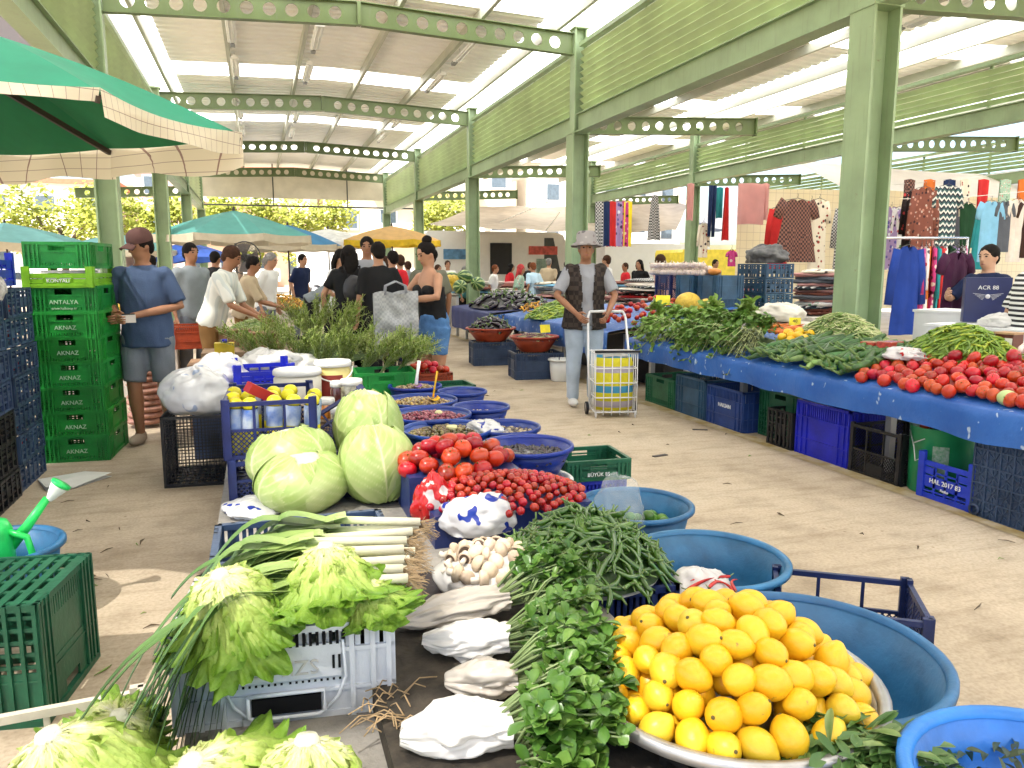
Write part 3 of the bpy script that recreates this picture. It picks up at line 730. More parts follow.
# beige crate with lettuces, nearest
bq = atz(95, 745, .30)
crate('lettuce_crate', 'beige plastic crate with lettuces at the bottom left corner', (-.60, 1.68, .0), rad(4), .62, .42, .42, 'lattice', P_BEIGE)
# navy crate behind the big blue basin
crate('empty_crate', 'empty navy lattice crate standing behind the big blue basin', (1.97, 2.13, .0), rad(-34), .48, .36, .26, 'lattice', P_NAVY)
# olive bowls
bowls = {'a': (415, 385, .20), 'b': (420, 399, .25), 'c': (430, 413, .25), 'd': (447, 428, .25), 'h': (527, 442, .235), 'g': (505, 424, .20), 'f': (481, 404, .185), 'e': (462, 389, .18)}
blab = {'a': 'blue bowl of mixed olives with the purple scoop', 'b': 'blue bowl of mixed olives with the yellow scoop', 'c': 'blue bowl of crimson olives behind the brown ones', 'd': 'blue bowl of greenish brown olives nearest the tomatoes',
        'h': 'deep blue bowl of black olives, nearest of the right row', 'g': 'blue bowl half covered by a printed plastic bag', 'f': 'blue bowl of dark olives at the aisle edge', 'e': 'farthest empty looking blue bowl at the aisle edge'}
BW = {}
for k, (x, y, R) in bowls.items():
    p = atz(x, y, .53); BW[k] = (p.x, p.y, R)
    if k in 'hgfe': p.z = .50
    hh = .19 if k in 'abcd' else .17
    basin('olive_bowl', blab[k], (p.x, p.y, .53 - hh if k in 'abcd' else .52 - hh), R, hh, P_BOWL, 'bowl', .66, None, 40, .008)
for k, l in (('g', 'blue crate under the bag covered bowl'), ('f', 'blue crate under the bowl of dark olives'), ('e', 'blue crate under the farthest bowl')):
    x, y, R = BW[k]; crate('crate', l, (x, y, 0), .1, .34, .34, .345, 'slotted', P_NAVY)
x, y, R = BW['h']; basin('tub', 'white round tub under the deep bowl of black olives', (x + .03, y - .02, 0), .19, .345, P_LIDW, 'tub', .85)
# small green crate on a blue one by the aisle
q = atz(588, 480, .0)
crate('crate', 'royal blue crate under the small green crate of figs by the aisle', (1.80, 4.05, 0), rad(-4), .34, .30, .22, 'slotted', P_BLUE)
crate('fig_crate', 'small dark green crate with scooped sides by the aisle', (1.80, 4.05, .225), rad(-4), .38, .34, .12, 'ribbed', P_DGREEN, None, ['BÜYÜK 85'], INK_W, .03, tz=.3)
# tomato tray + little green trays at the far end of the bowls
p = atz(432, 378, .55); crate('tray_crate', 'small green tray with chillies and mixed fruit behind the bowls', (p.x + .10, p.y, .40), rad(2), .42, .30, .10, 'slotted', P_DGREEN)
p2 = atz(425, 366, .6); crate('tomato_tray', 'low crate heaped with red tomatoes behind the small green tray', (p2.x + .02, p2.y + .1, .40), 0, .40, .30, .14, 'slotted', P_RED)
p3 = atz(384, 372, .6); crate('herb_crate', 'green crate of dill bunches in front of the herb heap', (p3.x, p3.y, .38), rad(-3), .46, .4, .24, 'ribbed', P_GREEN)
# trestle for the far part of the stall
a = MB(); a.box((.35, 8.6, .33), (1.1, 3.6, .04)); 
r = thing('trestle_table', 'low wooden table under the heap of herbs and beans', 'table', (.35, 8.6, 0)); a.build('table_top', mat('stall_wood', (.22, .15, .09), .7, .3, 8), r, world=True)
for s in (-1, 1):
    for t_ in (-1, 1): a = MB(); a.box((.35 + s * .5, 8.6 + t_ * 1.7, .155), (.06, .06, .31)); a.build('leg', mat('stall_wood', (.22, .15, .09), .7, .3, 8), r, world=True)
# big basins of the right edge
p = atz(635, 503, .28); basin('basin', 'blue basin with limes at the aisle side', (p.x, p.y, 0), .27, .28, P_BASIN); B1 = p
p = atz(707, 556, .30); basin('basin', 'empty blue basin behind the lemons with the bag of red chillies', (p.x, p.y, 0), .30, .30, P_BASIN); B2 = p
B3 = Vector((1.36, 1.62, .40)); basin('basin', 'largest blue basin partly under the tray of lemons', (B3.x, B3.y, .06), .355, .34, P_BASIN)
p = atz(1066, 800, .50); basin('basin', 'bright blue basin in the bottom right corner', (p.x, p.y, .37), .25, .15, P_BASIN2); B4 = p
LT = atz(726, 674, .49)
r = basin('lemon_tray', 'round grey metal tray heaped with lemons', (LT.x, LT.y, .445), .33, .05, mat('tray_metal', (.38, .38, .38), .38, .2, 10, metal=.7), 'tray', .9)
crate('support_crate', 'black crate holding up the tray of lemons', (LT.x - .06, LT.y, .0), .3, .42, .42, .44, 'open', P_BLACK)
# tubs and jars at the back of the ledge
def jar(label, loc, R, h, body, lid, content=None, cat='jar', handle=False, name='jar'):
    r = thing(name, label, cat, loc)
    a = MB(); a.lathe([(0, 0), (R * .95, 0), (R, .015), (R, h * .82), (R * .9, h * .9), (R * .88, h)], 24); a.build('body', body, r)
    a = MB(); a.lathe([(0, h + .025), (R * .98, h + .025), (R * 1.03, h + .015), (R * 1.03, h - .012), (R * .95, h - .012)], 24); a.build('lid', lid, r)
    if content: a = MB(); a.grid(lambda u, v: (R * 1.012 * math.cos(-PI * .9 + u * 1.7), R * 1.012 * math.sin(-PI * .9 + u * 1.7), lerp(h * .15, h * .75, v)), 12, 2); a.build('label', content, r)
    if handle: a = MB(); a.tube([(R * 1.05 * math.cos(t), -R * .25 - R * .9 * math.sin(t), h * .93 - R * .7 * math.sin(t)) for t in [PI * i / 10 for i in range(11)]], .005, 6); a.build('handle', P_LIDW, r)
    return r
M_GLASSY = mat('jar_contents_olive', (.28, .24, .12), .25, .45, 26, col2=(.55, .50, .33), coat=.6)
M_AMBER = mat('jar_contents_dark', (.10, .02, .012), .25, .3, 20, coat=.6); M_TUBW = mat('tub_cream', (.70, .66, .55), .45, .06); M_TUBY = mat('bucket_yellow', (.72, .60, .22), .4, .08)
p = atz(290, 384, .52); r = jar('square white tub with lid behind the bottle crate', (p.x + .02, 5.3, .55), .155, .18, M_TUBW, P_LIDW, cat='tub', name='tub')
jar('yellow bucket with white lid, red label and wire handle', (.47, 5.45, .50), .125, .26, M_TUBY, P_LIDW, mat('bucket_label', (.25, .03, .02), .5), 'bucket', True, 'bucket')
jar('tall glass jar of pickles with white lid by the yellow bucket', (.55, 5.05, .48), .07, .20, M_GLASSY, P_LIDW)
jar('glass jar with yellow lid in front of the green dill crate', (.67, 4.95, .44), .062, .15, M_GLASSY, P_YELLOW)
jar('dark jar of preserves between bucket and pickles', (.47, 5.12, .48), .05, .18, M_AMBER, P_LIDW); jar('short honey jar left of the pickles', (.37, 4.95, .48), .06, .10, mat('honey', (.45, .16, .02), .2, .2, coat=.6), P_LIDW)
jar('short jar in front of the preserves', (.45, 4.82, .46), .06, .08, M_GLASSY, P_LIDW)
a = MB(); a.box((.5, 5.25, .425), (.9, .9, .03)); r = thing('bottle_shelf', 'low board carrying tub, bucket and jars', 'shelf', (.5, 5.25, LZ)); a.build('board', mat('stall_wood', (.22, .15, .09), .7), r, world=True)
for s in (-1, 1): a = MB(); a.box((.5 + s * .3, 5.25, .375), (.05, .8, .066)); a.build('support', mat('stall_wood', (.22, .15, .09), .7), r, world=True)
crate('vegetable_crate', 'royal blue barred crate behind the crate of bottles', (.0, 5.9, .50), rad(4), .40, .5, .20, 'barred', P_BLUE)
crate('vegetable_crate', 'dark crate supporting the royal blue barred crate', (.0, 5.9, .0), rad(4), .42, .5, .49, 'slotted', P_SLATE)
crate('vegetable_crate', 'red crate behind the man in the white shirt', (-.75, 9.2, .55), .1, .5, .4, .25, 'slotted', P_RED)
# ------------------------------------------------------------------ heaps
def heap_pts(n, c, rx, ry, h, dmin, rz=0, p=2, seed=1, tries=60, edge=1.0):
    """points on a mound (dart throwing): list of (position, normal)"""
    R = random.Random(seed); out = []; ca, sa = math.cos(rz), math.sin(rz)
    zf = lambda q: h * max(0, 1 - q ** p)
    for _ in range(n * tries):
        if len(out) >= n: break
        a, q = R.uniform(0, 2 * PI), math.sqrt(R.random()) * edge
        lx, ly = rx * q * math.cos(a), ry * q * math.sin(a)
        P = Vector((c[0] + lx * ca - ly * sa, c[1] + lx * sa + ly * ca, c[2] + zf(q)))
        if all((P - o[0]).length > dmin for o in out):
            dz = -h * p * q ** (p - 1)
            nrm = Vector((-dz * math.cos(a) / rx, -dz * math.sin(a) / ry, 1))
            nrm = Vector((nrm.x * ca - nrm.y * sa, nrm.x * sa + nrm.y * ca, 1)).normalized()
            out.append((P, nrm))
    return out
def mound(name, label, c, rx, ry, h, m, rz=0, p=2, kind=None, cat=None, amp=.0, n=24, fs=20):
    mb = MB(); ca, sa = math.cos(rz), math.sin(rz)
    def fn(u, v):
        a, q = 2 * PI * u, v
        lx, ly = rx * q * math.cos(a), ry * q * math.sin(a)
        z = h * max(0, 1 - q ** p) + amp * (noise.noise(Vector((lx * fs, ly * fs, h * 7))) )
        return (lx * ca - ly * sa, lx * sa + ly * ca, z)
    mb.grid(fn, n * 2, n)
    return mb, mb.mesh(name, m)
# ---- lemons
T = NT('lemon_skin'); co = T.coord(1.0); n1 = T.noise(co, 9, 3); nb = T.noise(co, 260, 2)
oi = T.node('ShaderNodeObjectInfo'); cr = T.ramp(oi.outputs['Random'], [(0, (.76, .39, .008)), (.5, (.78, .44, .012)), (.85, (.76, .49, .02)), (1, (.60, .47, .04))])
cc = T.mix(.35, cr, T.ramp(n1, [(.35, (.68, .40, .008)), (.65, (.84, .54, .02))]), 'MIX'); nb2 = T.noise(co, 40, 4)
cc = T.mix(T.ramp(nb2, [(.69, (0, 0, 0)), (.74, (1, 1, 1))]), cc, (.35, .22, .03))
T.bsdf(cc, .36, .5, 0, nb, .22, .003); M_LEMON = T.m
def lemon_mesh(k):
    R = random.Random(k); e = R.uniform(1.1, 1.28); mb = MB(); r = .0335
    mb.ball((0, 0, 0), (r, r, r * e), 20, 16, fn=lambda d: 1 + .10 * max(0, d.z - .88) / .12 * 1.2 + .06 * max(0, -d.z - .9) / .1 + .02 * math.sin(3 * d.x + 4 * d.y + k) + .012 * noise.noise(d * 6 + Vector((k, 0, 0))))
    me = mb.mesh('lemon', M_LEMON); c = MB(); z = -r * e * 1.05
    c.lathe([(0, z - .0015), (.0035, z - .001), (.0045, z + .002), (.002, z + .004)], 8); return me, c.mesh('stem_end', mat('stem_brown', (.10, .075, .02), .8))
LEM = [lemon_mesh(k) for k in range(6)]
def lemons():
    pts = heap_pts(220, (LT.x, LT.y, .478), .295, .29, .16, .057, p=2.1, seed=4, tries=150)
    inner = heap_pts(90, (LT.x, LT.y, .445), .25, .25, .14, .060, p=2, seed=9, tries=80)
    for P, nrm in pts + inner:
        me, st = LEM[RNG.randrange(6)]
        o = put('lemon', me, None, P + nrm * jit(.006), (RNG.uniform(.6, 2.6), jit(1.2), RNG.uniform(0, 6.3))); s = RNG.uniform(.90, 1.12); o.scale = (s, s, s * RNG.uniform(.95, 1.06))
        tag(o, 'ripe yellow lemon in the heap on the round metal tray', 'lemon', 'lemons on the round metal tray'); put('stem_end', st, o)
lemons()
# ---- chillies
T = NT('green_pepper_skin'); co = T.coord(1.0); oi = T.node('ShaderNodeObjectInfo')
cr = T.ramp(oi.outputs['Random'], [(0, (.02, .07, .008)), (.6, (.04, .115, .012)), (1, (.09, .18, .02))]); cc = T.mix(.4, cr, T.ramp(T.noise(co, 30, 3), [(.3, (.03, .09, .01)), (.7, (.10, .21, .03))]))
T.bsdf(cc, .2, .5, coat=.4); M_CHILI = T.m
M_STALK = mat('stalk_green', (.12, .20, .05), .5)
def long_veg(L, r, bend, kink, seed, m, name, stem=True, n=8, taper=(.75, 1, .95, .8, .55, .12), seg=10):
    R = random.Random(seed); pts, rs = [], []
    for i in range(seg + 1):
        t = i / seg; a = bend * (t - .5)
        pts.append((L * (t - .5), bend * L * .5 * (t - .5) ** 2 * 2 + kink * L * math.sin(t * 5 + seed) * .12, kink * L * .08 * math.sin(t * 4 + seed * 2)))
        q = t * (len(taper) - 1); j = min(int(q), len(taper) - 2); rs.append(r * lerp(taper[j], taper[j + 1], q - j))
    mb = MB(); mb.tube(pts, rs, n); me = mb.mesh(name, m); sm = None
    if stem:
        p = Vector(pts[0]); c = MB(); c.tube([p + Vector((.003, 0, 0)), p + Vector((-L * .07, r * .3, r * .5)), p + Vector((-L * .17, r * 1.2, r * 1.6))], [r * .62, r * .3, r * .28], 6); sm = c.mesh('stalk', M_STALK)
    return me, sm
CHI = [long_veg(RNG.uniform(.10, .15), RNG.uniform(.0075, .0115), RNG.uniform(-.9, .9), RNG.uniform(-.6, .6), k, M_CHILI, 'green_chilli') for k in range(12)]
def veg_heap(protos, name, label, group, cat, pts, lift=0.0, tilt=.25, s=(0.85, 1.15), zero_yaw=None, wob=3.2, part='stalk'):
    for P, nrm in pts:
        me, st = protos[RNG.randrange(len(protos))]
        q = nrm.to_track_quat('Z', 'Y') @ Euler((jit(.5), jit(tilt), (RNG.uniform(0, 6.3) if zero_yaw is None else zero_yaw + jit(wob)))).to_quaternion()
        o = put(name, me, None, P + nrm * lift, q.to_euler()); k = RNG.uniform(*s); o.scale = (k, k, k)
        tag(o, label, cat, group)
        if st is not None: put(part, st, o)
PC = atz(583, 545, .46)
_, me_ = mound('sack', 'x', PC, .265, .26, .10, mat('white_sack', (.62, .60, .55), .7, .15, 9, .3, 12)); 
tag(put('chilli_sack', me_, None, (PC.x, PC.y, .37)), 'opened white sack spread under the heap of green chillies', 'sack')
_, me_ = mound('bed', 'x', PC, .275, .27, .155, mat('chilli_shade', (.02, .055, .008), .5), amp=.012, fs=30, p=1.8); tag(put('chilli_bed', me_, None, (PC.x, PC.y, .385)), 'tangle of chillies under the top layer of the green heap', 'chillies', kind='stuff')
crate('support_crate', 'navy crate under the sack of green chillies', (PC.x, PC.y, .0), 0, .5, .44, .372, 'slotted', P_NAVY)
pts = heap_pts(190, (PC.x, PC.y, .405), .30, .29, .165, .015, p=1.8, seed=3) + heap_pts(70, (PC.x, PC.y, .39), .31, .30, .13, .02, p=1.8, seed=6) + heap_pts(55, (PC.x - .02, PC.y + .02, .43), .22, .22, .16, .02, p=1.7, seed=8)
veg_heap(CHI, 'green_chilli', 'slender dark green chilli pepper in the heap between tomatoes and lemons', 'heap of long green chillies', 'chilli', pts)
# ---- tomatoes on the near stall
TC = atz(503, 490, .50)
mb_ = MB(); mb_.box((TC.x, TC.y + .04, .405), (.66, .42, .13)); tag(mb_.build('tomato_box', P_NAVY, world=True), 'flat box under the cherry tomatoes', 'box')
CHERRY = [tomato_mesh(.0165, f, True, 12, 5, .01) for f in (.9, 1.0, 1.1)]
for k, (me, ca) in enumerate(CHERRY): me.materials.clear(); me.materials.append(M_TOM2)
pts = heap_pts(185, (TC.x, TC.y, .475), .36, .25, .085, .031, p=2.2, seed=12, tries=120) + heap_pts(60, (TC.x, TC.y, .46), .34, .22, .06, .033, p=2, seed=13)
for P, nrm in pts:
    me, ca = CHERRY[RNG.randrange(3)]; o = put('cherry_tomato', me, None, P, (jit(1.5), jit(1.5), RNG.uniform(0, 6.3))); s = RNG.uniform(.88, 1.2); o.scale = (s, s, s)
    tag(o, 'small red cherry tomato in the heap behind the green chillies', 'cherry tomato', 'heap of cherry tomatoes')
    put('calyx', ca, o)
BT = atz(462, 462, .57)
mb_ = MB(); mb_.box((BT.x, BT.y + .10, .44), (.50, .34, .19)); tag(mb_.build('tomato_box', P_NAVY, world=True), 'navy box under the big red tomatoes', 'box')
for P, nrm in heap_pts(34, (BT.x, BT.y + .09, .545), .25, .19, .10, .072, p=2.2, seed=5, tries=200): put_tomato('big red tomato heaped behind the cherry tomatoes', 'big tomatoes on the near stall', P, 1.22)
for P, nrm in heap_pts(16, (p2.x + .02, p2.y + .1, .545), .19, .14, .06, .07, p=2.5, seed=15): put_tomato('red tomato in the low crate at the far end of the olive bowls', 'tomatoes in the low crate past the bowls', P, 1.0)
# ---- olives: too many to count, one heap per bowl
def olive_fill(k, cols, label, r=.010, n=420, zz=.49, hole=None):
    x, y, R = BW[k]; mb = MB(); RR = random.Random(hash(label) % 999); base = MB()
    if n:
        for i in range(n):
            a, q = RR.uniform(0, 2 * PI), math.sqrt(RR.random()); h = .035 * (1 - q * q) * (1 if k in 'abcd' else .4)
            s = r * RR.uniform(.8, 1.15)
            M = Matrix.Translation((x + R * .88 * q * math.cos(a), y + R * .88 * q * math.sin(a), zz + h + RR.uniform(-.004, .006))) @ Euler((RR.uniform(0, 3), RR.uniform(0, 3), 0)).to_matrix().to_4x4()
            mb.ball((0, 0, 0), (s, s, s * 1.3), 7, 5, RR.randrange(len(cols)), M)
    mb.lathe([(0, zz + .025), (R * .5, zz + .015), (R * .88, zz - .012)], 20, (x, y, 0), 0)
    tag(mb.build('olives', cols, world=True), label, 'olives', kind='stuff')
ol = lambda nm, c: mat(nm, c, .3, .3, 40, coat=.2)
olive_fill('a', [ol('olive_tan', (.30, .20, .09)), ol('olive_brown', (.12, .07, .035)), ol('olive_pale', (.42, .34, .2))], 'mixed tan olives under the purple scoop')
olive_fill('b', [ol('olive_tan', (.30, .20, .09)), ol('olive_gold', (.50, .34, .08)), ol('olive_brown', (.12, .07, .035)), ol('olive_pale', (.42, .34, .2))], 'pale and golden mixed olives under the yellow scoop')
olive_fill('c', [ol('olive_crimson', (.22, .03, .06)), ol('olive_crimson_dark', (.12, .015, .04)), ol('olive_pinkish', (.35, .09, .12))], 'crimson olives in the middle bowl')
olive_fill('d', [ol('olive_green_brown', (.11, .09, .03)), ol('olive_brown', (.12, .07, .035)), ol('olive_khaki', (.24, .19, .07))], 'greenish brown olives in brine')
olive_fill('h', [ol('olive_black', (.018, .016, .02)), ol('olive_black2', (.05, .035, .04))], 'black olives low in the deep bowl', zz=.46)
olive_fill('g', [ol('olive_black2', (.05, .035, .04)), ol('olive_pale', (.42, .34, .2))], 'dark olives beside the printed bag', n=260, zz=.47)
olive_fill('f', [ol('olive_black', (.018, .016, .02)), ol('olive_pale', (.42, .34, .2))], 'few dark olives at the aisle edge', n=200, zz=.45)
def scoop(label, p, tip, m):
    r = thing('scoop', label, 'scoop', p); d = Vector(tip) - Vector(p)
    a = MB(); a.tube([(0, 0, .03), tuple(d * .5 + Vector((0, 0, .02))), tuple(d)], [(.014, .006), (.011, .006), (.015, .007)], 8); a.build('handle', m if isinstance(m, bpy.types.Material) else m[1], r)
    a = MB(); a.grid(lambda u, v: (-.036 + .072 * u, -.085 * v + .02, .028 * (2 * u - 1) ** 2 * (1 - v * .4) + .006 * v + .008), 10, 8); a.build('scoop_bowl', m if isinstance(m, bpy.types.Material) else m[0], r)
    for o in r.children: sol = o.modifiers.new('s', 'SOLIDIFY'); sol.thickness = .003
x, y, R = BW['a']; scoop('purple scoop with white handle standing in the mixed olives', (x - .01, y - .10, .52), (x + .03, y - .03, .72), (plastic('purple_plastic', (.22, .09, .35)), P_LIDW))
x, y, R = BW['b']; scoop('yellow scoop standing in the second olive bowl', (x + .08, y - .06, .52), (x + .13, y + .03, .71), plastic('scoop_yellow', (.75, .42, .01)))
x, y, R = BW['d']; tag((lambda m: m.build('lemon_half', mat('lemon_flesh', (.75, .70, .35), .4), world=True))((lambda m: m.lathe([(0, .03), (.03, .03), (.032, .02), (.02, 0), (0, 0)], 16, (x + .02, y - .03, .518)))(MB())), 'cut lemon half on the greenish brown olives', 'lemon half')
x, y, R = BW['c']; tag((lambda m: m.build('lemon_half', mat('lemon_flesh', (.75, .70, .35), .4), world=True))((lambda m: m.ball((x + .05, y - .02, .53), (.026, .022, .02), 10, 6))(MB())), 'pale lemon piece on the crimson olives', 'lemon half')
# ---- plastic bags
def crump(p, sd=0):
    q = Vector((p[0] + sd * 1.7, p[1] - sd * .9, p[2] + sd * .37)); return .55 * (1 - 2.6 * abs(noise.noise(q))) + .30 * (1 - 2.6 * abs(noise.noise(q * 2.1 + Vector((9, 0, 0))))) + .16 * (1 - 2.6 * abs(noise.noise(q * 4.3)))
def bag_mat(name, col, spots=None, thr=.62, sc=16, tl=.3):
    if name in _MC: return _MC[name]
    T = NT(name); co = T.coord(1.0, rnd=True); c = T.ramp(T.noise(co, 5, 3), [(.3, dk(col, .88)), (.7, col)])
    if spots: c = T.mix(T.ramp(T.noise(co, sc, 1.0), [(thr, (0, 0, 0)), (thr + .02, (1, 1, 1))]), c, spots)
    rg = T.node('ShaderNodeTexNoise', noise_type='RIDGED_MULTIFRACTAL'); rg.inputs['Scale'].default_value = 13; rg.inputs['Detail'].default_value = 3; T.link(co, rg.inputs['Vector']); b = T.bsdf(c, .22, .5, 0, rg.outputs[0], .7, .014, coat=.3); T.translucent(b, c, tl); _MC[name] = T.m; return T.m
M_BAGW = bag_mat('white_bag', (.84, .83, .81)); M_BAGB = bag_mat('blue_star_bag', (.82, .82, .82), (.02, .05, .40), .66, 17); M_BAGR = bag_mat('red_print_bag', (.82, .8, .78), (.62, .02, .02), .47, 12); M_BAGG = bag_mat('grimy_bag', (.66, .61, .54))
def blob_bag(name, label, c, r, m, seed=0, amp=.22, rz=0, fs=2.2, cat='plastic bag', nu=56, nv=36, rot=None, world_flat=.55):
    sd = Vector((seed * 3.1, seed * 1.7, seed)); mb = MB()
    def fn(d):
        th = math.atan2(d.y, d.x); tri = lambda q: abs(((q / PI) % 2) - 1) * 2 - 1; w_ = noise.noise(d * 1.6 + sd)
        pl = tri(th * 5 + w_ * 7 + seed) * .10 + tri(th * 11 - w_ * 9 + d.z * 5) * .055 + tri(d.z * 6 + w_ * 8) * .05
        return 1 + amp * (noise.noise(d * fs * .8 + sd) + pl * 2.2 * min(1, amp * 5) + .25 * crump(d * fs * 1.2, seed))
    mb.ball((0, 0, 0), r, nu, nv, fn=fn)
    vs = [(p[0], p[1], max(p[2], -r[2] * world_flat)) for p in mb.v]; mb.v = vs
    return tag(mb.build(name, m, loc=(c[0], c[1], c[2] + r[2] * world_flat), rot=rot or (0, 0, rz)), label, cat)
q = atz(262, 505, LZ + .02); blob_bag('plastic_sheet', 'white plastic with blue stars under the cabbages at the ledge edge', (q.x - .02, q.y - .02, LZ), (.14, .16, .035), M_BAGB, 2)
q = atz(478, 515, .46); blob_bag('plastic_bag', 'white plastic bag with blue star print between leek roots and chillies', (q.x, q.y, .40), (.15, .11, .09), M_BAGB, 3)
q = atz(432, 498, .50); blob_bag('plastic_bag', 'red printed plastic bag in front of the tomatoes beside the cabbage', (q.x, q.y, .42), (.075, .06, .11), M_BAGR, 4, .3)
q = atz(700, 577, .36); blob_bag('chilli_bag', 'white bag holding red dried chillies in the empty blue basin', (q.x, q.y, .22), (.13, .10, .11), M_BAGW, 5, .15)
RC = [long_veg(RNG.uniform(.07, .1), .006, RNG.uniform(-1, 1), .4, k + 40, mat('red_chilli_skin', (.45, .015, .01), .25, .2), 'red_chilli') for k in range(4)]
veg_heap(RC, 'red_chilli', 'red chilli pepper on the white bag in the blue basin', 'red chillies on the white bag', 'chilli', heap_pts(9, (q.x + .01, q.y - .05, .355), .09, .06, .02, .016, seed=4))
q = atz(375, 440, 0)
x, y, R = BW['g']; blob_bag('plastic_bag', 'white and blue printed plastic bag lying over the olive bowl', (x - .13, y - .02, .49), (.10, .13, .045), M_BAGB, 6, .25)
M_CLEAR = NT('clear_bag'); b_ = M_CLEAR.bsdf((.8, .85, .82), .12, .5, alpha=.16); M_CLEAR = M_CLEAR.m
q = atz(618, 518, .30); blob_bag('clear_bag', 'clear plastic bag of greens hanging over the basin of limes', (q.x, q.y, .24), (.12, .08, .16), M_CLEAR, 7, .2)
# limes
T = mat('lime_skin', (.06, .17, .015), .3, .35, 12, objvar=.25)
mb_ = MB(); mb_.ball((0, 0, 0), (.03, .03, .034), 16, 10); LIME = mb_.mesh('lime', T); mb_ = MB(); mb_.lathe([(0, .037), (.004, .035), (.003, .031)], 6); LST = mb_.mesh('stem_end', mat('stem_brown', (.10, .075, .02), .8))
for i in range(16):
    a, q_ = RNG.uniform(0, 6.3), math.sqrt(RNG.random()) * .15
    o = tag(put('lime', LIME, None, (B1.x + q_ * math.cos(a) + .04, B1.y - .04 + q_ * math.sin(a), .155 + jit(.015) + .02 * (i % 3)), (jit(2), jit(2), 0)), 'dark green lime lying in the blue basin by the aisle', 'lime', 'limes in the blue basin'); put('stem_end', LST, o)
# scraps and small fruit in the big basin, weeds in the corner basin
for i in range(16):
    o = put_tomato('small orange green tomato at the bottom of the biggest blue basin', 'small fruit in the big basin', (B3.x + .17 + jit(.07), B3.y - .13 + jit(.08), .11 + jit(.015)), .42)
# ---- mushrooms
M_MUSH = mat('mushroom_cap', (.58, .46, .34), .6, .4, 10, .2, 40, objvar=.25); M_GILL = mat('mushroom_gill', (.10, .065, .045), .7); M_MST = mat('mushroom_stem', (.70, .64, .54), .6)
MU = atz(492, 560, .45)
blob_bag('mushroom_bag', 'opened white plastic bag holding the brown and white mushrooms', (MU.x + .01, MU.y + .01, .36), (.20, .20, .075), M_BAGW, 11, .12, world_flat=.5)
mb_ = MB(); mb_.box((MU.x - .03, MU.y, .27), (.40, .42, .16)); tag(mb_.build('low_box', P_BLACK, world=True), 'low dark box under the mushrooms', 'box')
def mushroom(i, P, rot, s):
    o = MB(); o.lathe([(0, .020), (.012, .019), (.022, .012), (.027, .002), (.025, -.005), (.020, -.003)], 16); cap = o.build('mushroom', M_MUSH, None, P, rot); cap.scale = (s,) * 3
    tag(cap, 'pale mushroom with short stem lying in the opened white bag', 'mushroom', 'mushrooms in the white bag')
    g_ = MB(); g_.lathe([(.0205, -.002), (.007, -.001)], 16); g_.build('gills', M_GILL, cap); st = MB(); st.tube([(0, 0, 0), (.001, 0, -.03)], [.009, .010], 8); st.build('stem', M_MST, cap)
for i, (P, nrm) in enumerate(heap_pts(38, (MU.x, MU.y, .445), .17, .16, .045, .042, seed=7)):
    mushroom(i, P, (jit(2.2), jit(2.2), jit(3)), RNG.uniform(.85, 1.25))
# ---- cabbages
M_CAB = mat_t('cabbage_leaf', [(0, (.16, .29, .05)), (.45, (.34, .47, .13)), (.8, (.62, .66, .34)), (1, (.74, .74, .50))], .36, .34, 9, .25, 30, .08)
def cabbage(label, loc, r, rot, seed):
    root = thing('cabbage', label, 'cabbage', loc, rot); R = random.Random(seed); sd = Vector((seed, 2 * seed, 0))
    core = MB(); core.ball((0, 0, 0), tuple(x * .96 for x in r), 32, 24, fn=lambda d: 1 + .03 * noise.noise(d * 2 + sd)); core.build('heart', M_CAB, root)
    for k in range(7):
        a0 = k * 2.4 + R.uniform(-.2, .2); wdt = R.uniform(1.0, 1.35); b0, b1 = R.uniform(2.5, 2.8), R.uniform(.25, .75); off = 1.0 + .012 * k * .7
        mb = MB()
        def fn(u, v):
            uu = 2 * u - 1; w_ = wdt * (math.sin(PI * (.10 + .82 * v)) ** .6)
            a = a0 + uu * w_ ; b = lerp(b0, b1, v)
            vein = 0
            dm = abs(uu); vein = max(0, 1 - dm / .05)
            for s_ in range(1, 9):
                line = v - (s_ / 9) - dm * .38
                vein = max(vein, max(0, 1 - abs(line + .02 * noise.noise(Vector((uu * 4, v * 4, s_ + k)))) / .016) * (.65 - dm * .4))
            q = off + .014 * vein + .020 * (dm ** 4) + .03 * max(0, v - .86) / .14 * (.5 + .5 * math.sin(uu * 9 + k)) + .018 * noise.noise(Vector((uu * 3, v * 4, k + seed))) * 1.2
            return (math.sin(b) * math.cos(a) * r[0] * q, math.sin(b) * math.sin(a) * r[1] * q, math.cos(b) * r[2] * q, .46 + .36 * vein + .16 * noise.noise(Vector((uu * 2, v * 2.5, k))) + .1 * dm)
        mb.grid(fn, 44, 44)
        if True: mb.build('outer_leaf', M_CAB, root)
    return root
q = atz(303, 484, .46); cabbage('big flat pale green cabbage lying in front at the ledge edge', (q.x, q.y + .04, .465), (.205, .19, .135), (rad(10), rad(-4), .4), 1)
q = atz(292, 458, .55); cabbage('big pale green cabbage half hidden behind the flat one', (q.x, q.y + .10, .53), (.215, .20, .15), (rad(-6), rad(6), 1.9), 2)
q = atz(379, 470, .50); cabbage('upright pale green cabbage in front beside the big tomatoes', (q.x, q.y + .05, .52), (.175, .17, .185), (rad(12), rad(9), 3.0), 3)
q = atz(374, 436, .60); cabbage('tallest pale cabbage behind the upright one, topmost of the four', (q.x, q.y + .20, .60), (.185, .17, .205), (rad(8), rad(-12), 4.2), 4)
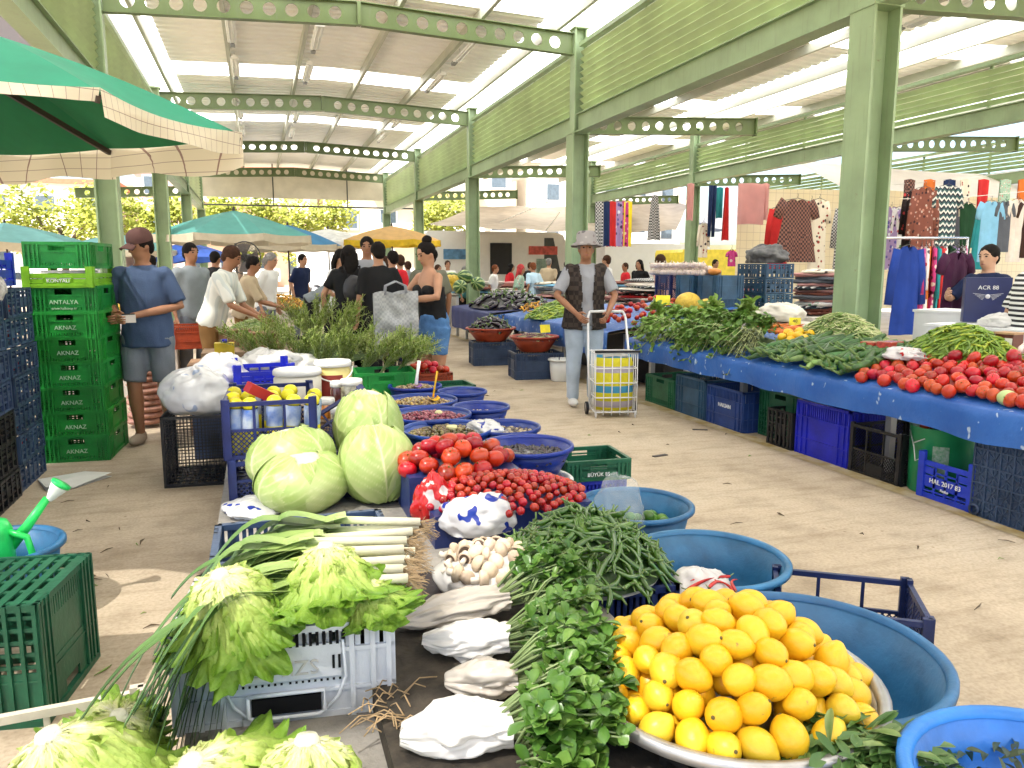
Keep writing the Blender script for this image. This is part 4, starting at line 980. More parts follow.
# ---- lettuces
M_LET = mat_t('lettuce_leaf', [(0, (.82, .82, .66)), (.25, (.78, .80, .42)), (.46, (.52, .64, .17)), (.72, (.27, .43, .06)), (1, (.15, .30, .025))], .42, .30, 30, .6, 70, .3)
def ruffled(mb, a0, wid, r0, flare, droop, seed, layer, nu=46, nv=28, amp=.02):
    R = random.Random(seed); ph = R.uniform(0, 6); tw = R.uniform(-.25, .25)
    def fn(u, v):
        uu = 2 * u - 1; ve = v * (1 - .07 * uu * uu + v * v * (.05 * math.sin(5 * uu + ph) + .022 * math.sin(17 * uu + 3 * ph))); th = min(ve * 1.75, 1.5)
        e = min(1, max(abs(uu) ** 6, v ** 8)); phi = math.atan2(uu * .8, v - .42); bl = .010 * noise.noise(Vector((uu * 5, v * 6, seed + 3))) * min(1, v * 2) + .005 * noise.noise(Vector((uu * 13, v * 15, seed)))
        fr = amp * e * (.8 * math.sin(13 * phi + ph) + .8 * math.sin(27 * phi + 2 * ph) * (.5 + noise.noise(Vector((uu * 3, v * 3, seed)))))
        rr = r0 * math.sin(th) * (1 + .14 * layer) + flare * max(0, ve - .5) ** 1.4 + fr + bl
        z = r0 * 1.15 * (math.cos(th) - 1) - droop * max(0, ve - .5) ** 1.15 + bl * .6 + (.4 * fr if v > .8 else 0)
        a = a0 + tw * v + uu * wid * (.24 + .86 * min(1, v * 1.25) ** .8 - .10 * v ** 6)
        rib = max(0, 1 - abs(uu) / .12) * (1 - v) * .25
        return (rr * math.cos(a), rr * math.sin(a), z, max(0, min(1, v * .80 + .22 * e - rib + .08 * noise.noise(Vector((uu * 7, v * 7, seed))))))
    mb.grid(fn, nu, nv)
def lettuce(label, loc, rot, seed, s=1.0, n=(6, 7, 8), amp=.019, dr=1.0):
    root = thing('lettuce', label, 'lettuce', loc, rot); R = random.Random(seed)
    root.scale = (s,) * 3
    core = MB(); core.lathe([(0, .012), (.020, .012), (.026, 0), (.028, -.03)], 14, t=[.0] * 4); core.build('cut_core', M_LET, root)
    for lay, k in enumerate(n):
        mb = MB()
        for i in range(k):
            ruffled(mb, 2 * PI * i / k + R.uniform(-.3, .3), R.uniform(.62, .9), R.uniform(.090, .11) * (1 - .08 * (2 - lay)), R.uniform(.08, .34), R.uniform(.12, .42) * dr, seed * 100 + lay * 20 + i, lay * .5, amp=amp * (.8 + .3 * lay))
        mb.build('leaf_layer', M_LET, root)
    return root
WC = Vector((.04, 1.985, .58))
q = atz(220, 570, .72); lettuce('pale lettuce lying core up on the white crate, leaves hanging over its left end', (q.x, q.y - .02, .715), (rad(8), rad(-18), .5), 1, .80, dr=.7)
q = atz(322, 548, .73); lettuce('pale lettuce lying core up on the white crate, the right one of the pair', (q.x + .01, q.y, .735), (rad(2), rad(6), 2.0), 2, .80, dr=.35)
q = atz(312, 742, .48); lettuce('pale lettuce at the bottom edge in front of the white crate', (q.x - .01, q.y + .0, .485), (rad(-10), rad(8), .4), 3, 1.0)
q = atz(45, 752, .50); lettuce('pale lettuce in the beige crate in the bottom left corner', (q.x, q.y + .03, .515), (rad(-16), rad(-6), 1.1), 4, 1.0, amp=.018)
q = atz(190, 770, .46); lettuce('loose green lettuce at the bottom edge between two pale ones', (q.x, q.y + .02, .46), (rad(-24), rad(5), 2.2), 5, 1.0, amp=.018)
q = atz(118, 728, .46); lettuce('small frilly lettuce at the corner of the beige crate', (q.x, q.y + .02, .475), (rad(-30), rad(16), 4.2), 8, .72, (4, 6, 6), .02)
q = atz(378, 586, .64); lettuce('small frilly green lettuce at the right end of the white crate by the leek roots', (q.x - .035, q.y - .0, .655), (rad(4), rad(16), 3.1), 6, .50, (5, 7, 8), .024, .5)
crate('support_crate', 'beige crate under the lettuces at the bottom edge', (.22, 1.30, .0), rad(2), .50, .36, .30, 'slotted', P_BEIGE)
# ---- leeks
M_LEEK = mat_t('leek', [(0, (.72, .68, .52)), (.18, (.70, .72, .48)), (.38, (.34, .46, .14)), (.7, (.13, .24, .07)), (1, (.07, .15, .05))], .4, .14, 18, .2, 40, .12)
M_ROOT = mat('leek_roots', (.34, .24, .13), .85, .3, 30)
L0 = atz(418, 525, .66); L1 = atz(400, 590, .62)
for i in range(22):
    t = (i * .37) % 1; lay = i % 3
    b = L0.lerp(L1, i / 21) + Vector((jit(.02), jit(.01), lay * .016 - .01)); R = random.Random(i + 70)
    r = thing('leek', 'long leek with whitish shaft, roots to the right and leaves hanging over the crate end', 'leek', b, 0, 'bundle of leeks')
    ln = R.uniform(.24, .30); dirx = Vector((-1, R.uniform(.02, .16), R.uniform(.0, .10)))
    mb = MB(); mb.tube([b, b + dirx * ln * .5, b + dirx * ln], [.0125, .0115, .012], 10, t=[0, .12, .34]); mb.build('shaft', M_LEEK, r, world=True)
    mb = MB()
    for k in range(4):
        st = b + dirx * ln * (.86 + .03 * k); L = R.uniform(.32, .54); sp = R.uniform(-.12, .14); hang = R.uniform(.25, 1.0)
        def fn(u, v):
            uu = 2 * u - 1; x = v * L
            sag = -hang * max(0, v - .40) ** 1.6 * .95 + .015 * v * k * (1 - v)
            w_ = .026 * (1 - .75 * v * v) + .002
            return (st.x - x * (1 - .34 * v * hang), st.y + sp * v * .6 - v * v * .22 * (1 if i > 5 else .3) + uu * w_, st.z + .10 * dirx.z * v + sag + .007 * abs(uu) + .012 * math.sin(v * 8 + k + i), .34 + .62 * v)
        mb.grid(fn, 2, 16)
    mb.build('leaf_fan', M_LEEK, r, world=True)
    mb = MB()
    for k in range(26):
        e = Vector((R.uniform(.015, .055), R.uniform(-.03, .03), R.uniform(-.05, .012)))
        mb.tube([b, b + e * .5 + Vector((0, R.uniform(-.008, .008), R.uniform(-.006, .006))), b + e], .0008, 3, caps=False)
    mb.build('root_tuft', M_ROOT, r, world=True)
crate('support_crate', 'dark crate under the bundle of leeks behind the lettuces', (.10, 2.42, LZ), 0, .52, .36, .25, 'slotted', P_SLATE)
# ---- purslane bunches wrapped in bags
M_PURS = mat_t('purslane_leaf', [(0, (.04, .115, .016)), (.5, (.085, .20, .03)), (1, (.19, .31, .07))], .30, .5, 14, .1, 40, .2); M_PST = mat('purslane_stem', (.22, .30, .12), .45)
def leaf_quad(mb, p, d, up, L, W, t, fold=.25, mi=0, n=6):
    d = d.normalized(); s = d.cross(up)
    if s.length < 1e-3: s = d.orthogonal()
    s.normalize(); n_ = s.cross(d)
    prof = ((0, .08), (.22, .42), (.5, .85), (.75, 1.0), (.92, .62), (1, .05))
    vs, fs, ts = [], [], []
    for (a, w_) in prof:
        c = p + d * (L * a) - n_ * (L * .18 * a * a)
        vs += [c - s * (W * w_ / 2) + n_ * (W * w_ * fold), c, c + s * (W * w_ / 2) + n_ * (W * w_ * fold)]; ts += [t + .12, t + .3, t + .12]
    for i in range(len(prof) - 1):
        for j in range(2): o = i * 3 + j; fs.append((o, o + 1, o + 4, o + 3))
    mb.add(vs, fs, mi, True, ts)
def purslane(label, base, d, seed, n=34, spread=.09, L=.24, ls=.030):
    root = thing('purslane_bunch', label, 'purslane', base); R = random.Random(seed); st, lf = MB(), MB(); d = Vector(d).normalized()
    side = d.cross(Vector((0, 0, 1))).normalized(); up = side.cross(d)
    for i in range(n):
        a = R.uniform(0, 2 * PI); q = math.sqrt(R.random()) * spread
        o0 = side * (math.cos(a) * q * .35) + up * (math.sin(a) * q * .35)
        e = d * (L * R.uniform(.55, 1.0)) + side * (math.cos(a) * q * 1.4) + up * (math.sin(a) * q * 1.0 + .02)
        mid = (o0 + e) * .5 + up * .015
        st.tube([base + o0, base + mid, base + e], [.0035, .003, .0022], 5)
        for k in range(R.randint(8, 11)):
            f = R.uniform(.35, 1.03) if k > 3 else 1.0; P = base + (o0.lerp(mid, f * 2) if f < .5 else mid.lerp(e, f * 2 - 1))
            dd = Vector((R.uniform(-1, 1), R.uniform(-1, 1), R.uniform(-.3, 1.0))) + d * .5
            leaf_quad(lf, P, dd, Vector((R.uniform(-.4, .4), R.uniform(-.4, .4), 1)), ls * R.uniform(.8, 1.5), ls * R.uniform(.65, 1.05), R.uniform(0, .6))
    st.build('stems', M_PST, root, world=True); lf.build('foliage', M_PURS, root, world=True); return root
def wrap(label, a, b, r0, r1, seed, m=M_BAGW):
    """crumpled paper/plastic sleeve along a->b"""
    a, b = Vector(a), Vector(b); ax = (b - a).normalized(); s = ax.cross(Vector((0, 0, 1))).normalized(); up = s.cross(ax); mb = MB()
    def fn(u, v):
        th = 2 * PI * u; r = lerp(r0, r1, v) * (math.sin(PI * min(.78, .06 + v * .8)) ** .6) * 1.1
        dd = Vector((math.cos(th), math.sin(th), v * 1.4))
        tri = lambda q: abs(((q / PI) % 2) - 1) * 2 - 1; w_ = noise.noise(Vector((math.cos(th), math.sin(th), v * 2.4 + seed * 5)))
        fold = .98 + .24 * w_ + .15 * tri(th * 3 + w_ * 6 + seed) + .11 * tri(th * 7 - w_ * 8 + v * 3) * (.5 + v) + .06 * tri(v * 11 + w_ * 9) + .04 * tri(th * 15 + w_ * 12) + .16 * crump(Vector((math.cos(th), math.sin(th), v * 2)), seed)
        p = a + ax * ((b - a).length * (v + .03 * noise.noise(Vector((th, v, seed))))) + s * (math.cos(th) * r * fold) + up * (math.sin(th) * r * fold * .72)
        return p
    mb.grid(fn, 72, 44)
    mb.add([a - ax * .005] + mb.v[:72], [(0, i + 1, (i + 1) % 72 + 1) for i in range(72)], 0, True)
    return tag(mb.build('paper_wrap', m, world=True), label, 'wrapping')
PB = [((398, 622), (506, 596), 1, 'nearest to the leek roots', M_BAGG), ((424, 640), (512, 638), 2, 'second from the leek roots', M_BAGW), ((446, 680), (520, 676), 3, 'third, half hidden by leaves', M_BAGG), ((402, 734), (512, 722), 4, 'largest, at the bottom edge', M_BAGW)]
for (A, B, k, l, m) in PB:
    a, b = atz(A[0], A[1], .44), atz(B[0], B[1], .46)
    wrap(f'crumpled white wrapping around the stems of a purslane bunch, {l}', a, b, .058 if k == 4 else .05, .062 if k == 4 else .052, k, m)
    d = (b - a).normalized()
    purslane(f'bunch of purslane with round green leaves, {l}', b - d * .02, d + Vector((0, 0, .10)), k, 44 if k != 1 else 34, .095, .25)
q = atz(545, 590, .48); purslane('small dark purslane bunch at the back against the mushrooms', q - Vector((.06, .02, .03)), Vector((.7, .25, .35)), 9, 30, .07, .17, .026)
q = atz(570, 705, .47); purslane('loose purslane tops drooping toward the lemons', q - Vector((.06, 0, .0)), Vector((.8, -.15, .15)), 11, 34, .085, .17)
q = atz(548, 742, .48); purslane('purslane bunch with the largest pale leaves at the bottom edge', q - Vector((.05, -.02, .03)), Vector((.6, -.5, .3)), 12, 34, .08, .14, .036)
mb_ = MB(); mb_.box((.52, 1.72, .375), (.60, .95, .06)); tag(mb_.build('produce_board', mat('soil_board', (.035, .028, .02), .9, .5, 20, .4, 40), world=True), 'dark damp board under the purslane bunches', 'board')
# roots scattered right of the white crate
mb_ = MB()
for k in range(30):
    p = atz(385 + jit(20), 712 + jit(22), .41); e = Vector((jit(.10), jit(.05), 0)); mb_.tube([p, p + e * .5 + Vector((0, .012, .012)), p + e], .0018, 4)
tag(mb_.build('root_scraps', M_ROOT, world=True), 'thin brown root scraps beside the white crate', 'roots', kind='stuff')
# ---- bunch of long leaves at the bottom right
M_SPIN = mat_t('spinach_leaf', [(0, (.30, .38, .14)), (.4, (.08, .17, .04)), (1, (.045, .12, .025))], .4, .4, 18, .15, 40, .12)
q = atz(852, 765, .44); root = thing('rocket_bunch', 'bunch of long dark green leaves at the bottom edge beside the corner basin', 'greens', q); lf = MB(); R = random.Random(8)
for i in range(520):
    a = R.uniform(0, 6.3); k = math.sqrt(R.random()); P = q + Vector((.19 * k * math.cos(a), .15 * k * math.sin(a), .075 * (1 - k * k) - .01))
    leaf_quad(lf, P, Vector((R.uniform(-1, 1), R.uniform(-.6, .3), R.uniform(-.25, .2))), Vector((R.uniform(-.6, .6), R.uniform(-.6, .6), 1)), R.uniform(.05, .085), R.uniform(.016, .028), R.uniform(0, .6), .2)
lf.build('foliage', M_SPIN, root, world=True)
st = MB()
for i in range(40): a = q + Vector((jit(.16), jit(.12), .0)); st.tube([a, a + Vector((jit(.08), jit(.04), .03))], .002, 4)
st.build('stems', M_PST, root, world=True)
crate('support_crate', 'dark crate under the long leaved bunch at the bottom edge', (q.x, q.y, 0), .2, .34, .28, .42, 'open', P_BLACK)
lf = MB()
for i in range(170):
    a = R.uniform(0, 6.3); k = math.sqrt(R.random()); P = Vector((B4.x - .02 + .19 * k * math.cos(a), B4.y + .19 * k * math.sin(a) + .02, .45 + .03 * R.random()))
    leaf_quad(lf, P, Vector((R.uniform(-1, 1), R.uniform(-1, 1), R.uniform(-.1, .5))), Vector((R.uniform(-.6, .6), R.uniform(-.6, .6), 1)), R.uniform(.03, .06), .014, R.uniform(0, .4))
tag(lf.build('herb_scraps', mat_t('dark_herb', [(0, (.02, .03, .025)), (.6, (.05, .08, .03)), (1, (.10, .05, .08))], .5), world=True), 'dark herb scraps in the bright blue corner basin', 'herbs', kind='stuff')
# ---- dill and herb heap at the far end of the ledge
M_DILL = mat_t('dill_leaf', [(0, (.13, .21, .03)), (.5, (.27, .37, .07)), (1, (.48, .54, .20))], .5, .5, 10, 0, 40, .3); M_STEMP = mat('pale_stem', (.45, .50, .22), .5)
def dill_bunch(label, base, d, seed, L=.42, n=26, sp=.16, group=None, m=None):
    root = thing('dill_bunch', label, 'herb bunch', base, 0, group); R = random.Random(seed); st, lf = MB(), MB(); d = Vector(d).normalized(); up = Vector((0, 0, 1)); s = d.cross(up).normalized()
    for i in range(n):
        e = d * L * R.uniform(.7, 1) + s * R.uniform(-sp, sp) + up * (R.uniform(-.03, .14) * L * 2)
        mid = e * .55 + up * .05
        st.tube([base, base + mid, base + e], [.003, .0025, .0015], 4, caps=False)
        for k in range(26):
            f = .25 + .8 * k / 26; P = base + (mid * (f / .55) if f < .55 else mid.lerp(e, (f - .55) / .5))
            dd = (d * .7 + Vector((R.uniform(-1, 1), R.uniform(-1, 1), R.uniform(-.6, .9)))).normalized(); ll = R.uniform(.035, .08); w = .005
            sd_ = dd.cross(up)
            if sd_.length < .01: sd_ = s
            sd_ = sd_.normalized() * w; mdp = P + dd * ll * .6 + up * .004; t = R.random()
            lf.add([P - sd_ * .4, P + sd_ * .4, mdp + sd_, mdp - sd_, P + dd * ll - up * .008], [(0, 1, 2, 3), (3, 2, 4)], 0, False, [t * .5, t * .5, t, t, 1])
    st.build('stems', M_STEMP, root, world=True); lf.build('foliage', m or M_DILL, root, world=True); return root
hb = [(250, 350, -.5), (275, 352, -.3), (300, 352, 0), (325, 354, .2), (350, 356, .3), (375, 358, .5), (400, 358, .8), (285, 335, -.4), (310, 332, -.1), (340, 332, .2), (368, 338, .5), (395, 345, .9), (320, 318, 0), (350, 320, .4), (300, 322, -.4), (420, 356, 1.1)]
for i, (x, y, a) in enumerate(hb):
    P = atz(x, y + 6, .66 + (355 - y) * .004)
    dill_bunch('feathery green dill bunch in the big heap behind the jars', P - Vector((math.sin(a) * .22, -.12, .10)), (math.sin(a), -.5, .55), 20 + i, .46, 26, .20, 'dill bunches in the big heap')
P = atz(384, 362, .62)
for i in range(3): dill_bunch('dill bunch drooping over the front of the green crate', P + Vector((-.1 + .1 * i, .1, 0)), (.5 * (i - .6), -.3, .35), 50 + i, .32, 22, .14, 'dill bunches in the green crate')
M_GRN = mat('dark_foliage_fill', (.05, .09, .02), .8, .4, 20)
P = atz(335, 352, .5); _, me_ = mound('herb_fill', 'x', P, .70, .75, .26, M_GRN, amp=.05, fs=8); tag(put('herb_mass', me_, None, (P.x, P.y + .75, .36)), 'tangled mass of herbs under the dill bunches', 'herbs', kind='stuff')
# beans and yellow peppers behind
def bean_stuff(name, label, c, rx, ry, h, m, n, L, r, seed, rz=0, cat='beans', p=1.8, sub=None):
    mb = MB(); R = random.Random(seed); ca, sa = math.cos(rz), math.sin(rz); mats = m if isinstance(m, list) else [m]
    for i in range(n):
        a, q = R.uniform(0, 6.3), math.sqrt(R.random()); lx, ly = rx * q * math.cos(a), ry * q * math.sin(a)
        P = Vector((c[0] + lx * ca - ly * sa, c[1] + lx * sa + ly * ca, c[2] + h * max(0, 1 - q ** p) + R.uniform(-.01, .012))); y = R.uniform(0, 6.3)
        sl = -h * p * q ** (p - 1) / max(rx, ry); dx = Vector((math.cos(y), math.sin(y), sl * math.cos(y - a - rz))) * L * R.uniform(.6, 1.1) * .5
        b = Vector((-math.sin(y), math.cos(y), .25)) * L * R.uniform(-.14, .14)
        mb.tube([P - dx, P + b, P + dx], [r * .6, r, r * .4], 5, R.randrange(len(mats)), caps=False)
    def fn(u, v):
        a, q = 2 * PI * u, v; lx, ly = rx * q * math.cos(a), ry * q * math.sin(a)
        return (c[0] + lx * ca - ly * sa, c[1] + lx * sa + ly * ca, c[2] - .018 + h * max(0, 1 - q ** p))
    mb.grid(fn, 24, 10, len(mats) - 1); return tag(mb.build(name, mats, world=True), label, cat, kind='stuff')
M_BEAN = mat('bean_pale', (.32, .40, .14), .45, .25, 20); M_BEAN2 = mat('bean_green', (.16, .26, .06), .45, .25, 20); M_BEAN3 = mat('bean_cream', (.48, .50, .25), .45)
P = atz(255, 330, .72); bean_stuff('long_beans', 'heap of long pale green beans left of the dill heap', (P.x, P.y, .60), .42, .6, .24, [M_BEAN, M_BEAN3, M_BEAN2], 420, .20, .006, 2)
M_YP = mat('orange_pepper', (.62, .30, .02), .3, .3, 12, objvar=.2)
YP = [long_veg(RNG.uniform(.08, .12), .016, RNG.uniform(-.6, .6), .4, k, M_YP, 'yellow_pepper', taper=(.7, 1.1, 1, .8, .5, .15)) for k in range(5)]
P = atz(282, 306, .72); veg_heap(YP, 'yellow_pepper', 'orange yellow pepper in the heap behind the dill', 'yellow peppers behind the dill', 'pepper', heap_pts(110, (P.x, P.y + .3, .68), .50, .6, .24, .05, seed=21))
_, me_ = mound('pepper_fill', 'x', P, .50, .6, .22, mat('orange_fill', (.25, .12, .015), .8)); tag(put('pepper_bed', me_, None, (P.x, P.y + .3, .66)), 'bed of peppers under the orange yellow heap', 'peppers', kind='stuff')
P = atz(232, 335, .55)
blob_bag('sack', 'dark red net sack lying open beside the long beans', (P.x - .05, P.y - .1, .42), (.18, .22, .13), mat('red_net', (.20, .03, .03), .7, .4, 30), 13)
# ------------------------------------------------------------------ people: one continuous skin body, clothes as child meshes
def solidify_mesh(mb, voxel, smooth=6, name='body', m=None, folds=0, fscale=9, seed=0):
    me = mb.mesh('tmp', []); o = bpy.data.objects.new('tmp', me); COL.objects.link(o)
    r = o.modifiers.new('r', 'REMESH'); r.mode = 'VOXEL'; r.voxel_size = voxel; r.use_smooth_shade = True
    s = o.modifiers.new('s', 'SMOOTH'); s.iterations = smooth; s.factor = .5
    dg = bpy.context.evaluated_depsgraph_get(); out = bpy.data.meshes.new_from_object(o.evaluated_get(dg)); out.name = name
    bpy.data.objects.remove(o); out.materials.clear(); out.materials.append(m)
    if folds:
        sd = Vector((seed * 2.3, seed, 0)); nrm = [v.normal.copy() for v in out.vertices]
        for v, n in zip(out.vertices, nrm):
            p = v.co; f = noise.noise(Vector((p.x * fscale, p.y * fscale, p.z * fscale * .45)) + sd) + .6 * noise.noise(Vector((p.x * fscale * 2 + p.z * 6, p.y * fscale * 2, p.z * fscale)) + sd)
            v.co = p + n * (f * folds)
    for p in out.polygons: p.use_smooth = True
    return out
M_SKIN = mat('skin', (.42, .22, .13), .5, .08, 10, spec=.4); M_SKIN2 = mat('skin_tanned', (.30, .14, .075), .5, .08, 10, spec=.4); M_SKIN3 = mat('skin_light', (.50, .29, .19), .5, .06, 10)
M_HAIRK = mat('hair_black', (.010, .008, .007), .75, .3, 40, spec=.12); M_HAIRB = mat('hair_brown', (.045, .02, .011), .75, .3, 40, spec=.15); M_HAIRG = mat('hair_grey', (.20, .19, .18), .75, .3, 40, spec=.15); M_HAIRR = mat('hair_red_brown', (.16, .05, .02), .75, .3, 40, spec=.15)
M_EYE = mat('eye', (.03, .02, .015), .2); M_LIP = mat('lip', (.28, .10, .08), .5)
def cloth(name, c, var=.14, transl=0, c2=None, sc=4): return mat(name, c, .85, var, sc, .25, 90, spec=.2, col2=c2, transl=transl)
def dress_mat(name, c, kind, cols, sc=20):
    if name in _MC: return _MC[name]
    T = NT(name); co = T.coord(1.0)
    if kind == 'floral':
        v = T.node('ShaderNodeTexVoronoi'); v.inputs['Scale'].default_value = sc; T.link(co, v.inputs['Vector'])
        cc = c
        mk = T.ramp(v.outputs['Distance'], [(.30, (1, 1, 1)), (.36, (0, 0, 0))])
        sep = T.node('ShaderNodeSeparateColor'); T.link(v.outputs['Color'], sep.inputs[0])
        st = [(i / len(cols), k) for i, k in enumerate(cols)]
        cc = T.mix(mk, c, T.ramp(sep.outputs[0], st, 'CONSTANT'))
    elif kind in ('stripes', 'vstripes', 'zigzag'):
        s = T.node('ShaderNodeSeparateXYZ'); T.link(T.coord(1.0, rnd=False), s.inputs[0]); src = s.outputs['Z' if kind != 'vstripes' else 'X']
        if kind == 'zigzag':
            pp = T.node('ShaderNodeMath', operation='PINGPONG'); pp.inputs[1].default_value = .05; T.link(s.outputs['X'], pp.inputs[0])
            ad = T.node('ShaderNodeMath', operation='ADD'); T.link(src, ad.inputs[0]); T.link(pp.outputs[0], ad.inputs[1]); src = ad.outputs[0]
        ml = T.node('ShaderNodeMath', operation='MULTIPLY'); ml.inputs[1].default_value = sc; T.link(src, ml.inputs[0]); fr = T.node('ShaderNodeMath', operation='FRACT'); T.link(ml.outputs[0], fr.inputs[0])
        n = len(cols) + 1; cc = T.ramp(fr.outputs[0], [(i / n, k) for i, k in enumerate([c] + list(cols))], 'CONSTANT')
    else:
        ch = T.node('ShaderNodeTexChecker'); ch.inputs['Scale'].default_value = sc; T.link(T.coord(1.0, rnd=False), ch.inputs[0]); ch.inputs[1].default_value = (*c, 1); ch.inputs[2].default_value = (*cols[0], 1); cc = ch.outputs[0]
    T.bsdf(cc, .85, .2, 0, T.noise(co, 90, 2), .2, .005); _MC[name] = T.m; return T.m
def person(label, x, y, h, head_deg, skin=None, hair=None, hairstyle='short', top=None, sleeve=.45, bottom=None, leg_len=1.0, lean=0, R_=None, L_=None, head=(0, 0), shoe=None, det=1, female=False, fat=1.0, vest=None, hat=None, cap=None, z0=0, seed=1, hem=.84, skirt=False, group=None, strapless=False, walk=.0):
    s = h / 1.7; root = thing('person', label, 'person', (x, y, z0), rad(head_deg), group); root.scale = (s,) * 3
    skin = skin or M_SKIN; hair = hair or M_HAIRK; shoe = shoe or mat('shoe_dark', (.03, .03, .03), .6)
    vx = .011 if det >= 2 else .018
    hipz = .90; LM = Matrix.Translation((0, 0, hipz)) @ Matrix.Rotation(rad(lean), 4, 'X') @ Matrix.Translation((0, 0, -hipz))   # lean > 0 bends towards -Y
    U = lambda p: LM @ Vector(p)
    sw = .165 if female else .185; hw = .165 if female else .155
    shl = {-1: U((-sw + .008, 0, 1.378)), 1: U((sw - .008, 0, 1.378))}
    arms = {}
    for sg, a in ((-1, R_), (1, L_)):
        if a is None: a = ((sg * (sw + .055), .02, 1.12), (sg * (sw + .06), -.06, .87))
        arms[sg] = (shl[sg], Vector(a[0]), Vector(a[1]))
    hipj = {-1: Vector((-.09, 0, .88)), 1: Vector((.09, 0, .88))}
    knee = {-1: Vector((-.105, -.02 - walk, .48)), 1: Vector((.105, -.02 + walk * .6, .48))}; ank = {-1: Vector((-.11, .02 - walk * .6, .075)), 1: Vector((.11, .02 + walk, .075))}
    def torso(mb, d=0, z_lo=.80, shoulders=True):
        pr = [(.80, hw + d * 2.2, .118 * fat + d * 1.5), (.93, hw + .012 + d * 1.3, .120 * fat + d), (1.06, (.128 if female else .145) * fat + d, .102 * fat + d), (1.20, (.142 if female else .160) * fat ** .5 + d, .112 * fat ** .6 + d), (1.33, .160 + d, .108 + d), (1.40, .135 + d, .078 + d), (1.445, .075 + d * .6, .06 + d * .5)]
        pr = [p for p in pr if p[0] >= z_lo - .01]
        if pr[0][0] > z_lo + .02: pr = [(z_lo, pr[0][1], pr[0][2])] + pr
        mb.tube([U((0, 0, p[0])) for p in pr], [(p[1], p[2]) for p in pr], 20, ref=(1, 0, 0))
        if female and z_lo < 1.2:
            for sg in (-1, 1): mb.ball(U((sg * .07, -.075 - d * .5, 1.255)), (.066 + d * .4, .050, .066 + d * .4), 10, 8)
        if shoulders:
            for sg in (-1, 1): mb.ball(shl[sg] + Vector((-sg * .012, 0, -.004)), (.056 + d * .7, .056 + d, .050 + d * .6), 10, 8)
    hc = U((0, -.012, 1.585)); HM = Matrix.Translation(hc) @ Matrix.Rotation(rad(lean * .4), 4, 'X') @ Matrix.Rotation(rad(head[1]), 4, 'Z') @ Matrix.Rotation(rad(head[0]), 4, 'X')
    b = MB(); torso(b, -.012, .86)
    b.tube([U((0, .005, 1.40)), U((0, .0, 1.47)), HM @ Vector((0, .015, -.05))], [.062, .054, .056], 12)
    b.ball((0, .008, .018), (.074, .092, .098), 18, 14, M=HM); b.ball((0, -.022, -.045), (.056, .062, .066), 14, 10, M=HM)
    b.tube([HM @ Vector((0, -.082, .022)), HM @ Vector((0, -.098, -.012)), HM @ Vector((0, -.080, -.022))], [.010, .016, .010], 8)
    for sg in (-1, 1):
        b.ball((sg * .075, .012, .0), (.010, .020, .030), 8, 6, M=HM)
        S, E_, W_ = arms[sg]
        b.tube([S, S.lerp(E_, .5), E_, E_.lerp(W_, .35), W_], [.044, .043, .037, .037, .025], 12)
        f = (W_ - E_).normalized()
        b.tube([W_, W_ + f * .05, W_ + f * .095], [(.028, .018), (.040, .018), (.038, .014)], 10, ref=(0, 0, 1) if abs(f.z) < .7 else (0, 1, 0))
        b.tube([hipj[sg], hipj[sg].lerp(knee[sg], .45), knee[sg], knee[sg].lerp(ank[sg], .3), knee[sg].lerp(ank[sg], .7), ank[sg]], [.092 * fat, .080 * fat, .056, .058, .042, .036], 14)
        b.ball(ank[sg] + Vector((0, -.06, -.035)), (.040, .115, .034), 10, 8)
    body = solidify_mesh(b, vx, 5, 'body', skin)
    if det >= 1:    # five separate fingers, slightly curled, on each hand
        fb = MB()
        for sg in (-1, 1):
            S, E_, W_ = arms[sg]; f = (W_ - E_).normalized(); wv = Vector((0, 0, 1)) if abs(f.z) < .7 else Vector((0, 1, 0)); sd = (wv - f * wv.dot(f)).normalized(); dn = f.cross(sd) * sg
            if dn.z > 0 and abs(f.z) < .7: dn = -dn
            k0 = W_ + f * .085
            for i, L in enumerate((.066, .074, .070, .054)):
                a = k0 + sd * (.027 - .018 * i); fb.tube([a - f * .015, a + f * L * .45 + dn * .006, a + f * L * .75 + dn * .028, a + f * L * .80 + dn * .046], [.0085, .008, .0075, .006], 7)
            a = W_ + f * .03 + sd * .028; fb.tube([a, a + f * .030 + sd * .024 + dn * .010, a + f * .062 + sd * .026 + dn * .024], [.011, .010, .007], 7)
        o = len(body.vertices); bm = bmesh.new(); bm.from_mesh(body); fm = fb.mesh('f', [skin]); bm.from_mesh(fm); bm.to_mesh(body); bm.free()
        for p in body.polygons: p.use_smooth = True
    put('body', body, root)
    for sg in (-1, 1):
        e = MB(); e.ball((sg * .030, -.074, .022), (.012, .010, .007), 8, 6, M=HM); e.build('eye', M_EYE, root)
        e = MB(); e.tube([HM @ Vector((sg * .014, -.088, .042)), HM @ Vector((sg * .032, -.086, .047)), HM @ Vector((sg * .050, -.070, .040))], [.003, .0045, .003], 5); e.build('eyebrow', hair, root)
    e = MB(); e.tube([HM @ Vector((-.022, -.074, -.050)), HM @ Vector((0, -.083, -.048)), HM @ Vector((.022, -.074, -.050))], [.003, .006, .003], 6); e.build('mouth', M_LIP, root)
    # hair
    hb = MB(); hf = lambda d: 1 + .05 * noise.noise(d * 5 + Vector((seed, 0, 0)))
    hb.ball((0, .022, .034), (.084, .094, .094), 18, 14, M=HM, fn=hf)
